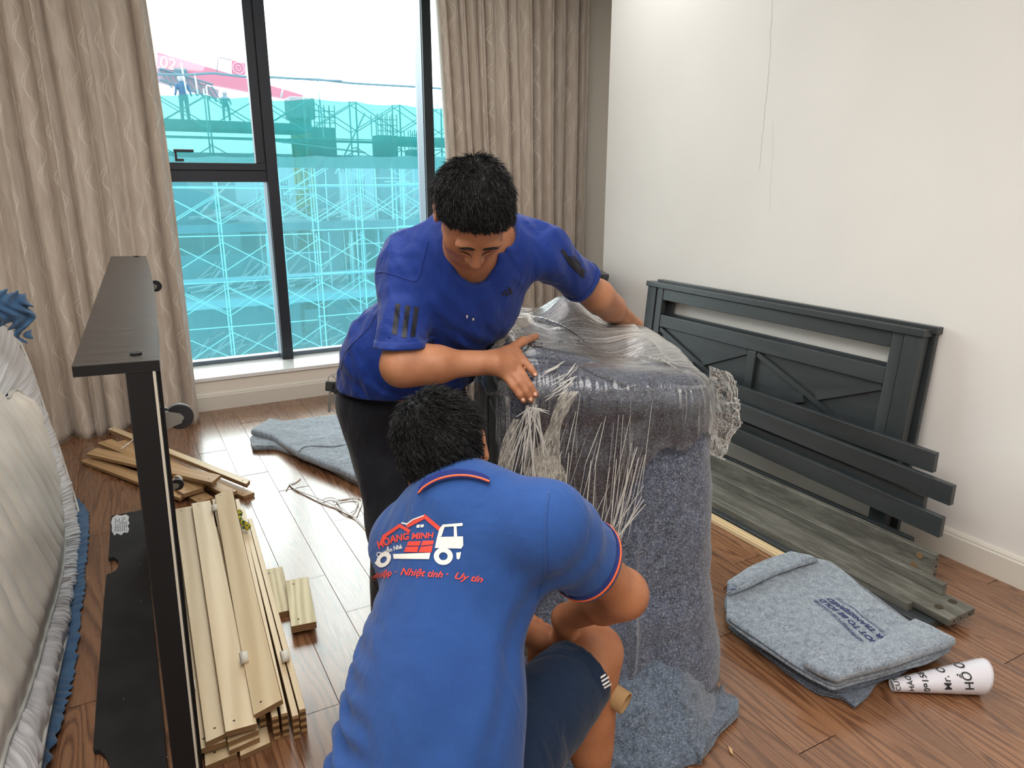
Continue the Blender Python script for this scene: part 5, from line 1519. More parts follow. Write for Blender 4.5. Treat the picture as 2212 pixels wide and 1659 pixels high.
# torn whitish gathers (bunched film) on the front
def gather_sheen(pts, widths, nm='bunched_film'):
    P = [on_film(*q) for q in spline([(a, b, 0) for a, b in pts], 8) for q in [(q[0], q[1])]] if False else [on_film(q[0], q[1]) for q in spline([(a, b, 0) for a, b in pts], 8)]
    W = np.interp(np.linspace(0, 1, len(P)), np.linspace(0, 1, len(widths)), widths); G = []
    for p, w in zip(P, W):
        G.append([tuple(p + C_R * (w * (k / 11 - 0.5) * 2) - C_F * 0.004 * abs(math.sin(k * 2.4 + p.z * 60))) for k in range(12)])
    return grid_obj(nm, np.array(G), M['film_g'], film)
t = NT('bunched_film'); tc = t.n('TexCoord'); st = t.noise(t.n('Mapping', Vector=tc.outputs['UV'], Scale=(22, 9, 1)).outputs[0], 1.0, 4, 0.7, 0.8)
a = t.n('BsdfTransparent'); b = t.n('BsdfPrincipled', Base__Color='#c8c4b8', Roughness=0.25)
mx = t.n('MixShader', Fac=t.ramp(st.outputs[0], [(0.40, 0.05), (0.62, 0.75)])); t.set(mx.inputs[1], a); t.set(mx.inputs[2], b); t.t.links.new(mx.outputs[0], t.out.inputs[0]); M['film_g'] = t.m
gather_sheen([(1232, 845), (1215, 880), (1200, 915), (1190, 950), (1178, 990), (1172, 1040)], [0.022, 0.020, 0.016, 0.022, 0.040, 0.05])
gather_sheen([(1115, 905), (1100, 950), (1092, 1000), (1086, 1045)], [0.008, 0.016, 0.020, 0.022])
gather_sheen([(1175, 985), (1190, 1020), (1200, 1060)], [0.03, 0.04, 0.03])

# roll of film with a cardboard core between the squatting man's hands
rl = thing('film_roll', tuple(DP(1340, 1515, 1.60)), 'roll of stretch film on a brown cardboard core beside the bare knee', 'film roll')
ra, rb = DP(1130, 1372, 1.75), DP(1352, 1520, 1.60)
dr = (rb - ra).normalized()
Mx = frame_M(ra, rb)
M['card'] = plain('brown_cardboard', '#a9865c', 0.8); M['card_in'] = plain('cardboard_inside', '#8a6b45', 0.9)
L = (rb - ra).length
bm = bmesh.new(); n = 36; R_ = []
for x, r in ((-0.02, 0.026), (L, 0.026), (L, 0.0215), (-0.02, 0.0215)): R_.append([bm.verts.new(Mx @ Vector((x, r * math.cos(2 * PI * k / n), r * math.sin(2 * PI * k / n)))) for k in range(n)])
for a, b in zip(R_, R_[1:] + R_[:1]):
    for k in range(n): bm.faces.new((a[k], b[k], b[(k + 1) % n], a[(k + 1) % n]))
bmesh.ops.recalc_face_normals(bm, faces=bm.faces); bm_obj('core', bm, M['card'], rl, True)
t = NT('wound_film'); v = t.coord('Object'); t.pbr(Base__Color='#8b8a84', Roughness=0.25, Specular__IOR__Level=0.6, Normal=t.bump(t.noise(v, 90, 2).outputs[0], 0.1, 0.002)); M['wound'] = t.m
tube('wound_film', [Mx @ Vector((x, 0, 0)) for x in (0.0, 0.002, L - 0.047, L - 0.045)], [0.030, 0.036, 0.036, 0.031], M['wound'], rl, 30)

# ------------------------------------------------------------------ folded blankets with the paper roll, right
low = folded('folded_blanket', [FZ(*q, 0.012) for q in ((1572, 1352), (1640, 1405), (1700, 1452), (1770, 1500), (1820, 1508), (1847, 1532), (1872, 1505), (1890, 1478), (1990, 1425), (2020, 1400), (1960, 1350), (1880, 1292), (1862, 1290), (1800, 1245), (1640, 1250))], 0.002, 0.024, M['felt_mid'],
             'lowest dark folded blanket in the right stack, one corner pointing out on the floor', 'blanket', 2, 21, wob=0.014)
mid = folded('folded_blanket', [FZ(*q, 0.035) for q in ((1570, 1340), (1640, 1392), (1720, 1450), (1800, 1497), (1850, 1490), (1900, 1472), (2020, 1418), (2046, 1402), (1990, 1362), (1900, 1300), (1820, 1240), (1760, 1215), (1600, 1245), (1568, 1290))], 0.026, 0.050, M['felt_mid'],
             'middle folded grey blanket in the right stack, seen as crumpled edges', 'blanket', 3, 22, wob=0.014)
topb = folded('folded_blanket', [FZ(*q, 0.075) for q in ((1572, 1268), (1568, 1335), (1620, 1372), (1700, 1425), (1745, 1455), (1800, 1482), (1850, 1468), (1930, 1448), (2020, 1415), (2062, 1398), (2020, 1372), (1990, 1355), (1965, 1345), (1912, 1310), (1858, 1268), (1830, 1240), (1795, 1213), (1760, 1206), (1725, 1203), (1705, 1198), (1650, 1220), (1612, 1236))], 0.052, 0.082, M['felt_light'],
              'top light grey folded blanket with blue printed warning, beside the bundle', 'blanket', 2, 23, wob=0.010, top_amp=0.010)
folded('folded_flap', [FZ(*q, 0.09) for q in ((1733, 1443), (1740, 1424), (1765, 1410), (1830, 1400), (1878, 1402), (1905, 1390), (1972, 1349), (2010, 1366), (2064, 1396), (2025, 1412), (1930, 1446), (1850, 1466), (1808, 1480), (1765, 1462))], 0.090, 0.120, M['felt_light'], None, None, 1, 24, topb, wob=0.006)
folded('folded_flap', [FZ(*q, 0.088) for q in ((1570, 1262), (1612, 1234), (1650, 1216), (1706, 1196), (1750, 1205), (1768, 1214), (1720, 1228), (1672, 1246), (1640, 1262), (1592, 1284), (1571, 1290))], 0.088, 0.106, M['felt_light'], None, None, 1, 25, topb, wob=0.006)
INK = plain('navy_ink', '#2c3566', 0.9)
def ground_text(s, px0, py0, px1, py1, z, hgt, m, parent, name='printed_text', shear=0.0, bold=0.0, flat=0.0004):
    """fit the text between two photo points on the plane z, height in metres"""
    a, b = FZ(px0, py0, z), FZ(px1, py1, z)
    o = text_obj(name, s, 1.0, None, m, None, shear, 0, bold)
    co = np.empty(len(o.data.vertices) * 3); o.data.vertices.foreach_get('co', co); co = co.reshape(-1, 3)
    W = co[:, 0].max() - co[:, 0].min(); x0 = co[:, 0].min(); L = (b - a).length
    sx = L / W; d = (b - a).normalized(); u = Vector((-d.y, d.x, 0))
    V = np.array(a) + np.outer((co[:, 0] - x0) * sx, d) + np.outer(co[:, 1] * hgt / 0.72, u)
    o.data.vertices.foreach_set('co', V.ravel().astype(np.float32)); o.data.update()
    set_parent(o, parent); return o
from mathutils.bvhtree import BVHTree
def densify(o, L):
    bm = bmesh.new(); bm.from_mesh(o.data); bmesh.ops.triangulate(bm, faces=bm.faces)
    for _ in range(5):
        es = [e for e in bm.edges if e.calc_length() > L]
        if not es: break
        bmesh.ops.subdivide_edges(bm, edges=es, cuts=1); bmesh.ops.triangulate(bm, faces=bm.faces)
    bm.to_mesh(o.data); bm.free()
def drop_on(o, targets, lift=0.0015, d=Vector((0, 0, -1)), start=0.5):
    """lay a flat print on the meshes beneath it"""
    trees = [BVHTree.FromPolygons([v.co for v in t.data.vertices], [tuple(p.vertices) for p in t.data.polygons]) for t in targets]
    for v in o.data.vertices:
        best = None
        for T in trees:
            h = T.ray_cast(v.co - d * start, d)
            if h[0] is not None and (best is None or h[3] < best): best = h[3]
        if best is not None: v.co = v.co - d * start + d * (best - lift)
zt = 0.09
def bt(s, a, b, h, **k):
    h *= 0.85
    o = ground_text(s, a[0], a[1], b[0], b[1], zt, h, INK, topb, **k); densify(o, 0.012); drop_on(o, [topb], 0.0022); return o
bt('HIS PAD PROPERTY OF U-PAKSHIP', (1885, 1399), (1764, 1292), 0.012, bold=0.012)
bt('NOT TO BE SOLD', (1902, 1388), (1778, 1290), 0.024, bold=0.03, shear=0.1)
bt('OR TRANSFERRED', (1924, 1381), (1794, 1288), 0.024, bold=0.03, shear=0.1)
bt('Exclusively by Padded Wrap', (1912, 1360), (1808, 1288), 0.009)
for a, b in (((1880, 1402), (1757, 1293)), ((1922, 1374), (1812, 1287))):
    P0, P1 = FZ(*a, zt), FZ(*b, zt); d = (P1 - P0).normalized(); n_ = Vector((-d.y, d.x, 0)) * 0.0007
    k = 14; bm = bmesh.new(); A = [bm.verts.new(P0.lerp(P1, i / k) + n_) for i in range(k + 1)]; B = [bm.verts.new(P0.lerp(P1, i / k) - n_) for i in range(k + 1)]
    for i in range(k): bm.faces.new((A[i], A[i + 1], B[i + 1], B[i]))
    o = bm_obj('printed_rule', bm, INK, topb); drop_on(o, [topb], 0.002)
# faded round globe stamp at the far left corner of the blanket
bm = bmesh.new(); c = FZ(1577, 1274, 0.095)
for a0 in np.linspace(0, PI, 7):
    A = [bm.verts.new(c + Vector((math.cos(t_) * 0.022 * math.cos(a0), math.sin(t_) * 0.022, 0))) for t_ in np.linspace(0, 2 * PI, 25)]
    B = [bm.verts.new(c + Vector((math.cos(t_) * 0.022 * math.cos(a0) + 0.0016, math.sin(t_) * 0.0205, 0))) for t_ in np.linspace(0, 2 * PI, 25)]
    for i in range(24): bm.faces.new((A[i], A[i + 1], B[i + 1], B[i]))
o = bm_obj('printed_stamp', bm, INK, topb); drop_on(o, [topb] + [c_ for c_ in topb.children if c_.name.startswith('folded_flap')], 0.002)

# paper rolled into a cone, printed side out
pa, pb = FZ(1926, 1480, 0.020), FZ(2122, 1463, 0.050)
PM = frame_M(pa, pb); PLn = (pb - pa).length
def cone(x, th, extra=0.0):
    f = x / PLn; r = 0.015 + 0.034 * f + extra
    return PM @ Vector((x, r * math.cos(th) * 1.08, r * math.sin(th) - 0.003 * (0.5 - f)))
G = []
for j in range(90):
    th = -0.9 + (2 * PI + 1.6) * j / 89; e = 0.0022 * j / 89
    G.append([tuple(cone(PLn * (i / 30) * (1 + 0.03 * math.sin(th * 1.3)) + 0.010 * math.sin(th) * (i / 30), th, e)) for i in range(31)])
M['paper'] = plain('white_paper', '#d9d8e0', 0.55)
pp = grid_obj('rolled_paper', np.array(G), M['paper'], thick=0.0006)
md = [m for m in pp.modifiers][0]
tag(pp, 'white printed paper rolled into a cone beside the folded blankets', 'paper')
BLK = plain('black_ink', '#17171a', 0.7)
def cone_text(s, xpos, th0, size, stretch=1.0):
    o = text_obj('printed_text', s, 1.0, None, BLK, None, 0, 0, 0.012); densify(o, 0.12)
    for v in o.data.vertices:
        x = xpos - v.co.y * size; r = 0.015 + 0.034 * (x / PLn)
        th = th0 + v.co.x * size * stretch / r
        v.co = cone(x, th, 0.0034)
    set_parent(o, pp)
# angle: PI is towards the viewer, increasing turns over the top
VA = PI * 1.16
def face_ang():
    m = PM @ Vector((PLn / 2, 0, 0)); l = PM.inverted().to_3x3() @ (CO - m); return math.atan2(l.z, l.y)
fa = face_ang()
dirn_ = 1 if (cone(.1, fa + .3) - cone(.1, fa)).z > 0 else -1
def ct(s, x, off, size):
    o = text_obj('printed_text', s, 1.0, None, BLK, None, 0, 0, 0.01); densify(o, 0.12)
    for v in o.data.vertices:
        xx = x - v.co.y * size; r = 0.015 + 0.034 * max(0, xx / PLn)
        v.co = cone(xx, fa + dirn_ * (off + v.co.x * size / r), 0.0036)
    set_parent(o, pp)
ct('HỒ CU', PLn * 0.80, -0.75, 0.034)
ct('Mr. CH', PLn * 0.58, -0.75, 0.028)
ct('09158', PLn * 0.36, -0.95, 0.024)
ct('HÀO', PLn * 0.20, -0.9, 0.020)
ct('CUYE', PLn * 0.06, -0.9, 0.018)

# folded blanket lying behind the standing man
bb = folded('folded_blanket', [FZ(*q, 0.05) for q in ((540, 934), (582, 909), (612, 914), (700, 904), (760, 898), (900, 895), (950, 960), (900, 1040), (800, 1040), (776, 1040), (735, 1020), (690, 1003), (645, 985), (610, 962), (590, 948))], 0.030, 0.068, M['felt_light'],
            'light blue-grey blanket lying folded on the floor behind the standing man', 'blanket', 1, 31, wob=0.006, top_amp=0.012)
folded('folded_flap', [FZ(*q, 0.015) for q in ((540, 948), (543, 971), (590, 969), (640, 984), (700, 1010), (776, 1048), (850, 1050), (920, 1000), (900, 920), (700, 920))], 0.002, 0.034, M['felt_light'], None, None, 1, 32, bb, wob=0.006)
P = spline([tuple(FZ(*q, 0.074)) for q in ((645, 975), (655, 966), (680, 963), (720, 964), (755, 958))], 6)
bm = bmesh.new(); add_tube(bm, [Vector(p) for p in P], 0.004, 6); bm_obj('folded_hem', bm, M['felt_light'], bb, True)
# splinters and crumbs on the floor
cr = bmesh.new()
for q in ((1575, 1622), (1578, 1631)): pass
V = [FZ(*q, 0.003) for q in ((1572, 1612), (1582, 1620), (1583, 1632), (1577, 1626))]
cr.faces.new([cr.verts.new(v) for v in V]); o = bm_obj('wood_chip', cr, M['ply_tan']); md = o.modifiers.new('t', 'SOLIDIFY'); md.thickness = 0.003; tag(o, 'tiny wood chip lying on the bare floor at the lower right', 'wood chip')
# ------------------------------------------------------------------ people
def m_skin(name, c, c2):
    t = NT(name); v = t.coord('Object'); n = t.noise(v, 14, 4, 0.6); f = t.noise(v, 420, 2, 0.6)
    col = t.mix(c, c2, t.ramp(n.outputs[0], [(0.4, 0.0), (0.7, 1.0)]))
    t.pbr(Base__Color=col, Roughness=0.48, Subsurface__Weight=0.08, Subsurface__Radius=(0.02, 0.008, 0.005), Subsurface__Scale=0.4, Specular__IOR__Level=0.4, Normal=t.bump(f.outputs[0], 0.08, 0.001))
    return t.m
M['skin'] = m_skin('tan_skin', '#b07a5a', '#9c6647'); M['skin2'] = m_skin('tan_skin_second', '#ad7452', '#986041')
def m_hair():
    t = NT('black_hair'); v = t.coord('Object', (1, 1, 1)); n = t.noise(v, 130, 3, 0.7, 1.0)
    t.pbr(Base__Color=t.ramp(n.outputs[0], [(0.3, '#020202'), (0.8, '#0c0a0b')]), Roughness=0.40, Specular__IOR__Level=0.35, Normal=t.bump(n.outputs[0], 0.9, 0.006)); return t.m
M['hair'] = m_hair()
def m_shirt(name, c, c2, weave=900, rough=0.8, b=0.12):
    t = NT(name); v = t.coord('Object'); n = t.noise(v, 5, 4, 0.6); f = t.noise(v, weave, 2, 0.5); cr = t.noise(v, 26, 4, 0.65, 0.6)
    col = t.mix(c, c2, t.ramp(n.outputs[0], [(0.35, 0.0), (0.7, 1.0)]))
    fo = t.noise(t.coord('Object', (1, 1, 0.55), rot=(0.3, 0.5, 0.4)), 7.5, 3, 0.5, 1.4)
    nb = t.bump(fo.outputs[0], 0.38, 0.035); nb = t.bump(cr.outputs[0], 0.18, 0.010, nb)
    t.pbr(Base__Color=col, Roughness=rough, Sheen__Weight=0.12, Sheen__Roughness=0.5, Specular__IOR__Level=0.22, Normal=t.bump(f.outputs[0], b, 0.002, nb)); return t.m
M['shirt1'] = m_shirt('deep_blue_jersey', '#0d2b74', '#123282', 700, 0.62)
M['shirt2'] = m_shirt('royal_blue_pique', '#244682', '#294e8c', 520, 0.85, 0.25)
M['navy'] = m_shirt('navy_rib', '#1a2a6a', '#1d2f72', 500, 0.8); M['orange'] = plain('orange_piping', '#e8683c', 0.7)
M['trous'] = m_shirt('black_trousers', '#101118', '#16171f', 600, 0.75)
M['shorts'] = m_shirt('navy_shorts', '#0c1f38', '#10263f', 500, 0.8)
M['wht'] = plain('cracked_white_print', '#e4e2dc', 0.7); M['redp'] = plain('red_print', '#d8473a', 0.7); M['blk'] = plain('black_print', '#0c0f1c', 0.55)
def ax(f, up):
    f = Vector(f).normalized(); r = f.cross(Vector(up)).normalized(); u = r.cross(f)
    return np.array([r, f, u]).T         # columns right, forward, up
def nv3(v): return np.array(v, float)

def head_ops(S, c, R, s=1.0, face=True):
    c = nv3(c); W = lambda x, y, z: c + R @ (np.array([x, y, z]) * s)
    e = lambda p, r, k: S.ell(W(*p), np.array(r) * s, R, k)
    e((0, -0.012, 0.028), (0.076, 0.096, 0.086), 0.02)
    e((0, 0.028, -0.030), (0.061, 0.064, 0.078), 0.03)
    e((0, 0.060, -0.088), (0.026, 0.022, 0.020), 0.03)
    e((0, 0.045, -0.070), (0.048, 0.038, 0.026), 0.03)
    for q in (-1, 1):
        e((q * 0.040, 0.052, -0.022), (0.026, 0.026, 0.026), 0.02)
        e((q * 0.079, -0.012, -0.012), (0.0075, 0.019, 0.031), 0.006)
        e((q * 0.084, -0.020, 0.004), (0.006, 0.014, 0.020), 0.006)
        S.sub(W(q * 0.088, -0.010, -0.010), np.array((0.006, 0.009, 0.017)) * s, R, 0.006)
    if face:
        for q in (-1, 1):
            S.sub(W(q * 0.031, 0.094, 0.006), np.array((0.020, 0.014, 0.012)) * s, R, 0.012)
            e((q * 0.031, 0.073, 0.003), (0.0155, 0.0135, 0.0115), 0.004)
            e((q * 0.032, 0.079, 0.026), (0.024, 0.010, 0.007), 0.012)
        S.cap(W(0, 0.084, 0.010), W(0, 0.106, -0.026), 0.0085 * s, 0.0135 * s, 0.010)
        for q in (-1, 1): e((q * 0.0135, 0.094, -0.030), (0.0095, 0.011, 0.008), 0.006)
        e((0, 0.0855, -0.056), (0.023, 0.010, 0.0055), 0.005); e((0, 0.083, -0.066), (0.019, 0.010, 0.006), 0.005)
        S.sub(W(0, 0.094, -0.0608), np.array((0.022, 0.006, 0.0012)) * s, R, 0.002)
    return W

def hair_for(name, c, R, s, parent, hairline, seed, thick=0.013, wild=1.0, whorl=None, n=11000, comb=(0, 0.7, -0.7)):
    """short hair: a soft cap that follows the skull plus thousands of strands"""
    c = nv3(c); H = Sdf(); W = lambda x, y, z: c + R @ (np.array([x, y, z]) * s)
    H.ell(W(0, -0.012, 0.028), (np.array([0.076, 0.096, 0.086]) + thick) * s, R, 0.02)
    H.ell(W(0, -0.040, -0.010), (np.array([0.066, 0.066, 0.075]) + thick * 0.5) * s, R, 0.03)
    H.disp = lambda P: 0.0055 * fbm(P, 75, seed, 3) + 0.004 * fbm(P, 22, seed + 4, 2)
    def reg(P):   # outside the hair line
        q = (P - c) @ R / s; return hairline(q)
    H.cuts.append((c, np.zeros(3), None)); H.cuts = []
    base = H.base; old = H.__call__
    class HS(Sdf):
        def __call__(self, P):
            f = H(P); q = (P - c) @ R / s; return np.maximum(f, hairline(q) * s)
    G = HS(); G.ops = H.ops
    me = G.mesh(name, 0.0045); o = link_mesh(name, me, M['hair'], parent, True)
    V = np.empty(len(me.vertices) * 3); me.vertices.foreach_get('co', V); V = V.reshape(-1, 3)
    rs = np.random.RandomState(seed); hl = hairline((V - c) @ R / s)
    ok = np.nonzero((hl < -0.001) & (H(V) > -0.004))[0]; ids = rs.choice(ok, n)
    P0 = V[ids] + rs.randn(n, 3) * 0.0025; N0 = (P0 - W(0, -0.012, 0.02)); N0 /= np.linalg.norm(N0, axis=1)[:, None]
    cmb = R @ np.array(comb, float)
    cv = np.tile(cmb, (n, 1))
    if whorl is not None:
        w = W(*whorl); dv = P0 - w; dv -= N0 * (dv * N0).sum(1)[:, None]; dv /= np.linalg.norm(dv, axis=1)[:, None] + 1e-6
        sw = np.cross(N0, dv); cv = dv * 0.9 + sw * 0.35
    T = cv - N0 * (cv * N0).sum(1)[:, None]; T /= np.linalg.norm(T, axis=1)[:, None] + 1e-6
    clump = np.stack([fbm(P0, 40, seed + k, 2) for k in (1, 2, 3)], -1)
    D1 = T + N0 * (0.12 + 0.45 * wild * rs.rand(n, 1)) + clump * 1.0 * wild + rs.randn(n, 3) * 0.13
    D1 /= np.linalg.norm(D1, axis=1)[:, None]
    D2 = D1 * 0.8 + T * 0.5; D2 /= np.linalg.norm(D2, axis=1)[:, None]
    Ln = (0.014 + 0.014 * rs.rand(n, 1)) * (0.8 + 0.5 * wild)
    Ln *= np.clip(-hl[ids] / 0.03, 0.25, 1)[:, None]
    sd = np.cross(D1, rs.randn(n, 3)); sd /= np.linalg.norm(sd, axis=1)[:, None]; wd = 0.00055
    A = P0 - N0 * 0.003; B = P0 + D1 * Ln * 0.55; C = B + D2 * Ln * 0.45
    Vs = np.stack([A - sd * wd, A + sd * wd, B - sd * wd * .8, B + sd * wd * .8, C], 1).reshape(-1, 3)
    k = np.arange(n)[:, None] * 5
    Fq = np.concatenate([k + [0, 1, 3, 2]]); Ft = np.concatenate([k + [2, 3, 4]])
    mq = bpy.data.meshes.new('hair_strand'); 
    F = [tuple(x) for x in Fq] + [tuple(x) for x in Ft]; mq.from_pydata(Vs.tolist(), [], F); mq.update()
    so_ = link_mesh('hair_strand', mq, M['hair'], o); tag(so_, kind='stuff')
    return o

def finger(S, a, dirs, lens, r0, k=0.004):
    p = nv3(a); r = r0
    for d, l in zip(dirs, lens):
        d = nv3(d); d /= np.linalg.norm(d); q = p + d * l; S.cap(p, q, r, r * 0.92, k); p = q; r *= 0.92
    return p
def px_decal(S, name, polys, m, parent, d0, off=0.0012, step=7.0):
    """flat print given in photo points, laid on the cloth surface"""
    bm = bmesh.new()
    for poly in polys:
        try: bm.faces.new([bm.verts.new((x, y, 0)) for x, y in poly])
        except Exception: pass
    bmesh.ops.triangulate(bm, faces=bm.faces)
    for _ in range(6):
        es = [e for e in bm.edges if e.calc_length() > step]
        if not es: break
        bmesh.ops.subdivide_edges(bm, edges=es, cuts=1); bmesh.ops.triangulate(bm, faces=[f for f in bm.faces if len(f.verts) > 3])
    co = np.array([v.co[:] for v in bm.verts])
    P = S.hit(co[:, 0], co[:, 1], d0, off)
    for v, p in zip(bm.verts, P): v.co = p
    for f in bm.faces:
        f.normal_update()
        if f.normal.dot(CO - f.calc_center_median()) < 0: f.normal_flip()
    return bm_obj(name, bm, m, parent)
def px_each(S, name, polys, *a, **k):
    for p in polys: px_decal(S, name, [p], *a, **k)
def px_text(S, name, s, path, size, m, parent, d0, bold=0.0, shear=0.0, off=0.0014, xs=1.0):
    """text following a photo-space baseline path [(x, y), ...]; size = cap height in px (start, end)"""
    o = text_obj(name, s, 1.0, None, m, None, shear, 0, bold); densify(o, 0.10)
    co = np.array([v.co[:] for v in o.data.vertices]); x = co[:, 0] - co[:, 0].min(); W = x.max(); f = x / W
    pth = np.array(path, float); seg = np.r_[0, np.cumsum(np.linalg.norm(np.diff(pth, axis=0), axis=1))]; t = f * seg[-1]
    bx, by = np.interp(t, seg, pth[:, 0]), np.interp(t, seg, pth[:, 1])
    e = 3.0; ux, uy = np.interp(t + e, seg, pth[:, 0]) - np.interp(t - e, seg, pth[:, 0]), np.interp(t + e, seg, pth[:, 1]) - np.interp(t - e, seg, pth[:, 1])
    L = np.hypot(ux, uy) + 1e-9; nx, ny = uy / L, -ux / L
    h = (size[0] + (size[1] - size[0]) * f) * co[:, 1] / 0.72
    P = S.hit(bx + nx * h, by + ny * h, d0, off)
    for v, p in zip(o.data.vertices, P): v.co = p
    o.data.update(); set_parent(o, parent); return o

# ======================= standing man =======================
T0 = lambda px, py, d: nv3(DP(px, py, d))
pv, bly, chs, upc, nb = T0(868, 850, 2.10), T0(888, 765, 2.02), T0(978, 640, 1.90), T0(1008, 570, 1.84), T0(1018, 512, 1.78)
shR, shL = T0(876, 572, 1.84), T0(1176, 540, 1.88)
elR, wrR = T0(868, 790, 1.745), T0(1068, 783, 1.805)
elL, wrL = T0(1292, 640, 2.08), T0(1368, 706, 2.36)
W1 = shL - shR; W1 /= np.linalg.norm(W1)
ax1 = nb - bly; ax1 /= np.linalg.norm(ax1); fr1 = np.cross(ax1, W1); fr1 /= np.linalg.norm(fr1)
if fr1 @ np.array(C_F) > 0: fr1 = -fr1
R1 = np.stack([W1, fr1, np.cross(W1, fr1)], 1)
hc1 = T0(1021, 466, 1.64)
to_cam = nv3(CO) - hc1; to_cam[2] = 0; to_cam /= np.linalg.norm(to_cam)
rt = nv3(C_R)
f_h = to_cam * 0.96 + rt * 0.20; f_h /= np.linalg.norm(f_h)
pit = math.radians(63)
f1 = f_h * math.cos(pit) - np.array([0, 0, 1]) * math.sin(pit)
RH1 = ax(f1, np.array([0, 0, 1.0]) + f_h * 0.9 + rt * 0.04)
def torso1(S, g, k=0.06):
    S.ell(pv + np.array([0, 0, .03]), np.array([.172, .135, .13]) + g, R1, k)
    S.ell(bly, np.array([.178, .145, .15]) + g, R1, k)
    S.ell(chs, np.array([.172, .122, .17]) + g, R1, k)
    S.ell(upc, np.array([.150, .095, .10]) + g, R1, k)
    S.cap(shR + W1 * .02, nb - W1 * .03, .060 + g, .060 + g, 0.05); S.cap(shL - W1 * .02, nb + W1 * .03, .058 + g, .060 + g, 0.05)
hipR1, hipL1 = T0(812, 880, 2.12), T0(930, 885, 2.16)
knR1, knL1 = T0(862, 1135, 2.10), T0(975, 1130, 2.16)
anR1, anL1 = nv3((knR1[0] - .01, knR1[1] + .08, .075)), nv3((knL1[0] + .02, knL1[1] + .10, .075))
B1 = Sdf(); head_ops(B1, hc1, RH1, 1.01)
B1.cap(hc1 + RH1 @ np.array([0, -.035, -.055]), nb, .056, .062, .03)
torso1(B1, -0.014)
B1.ell(nb + fr1 * .02 - ax1 * 0.02, (.10, .07, .06), R1, .04)
B1.chain([shR, elR, wrR], [.052, .042, .030], .03); B1.cap(elR, elR + (wrR - elR) * .35, .045, .047, .03)
B1.chain([shL, elL, wrL], [.050, .040, .030], .03); B1.cap(elL, elL + (wrL - elL) * .35, .041, .042, .02)
for h, kn, an in ((hipR1, knR1, anR1), (hipL1, knL1, anL1)):
    B1.chain([h, kn, an], [.088, .058, .042], .04)
    fd = np.array([-.35, -.93, 0]); B1.cap(an - np.array([0, 0, .030]), an + fd * .17 - np.array([0, 0, .045]), .042, .030, .03)
# right hand pressed on the film: palm then five fingers, each running to its photo position
def surf(px, py, lift):
    p = on_film(px, py); return nv3(p - Vector(ray(px, py)).normalized() * lift)
kn_px = dict(i=(1118, 763), m=(1112, 783), r=(1103, 799), p=(1092, 812))
tip_px = dict(i=(1155, 808), m=(1156, 852), r=(1147, 864), p=(1131, 866))
pc = surf(1098, 785, 0.026)
dw = float((pc - nv3(CO)) @ nv3(C_F))
wrRh = T0(1068, 783, dw - 0.01)
B1.cap(wrRh, pc, .028, .022, .02)
for kx in 'imrp':
    a = surf(*kn_px[kx], 0.020); b = surf(*tip_px[kx], 0.010)
    B1.cap(wrRh + (a - wrRh) * .25, a, .019, .0135 if kx != 'p' else .012, .014)
    mid = a + (b - a) * .40 - nv3(C_F) * .012; m2_ = a + (b - a) * .74 - nv3(C_F) * .010; r = {'i': .0098, 'm': .0102, 'r': .0096, 'p': .0086}[kx]
    B1.chain([a, mid, m2_, b], [r * 1.06, r, r * .94, r * .84], .004)
ta, tb_, tc_ = surf(1092, 762, .024), surf(1128, 738, .028), surf(1157, 727, .020)
B1.cap(wrRh, ta, .022, .017, .018); B1.chain([ta, tb_, tc_], [.0145, .0120, .0100], .008)
# left hand, reaching over and gripping the far side
hd = (wrL - elL) / np.linalg.norm(wrL - elL); hdn = hd * .6 + np.array([0.1, 0.1, -.8]); hdn /= np.linalg.norm(hdn)
plm = wrL + hdn * .055; B1.cap(wrL, plm, .028, .024, .02)
sdv = np.cross(hdn, nv3(C_R)); sdv /= np.linalg.norm(sdv)
for i, l in enumerate((.070, .078, .072, .056)):
    a = plm + sdv * (.030 - .020 * i) + hdn * .025; finger(B1, a, [hdn, hdn - nv3(C_R) * .3, hdn - nv3(C_R) * .8], [l * .42, l * .32, l * .26], .0095)
finger(B1, wrL + sdv * .03, [sdv + hdn, sdv * .4 + hdn], [.04, .03], .011)
man = link_mesh('person', B1.mesh('person', 0.0055), M['skin'], None, True)
tag(man, 'standing man in blue three-stripe T-shirt bending over the bundle, hand pressed on the film', 'person')
# brows, lashes
WH = lambda x, y, z: hc1 + RH1 @ (np.array([x, y, z]) * 1.01)
for q in (-1, 1):
    P = [B1.project([WH(q * x, .10, z)], 0.0008)[0] for x, z in ((.012, .022), (.020, .0265), (.030, .029), (.040, .0275), (.048, .022))]
    tube('eyebrow', [Vector(p) for p in P], [.0020, .0034, .0034, .0028, .0012], M['hair'], man, 8)
    P = [B1.project([WH(q * x, .10, z)], 0.0002)[0] for x, z in ((.017, -.003), (.024, -.0055), (.031, -.0065), (.038, -.005), (.045, -.001))]
    tube('eyelashes', [Vector(p) for p in P], [.0006, .0011, .0013, .0012, .0005], M['hair'], man, 6)
def hl1(q):   # front hairline and sides
    x, y, z = q[:, 0], q[:, 1], q[:, 2]
    front = (y - 0.060) * 0.75 - (z - 0.060) * 0.75 + 0.003 * np.sin(x * 260) + 0.002 * np.sin(x * 610)
    side = np.where(y > -0.005, -(z - 0.012 - (y) * 0.35), -9)
    low = np.where(y <= 0.0, -(z + 0.055 - 0.6 * np.clip(y + .03, 0, 1)), -9)
    ear = 0.022 - np.sqrt(((y + .012) / 1.0) ** 2 + ((z + .010) / 1.25) ** 2)
    ear = np.where(np.abs(x) > .06, ear, -9)
    return np.maximum.reduce([front, side, low, ear])
hair_for('hair', hc1, RH1, 1.01, man, hl1, 5, 0.011, 0.6, None, 14000, (0, 0.75, -0.2))
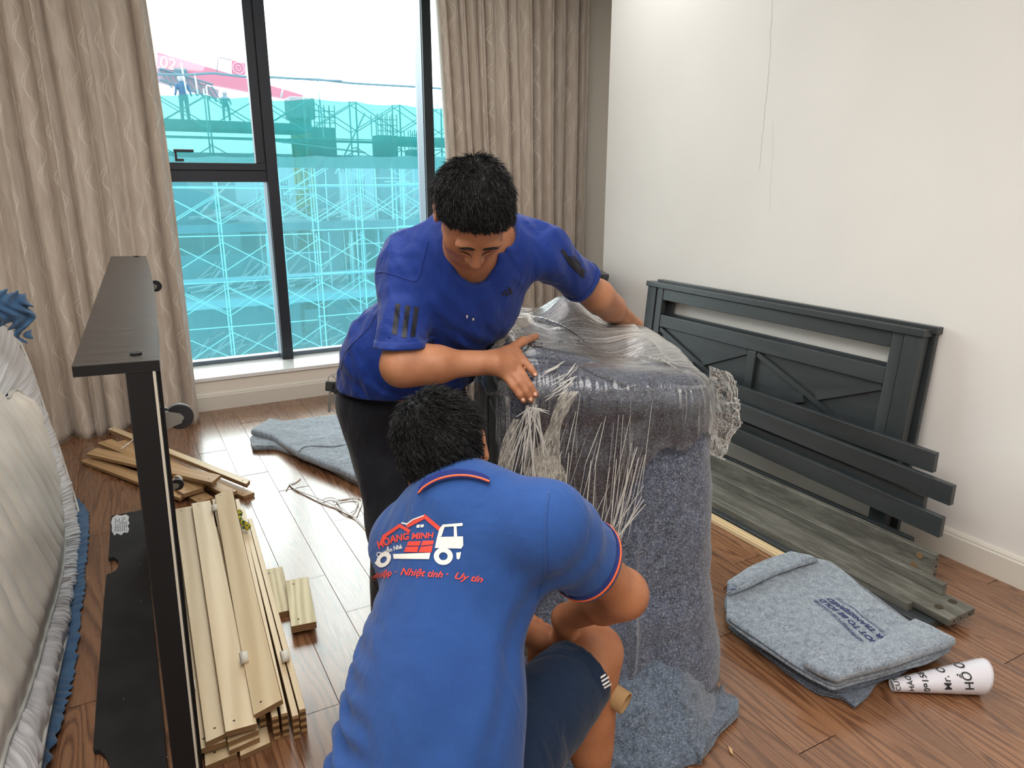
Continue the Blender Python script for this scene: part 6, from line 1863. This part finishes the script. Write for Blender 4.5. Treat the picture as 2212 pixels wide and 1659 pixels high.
# T-shirt
S1 = Sdf(); torso1(S1, 0.018)
def along(a, b, t): return a + (b - a) * t
cR, cL = along(shR, elR, .80), along(shL, elL, .70)
S1.cap(shR, along(shR, elR, .93), .072, .068, .045); S1.cap(shL, along(shL, elL, .85), .066, .058, .045)
S1.sub(nb + ax1 * .055 + fr1 * .02, (.080, .078, .095), R1, 0.006)
S1.sub(nb + fr1 * .085 - ax1 * .005, (.050, .055, .060), R1, 0.01)
dR, dL = (elR - shR) / np.linalg.norm(elR - shR), (elL - shL) / np.linalg.norm(elL - shL)
cRn = np.array([0, 0, -1.0]) * .75 + dR * .35 + nv3(C_F) * .10; cRn /= np.linalg.norm(cRn); cR = T0(875, 757, 1.70)
S1.cut(cR, cRn, reg=lambda P: np.linalg.norm(P - along(shR, elR, 1.0), axis=1) < .125)
S1.cut(cL, dL, reg=lambda P: np.linalg.norm(P - along(shL, elL, .90), axis=1) < .125)
S1.subcap(cR + cRn * 0 + (along(shR, elR, .86) - cR) * 1.0, along(shR, elR, 1.05), .046, .055, .004)
hem = T0(870, 828, 2.08); S1.cut(hem, np.array([0.05, -0.0, -1.0]) , reg=None)
def d1(P):
    q = P - chs; a = q @ ax1; w = q @ W1; fz = q @ fr1
    n = fbm(np.stack([w * 11 + a * 5, fz * 11, a * 3.2 - w * 3], -1), 1, 3, 3)
    low = np.clip(-(a) * 4 - 0.1, 0, 1)
    r = 0.018 * np.abs(n) * 1.3 - 0.009 * fbm(np.stack([w * 5, fz * 5, a * 22], -1), 1, 9, 2) * low
    # drag lines from the right armpit across the chest
    v = P - shR; t = v @ W1; h = v @ ax1
    r = r + 0.0035 * np.sin((h * 1.0 + t * 0.55) * 105 + 2 * n) * np.exp(-((t - .12) / .09) ** 2 - ((h + .10) / .10) ** 2)
    return np.clip(r, -.014, .010)
S1.disp = d1
sh1 = link_mesh('t_shirt', S1.mesh('t_shirt', 0.0065), M['shirt1'], man, True)
# sleeve hems: a raised band
def bare(S):
    T = Sdf(); T.ops = [o for o in S.ops if o[0] in 'ce']; T.disp = S.disp; return T
def band(S, c, d, r0, name, m, parent, wid=0.010, off=0.0018, n=90):
    d = nv3(d) / np.linalg.norm(d); a = np.cross(d, [0, 0, 1.0]); a /= np.linalg.norm(a); b = np.cross(d, a); G = []
    for s_ in np.linspace(-wid / 2, wid / 2, 4):
        row = []
        for k in range(n):
            u = a * math.cos(2 * PI * k / n) + b * math.sin(2 * PI * k / n); row.append(c + d * s_ + u * r0)
        row = np.array(row); U = row - (c + d * s_); U /= np.linalg.norm(U, axis=1)[:, None]
        t = np.full(n, r0)
        for _ in range(14): t -= (S((c + d * s_) + U * t[:, None]) - off) * .8
        G.append((c + d * s_) + U * t[:, None])
    return grid_obj(name, np.array(G), m, parent, close_u=True, thick=0.002)
cRc = shR + dR * (((cR - shR) @ cRn) / (dR @ cRn))
band(bare(S1), cRc - cRn * .010, cRn, .09, 'sleeve_hem', M['shirt1'], sh1, 0.018); band(bare(S1), cL - dL * .012, dL, .09, 'sleeve_hem', M['shirt1'], sh1, 0.016)
# prints
bars = [[(855, 655), (865, 657), (857, 724), (846, 720)], [(876, 659), (887, 661), (878, 730), (867, 728)], [(895, 662), (905, 664), (897, 727), (886, 728)]]
px_each(S1, 'sleeve_stripe', bars, M['blk'], sh1, 1.3)
bars = [[(1211, 541), (1217, 538), (1238, 568), (1260, 591), (1264, 599), (1258, 600), (1232, 575)], [(1228, 556), (1233, 553), (1250, 570), (1266, 588), (1262, 592), (1244, 574)], [(1237, 552), (1241, 552), (1256, 570), (1254, 573)]]
px_each(S1, 'sleeve_stripe', bars, M['blk'], sh1, 1.5)
px_each(S1, 'chest_emblem', [[(1084, 632), (1087, 630), (1092, 639), (1087, 639)], [(1089, 627), (1093, 625), (1101, 638), (1095, 639)], [(1097, 622), (1101, 620), (1109, 634), (1103, 637)]], M['blk'], sh1, 1.3)
P = S1.hit([1008, 1010, 1022, 1024], [682, 687, 687, 692], 1.3, .0015)
px_each(S1, 'paint_speck', [[(1007, 681), (1011, 681), (1010, 688), (1008, 687)], [(1020, 688), (1025, 687), (1023, 693), (1021, 692)]], M['wht'], sh1, 1.3)
# side seam of the T-shirt
def seam_line(S, pts, m, parent, d0, r=0.0009, nm='seam'):
    q = spline([(a, b, 0) for a, b in pts], 8); P = S.hit([a[0] for a in q], [a[1] for a in q], d0, 0.0004)
    return tube(nm, [Vector(p) for p in P], r, m, parent, 5)
seam_line(S1, [(812, 680), (795, 710), (765, 740), (745, 765), (736, 800)], M['blk'], sh1, 1.5)
seam_line(S1, [(811, 590), (830, 588), (870, 600), (900, 605), (915, 560), (925, 520)], M['shirt1'], sh1, 1.4, .0016)
# trousers
Tr = Sdf(); Tr.ell(pv + np.array([0, 0, -.01]), np.array([.180, .148, .13]), R1, .05)
for h, kn, an in ((hipR1, knR1, anR1), (hipL1, knL1, anL1)): Tr.chain([h, kn, an + np.array([0, 0, .02])], [.108, .082, .070], .05)
Tr.cut(pv + np.array([0, 0, .085]), (0, 0, 1)); Tr.cut((0, 0, .035), (0, 0, -1))
Tr.disp = lambda P: 0.010 * np.abs(fbm(P * np.array([1, 1, .45]), 11, 3, 3)) - .003
tr = link_mesh('trousers', Tr.mesh('trousers', 0.008), M['trous'], man, True)
for an, nm in ((anR1, 'shoe'), (anL1, 'shoe')):
    Sh = Sdf(); fd = np.array([-.35, -.93, 0]); Sh.cap(an + np.array([0, 0, -.030]) - fd * .02, an + fd * .18 - np.array([0, 0, .038]), .050, .038, .03); Sh.cut((0, 0, .004), (0, 0, -1))
    link_mesh(nm, Sh.mesh(nm, .008), M['rubber'], man, True)
# nails on the pressing hand
for kx in 'imrp':
    b = surf(*tip_px[kx], 0.010); a = surf(*kn_px[kx], 0.020); d = (b - a) / np.linalg.norm(b - a)
    p = B1.project([b - nv3(C_F) * .02 + d * .002], 0.0006)[0]; N = B1.grad(np.array([p]))[0]
    Mx = frame_M(p, p + d, N); bm = bmesh.new(); bmesh.ops.create_uvsphere(bm, u_segments=10, v_segments=6, radius=1.0, matrix=Mx @ Matrix.Diagonal((.0058, .0046, .0012, 1)))
    bm_obj('fingernail', bm, plain('nail', '#c99a83', 0.35), man, True)

# keys hanging from the belt loop
kt = thing('key_ring', tuple(T0(716, 822, 2.10)), 'bunch of keys on a ring hanging from the standing man\'s waistband', 'keys')
kd = 2.06; c = DP(717, 821, kd)
tube('ring', [c + C_R * (math.cos(a) * .011) + Vector((0, 0, 1)) * (math.sin(a) * .013) for a in np.linspace(0, 2 * PI, 25)], .0009, M['steel'], kt, 6)
tube('clip', [DP(719, 806, kd), DP(717, 811, kd), DP(719, 816, kd), DP(724, 806, kd)], .0014, M['steel'], kt, 6)
for (hx_, hy_), (bx_, by_), hw in (((714, 836), (711, 891), .015), ((723, 839), (722, 870), .010), ((730, 843), (729, 876), .010)):
    a, b = DP(hx_, hy_, kd), DP(bx_, by_, kd); Mx = frame_M(a, b, C_F)
    bm = bmesh.new(); add_box(bm, (-.016, -hw, -.003), (.012, hw, .003), Mx, .003, 2); h = bm_obj('key_head', bm, M['rubber'], kt)
    L = (b - a).length; bm = bmesh.new(); add_box(bm, (.010, -.0035, -.001), (L, .0035, .001), Mx)
    for k in range(4): add_box(bm, (L * .5 + k * .006, .002, -.001), (L * .5 + k * .006 + .003, .0050, .001), Mx)
    bm_obj('key_blade', bm, M['steel'], h)

# ======================= kneeling man =======================
pv2, mid2, ch2, nb2 = T0(905, 1750, 1.26), T0(950, 1430, 1.29), T0(1008, 1200, 1.335), T0(988, 1075, 1.315)
sR2, sL2 = T0(1188, 1135, 1.235), T0(880, 1175, 1.43)
eR2, wR2 = T0(1345, 1283, 1.43), T0(1222, 1335, 1.60)
W2 = sR2 - sL2; W2 /= np.linalg.norm(W2)
ax2 = nb2 - mid2; ax2 /= np.linalg.norm(ax2); fw2 = np.cross(ax2, W2); fw2 /= np.linalg.norm(fw2)
if fw2 @ nv3(C_F) < 0: fw2 = -fw2           # he faces away from the camera
R2 = np.stack([W2, fw2, np.cross(W2, fw2)], 1)
hc2 = T0(963, 978, 1.385)
fh = nv3(C_F) * np.array([1, 1, 0]); fh /= np.linalg.norm(fh); fh = fh * .97 + nv3(C_R) * .22; fh /= np.linalg.norm(fh)
f2 = fh * math.cos(math.radians(30)) - np.array([0, 0, 1]) * math.sin(math.radians(30))
RH2 = ax(f2, np.array([0, 0, 1.0]) - nv3(C_R) * .36)
def torso2(S, g, k=0.06):
    S.ell(pv2, np.array([.185, .135, .15]) + g, R2, k)
    S.ell(mid2 + (pv2 - mid2) * .45, np.array([.168, .122, .15]) + g, R2, k)
    S.ell(mid2, np.array([.150, .112, .16]) + g, R2, k)
    S.ell(ch2, np.array([.158, .108, .15]) + g, R2, k)
    S.cap(sR2 - W2 * .02, nb2 + W2 * .02, .056 + g, .052 + g, .05); S.cap(sL2 + W2 * .02, nb2 - W2 * .02, .056 + g, .052 + g, .05)
hR2 = T0(1030, 1700, 1.33); kR2 = T0(1285, 1415, 1.635); aR2 = nv3((kR2[0] - .03, kR2[1] - .05, .08))
fwd = fw2 * np.array([1, 1, 0]); fwd /= np.linalg.norm(fwd)
hL2 = pv2 - W2 * .09; kL2 = hL2 + fwd * .30; kL2[2] = .065; aL2 = kL2 - fwd * .36; aL2[2] = .05
B2 = Sdf(); head_ops(B2, hc2, RH2, .97, True)
B2.cap(hc2 + RH2 @ np.array([0, -.040, -.045]), nb2, .055, .060, .03); torso2(B2, -0.014)
B2.chain([sR2, eR2, wR2], [.050, .043, .029], .03); B2.cap(eR2, eR2 + (wR2 - eR2) * .3, .044, .046, .02)
eL2 = sL2 + fwd * .16 - np.array([0, 0, .20]); wL2 = T0(1170, 1380, 1.66)
B2.chain([sL2, eL2, wL2], [.050, .040, .028], .03)
B2.chain([hR2, kR2], [.088, .056], .04); B2.cap(kR2, aR2, .054, .038, .03); B2.cap(kR2 + (aR2 - kR2) * .15 - fwd * .015, kR2 + (aR2 - kR2) * .55 - fwd * .02, .050, .046, .03)
B2.ell(kR2 + fwd * .012 + np.array([0, 0, .012]), (.048, .046, .046), None, .03)
B2.chain([hL2, kL2, aL2], [.085, .056, .038], .04)
for an, fd in ((aR2, fwd), (aL2, -fwd)): B2.cap(an - np.array([0, 0, .035]), an + fd * .15 - np.array([0, 0, .048]), .038, .026, .03)
# hands round the roll
rdir = nv3(dr); 
def hold(S, wr, c_, side):
    """fingers wrap round the roll axis at c_"""
    w = nv3(wr); c_ = nv3(c_); v = w - c_; v -= rdir * (v @ rdir); v /= np.linalg.norm(v); t = np.cross(rdir, v) * side
    palm = c_ + v * .056; S.cap(w, palm, .027, .022, .02)
    for i in range(4):
        off = rdir * (.030 - .020 * i); l = (.9, 1.0, .96, .8)[i]; P = [palm + off]
        for a in (28, 62, 95, 122): a = math.radians(a * l); P.append(c_ + off + (v * math.cos(a) + t * math.sin(a)) * .047)
        S.chain(P, [.0125, .0105, .0100, .0092, .0082], .004)
    P = [palm + rdir * .02 - t * .01]
    for a in (-30, -62): a = math.radians(a); P.append(c_ + rdir * (.045) + (v * math.cos(a) + t * math.sin(a)) * .047)
    S.chain(P, [.015, .0125, .0105], .008)
hold(B2, wR2, nv3(ra) + rdir * .115, 1); hold(B2, wL2, nv3(ra) + rdir * .015, -1)
man2 = link_mesh('person', B2.mesh('person', 0.0055), M['skin2'], None, True)
tag(man2, 'crouching man seen from behind in royal blue polo with truck print, navy shorts', 'person')
def hl2(q):
    x, y, z = q[:, 0], q[:, 1], q[:, 2]
    front = (y - 0.060) * 0.75 - (z - 0.060) * 0.75
    nape = np.where(y <= 0.0, -(z + 0.062 + 0.12 * y * 0 + .006 * np.sin(x * 60)), -9)
    side = np.where(y > 0.0, -(z + 0.012 - y * 0.6), -9)
    ear = np.where(np.abs(x) > .058, 0.021 - np.sqrt((y + .012) ** 2 + ((z + .010) / 1.3) ** 2), -9)
    return np.maximum.reduce([front, nape, side, ear])
hair_for('hair', hc2, RH2, .97, man2, hl2, 15, 0.011, 0.55, (-.012, -.055, .098), 14000)
# polo shirt
S2 = Sdf(); torso2(S2, .013)
S2.cap(sR2, along(sR2, eR2, .72), .072, .074, .05); S2.cap(sL2, along(sL2, eL2, .7), .068, .066, .05)
d2 = (eR2 - sR2) / np.linalg.norm(eR2 - sR2); c2_ = along(sR2, eR2, .50)
cutn = d2 * .9 + nv3(C_R) * .25; cutn /= np.linalg.norm(cutn)
S2.cut(c2_, cutn, reg=lambda P: np.linalg.norm(P - along(sR2, eR2, .75), axis=1) < .13)
S2.subcap(along(sR2, eR2, .42), along(sR2, eR2, 1.0), .053, .060, .004)
an2 = hc2 - nb2; an2 /= np.linalg.norm(an2); nc2 = T0(980, 1052, 1.355)
S2.subcap(nc2 - an2 * .004, nc2 + an2 * .12, .060, .085, .005)
S2.cut(pv2 - np.array([0, 0, .06]), (0, 0, -1))
def dd2(P):
    q = P - mid2; a = q @ ax2; w = q @ W2; fz = q @ fw2
    side = np.clip((-w - .02) * 9, 0, 1) * np.clip(.2 - a, 0, 1) * 3
    rip = 0.0075 * np.sin(a * 118 + 3 * fbm(np.stack([w * 9, fz * 9, a * 4], -1), 1, 2, 2) + w * 16) * np.clip(side, 0, 1)
    low = 0.016 * fbm(np.stack([w * 9 + a * 5, fz * 6, a * 2.2 - w * 2], -1), 1, 6, 3) * np.clip(.35 - a * 1.2, .25, 1)
    sl = P - sR2; t = sl @ d2; arm = 0.0035 * np.sin(t * 95 + (sl @ ax2) * 20) * np.exp(-((t - .05) / .05) ** 2) * (t > -.02)
    return np.clip(rip + low + arm, -.014, .011)
S2.disp = dd2
sh2 = link_mesh('polo_shirt', S2.mesh('polo_shirt', 0.0062), M['shirt2'], man2, True)
band(bare(S2), c2_ - cutn * .009, cutn, .09, 'cuff', M['navy'], sh2, .020, .0022); band(bare(S2), c2_ - cutn * .009, cutn, .09, 'cuff_stripe', M['orange'], sh2, .0045, .0040)
seam_line(S2, [(1186, 1062), (1180, 1110), (1178, 1180), (1178, 1240), (1162, 1290)], M['shirt2'], sh2, 0.9, .0018)
# collar: a folded band round the neck, lower edge lying on the shirt
S2b = bare(S2)
cu_ = spline([(905, 1052, 0), (918, 1036, 0), (946, 1021, 0), (978, 1014, 0), (1007, 1015, 0), (1036, 1021, 0), (1056, 1030, 0)], 8)
cd_ = spline([(904, 1070, 0), (916, 1058, 0), (942, 1043, 0), (974, 1034, 0), (1008, 1032, 0), (1036, 1037, 0), (1058, 1044, 0)], 8)
G = []
for s_ in np.linspace(0, 1, 7):
    q = [(a[0] * (1 - s_) + b[0] * s_, a[1] * (1 - s_) + b[1] * s_) for a, b in zip(cu_, cd_)]
    G.append(S2b.hit([a[0] for a in q], [a[1] for a in q], .8, .006 + .004 * (1 - s_)))
G = np.array(G)
col_ = grid_obj('collar', G, M['navy'], sh2, thick=.005)
tube('collar_stripe', [Vector(p) - C_F * .003 for p in G[4]], .0019, M['orange'], col_, 6)
# printed emblem on the back
k3 = lambda pts: [(660 + x / 2.765, 820 + y / 2.765) for x, y in pts]
def stroke(pts, w):
    out = []
    for (x0, y0), (x1, y1) in zip(pts, pts[1:]):
        L = math.hypot(x1 - x0, y1 - y0); nx, ny = -(y1 - y0) / L * w / 2, (x1 - x0) / L * w / 2; ex, ey = (x1 - x0) / L * w * .3, (y1 - y0) / L * w * .3
        out.append(k3([(x0 - ex + nx, y0 - ey + ny), (x1 + ex + nx, y1 + ey + ny), (x1 + ex - nx, y1 + ey - ny), (x0 - ex - nx, y0 - ey - ny)]))
    return out
em = lambda nm, polys, m, off=.0014: px_decal(S2, nm, polys, M[m], sh2, .9, off)
def em1(nm, polys, m, off=.0014):
    for p in polys: em(nm, [p], m, off)
em('print_roof', stroke([(610, 872), (712, 818), (795, 888)], 24), 'redp'); em('print_roof', stroke([(448, 985), (470, 935), (562, 872), (618, 905)], 20), 'redp')
em1('print_roof_line', stroke([(575, 856), (602, 862)], 9) + stroke([(600, 866), (640, 836), (705, 812)], 7) + [k3([(664, 868), (684, 866), (680, 884), (662, 885)]), k3([(688, 866), (708, 865), (704, 881), (685, 883)])], 'wht', .0018)
def ringp(cx, cy, rx, ry, ri, n=28, tilt=0.0):
    out = []
    for i in range(n):
        a0, a1 = 2 * PI * i / n, 2 * PI * (i + 1) / n
        f = lambda a, s_: (cx + rx * s_ * math.cos(a) + tilt * math.sin(a) * rx * s_, cy + ry * s_ * math.sin(a))
        out.append(k3([f(a0, ri), f(a1, ri), f(a1, 1), f(a0, 1)]))
    return out
em('print_wheel', ringp(823, 1055, 57, 52, .46), 'wht'); em('print_wheel', ringp(466, 1076, 42, 46, .44, tilt=-.35), 'wht')
em1('print_truck', [k3([(772, 1006), (786, 940), (940, 936), (942, 990), (930, 1009)]), k3([(786, 942), (800, 888), (822, 864), (832, 876), (812, 936)]), k3([(820, 866), (935, 856), (940, 864), (936, 874), (832, 880)]),
                   k3([(886, 876), (902, 874), (906, 940), (886, 940)]), k3([(522, 1042), (746, 1034), (738, 1072), (526, 1070)]), k3([(900, 1034), (929, 1030), (922, 1066), (914, 1074), (903, 1070)]), k3([(412, 1092), (428, 1082), (438, 1112), (420, 1106)])], 'wht')
em1('print_crate', [k3([(586, 1030), (600, 998), (676, 996), (668, 1031)]), k3([(604, 992), (614, 966), (690, 964), (680, 992)]), k3([(674, 1031), (690, 998), (760, 990), (752, 1032)]), k3([(688, 992), (700, 962), (766, 960), (762, 984)])], 'redp')
px_text(S2, 'print_name', 'HOANG MINH', k3([(438, 1012), (520, 972), (600, 955), (768, 944)]), (17, 11.5), M['redp'], sh2, .9, .035, .2)
px_text(S2, 'print_line', 'Chuyển Nhà', k3([(430, 1062), (500, 1030), (578, 1006)]), (10, 9.5), M['wht'], sh2, .9, .02, .15)
px_text(S2, 'print_slogan', 'nghiệp · ', k3([(378, 1205), (450, 1180), (545, 1164)]), (13, 13), M['redp'], sh2, .9, .02, .35)
px_text(S2, 'print_slogan', 'Nhiệt tình', k3([(566, 1166), (660, 1172), (820, 1182)]), (16, 14), M['redp'], sh2, .9, .02, .35)
px_text(S2, 'print_slogan', '·  Uy tín', k3([(838, 1180), (900, 1190), (1058, 1212)]), (15, 14), M['redp'], sh2, .9, .02, .35)
# shorts
Sh = Sdf(); Sh.ell(pv2 - np.array([0, 0, .02]), (.170, .130, .14), R2, .05); Sh.chain([hR2, along(hR2, kR2, 1.0)], [.108, .080], .05); Sh.chain([hL2, along(hL2, kL2, .9)], [.105, .085], .05)
th = (kR2 - hR2) / np.linalg.norm(kR2 - hR2)
hemc = along(hR2, kR2, .83); Sh.cut(hemc, th, reg=lambda P: np.linalg.norm(P - kR2, axis=1) < .17); Sh.subcap(along(hR2, kR2, .74), kR2 + th * .2, .060, .062, .004)
Sh.cut(pv2 + np.array([0, 0, .10]), (0, 0, 1))
Sh.disp = lambda P: 0.006 * fbm(P, 12, 3, 3)
so2 = link_mesh('shorts', Sh.mesh('shorts', .007), M['shorts'], man2, True)
px_each(Sh, 'shorts_stripe', [[(1297, 1462), (1318, 1448), (1320, 1452), (1298, 1466)], [(1299, 1470), (1320, 1457), (1321, 1461), (1300, 1474)], [(1301, 1478), (1321, 1466), (1322, 1470), (1303, 1482)], [(1304, 1485), (1321, 1475), (1321, 1479), (1306, 1488)]], M['wht'], so2, 1.2)
for an, fd in ((aR2, fwd), (aL2, -fwd)):
    Sx = Sdf(); Sx.cap(an - np.array([0, 0, .04]) - fd * .02, an + fd * .16 - np.array([0, 0, .045]), .046, .034, .03); Sx.cut((0, 0, .004), (0, 0, -1)); link_mesh('shoe', Sx.mesh('shoe', .009), M['rubber'], man2, True)
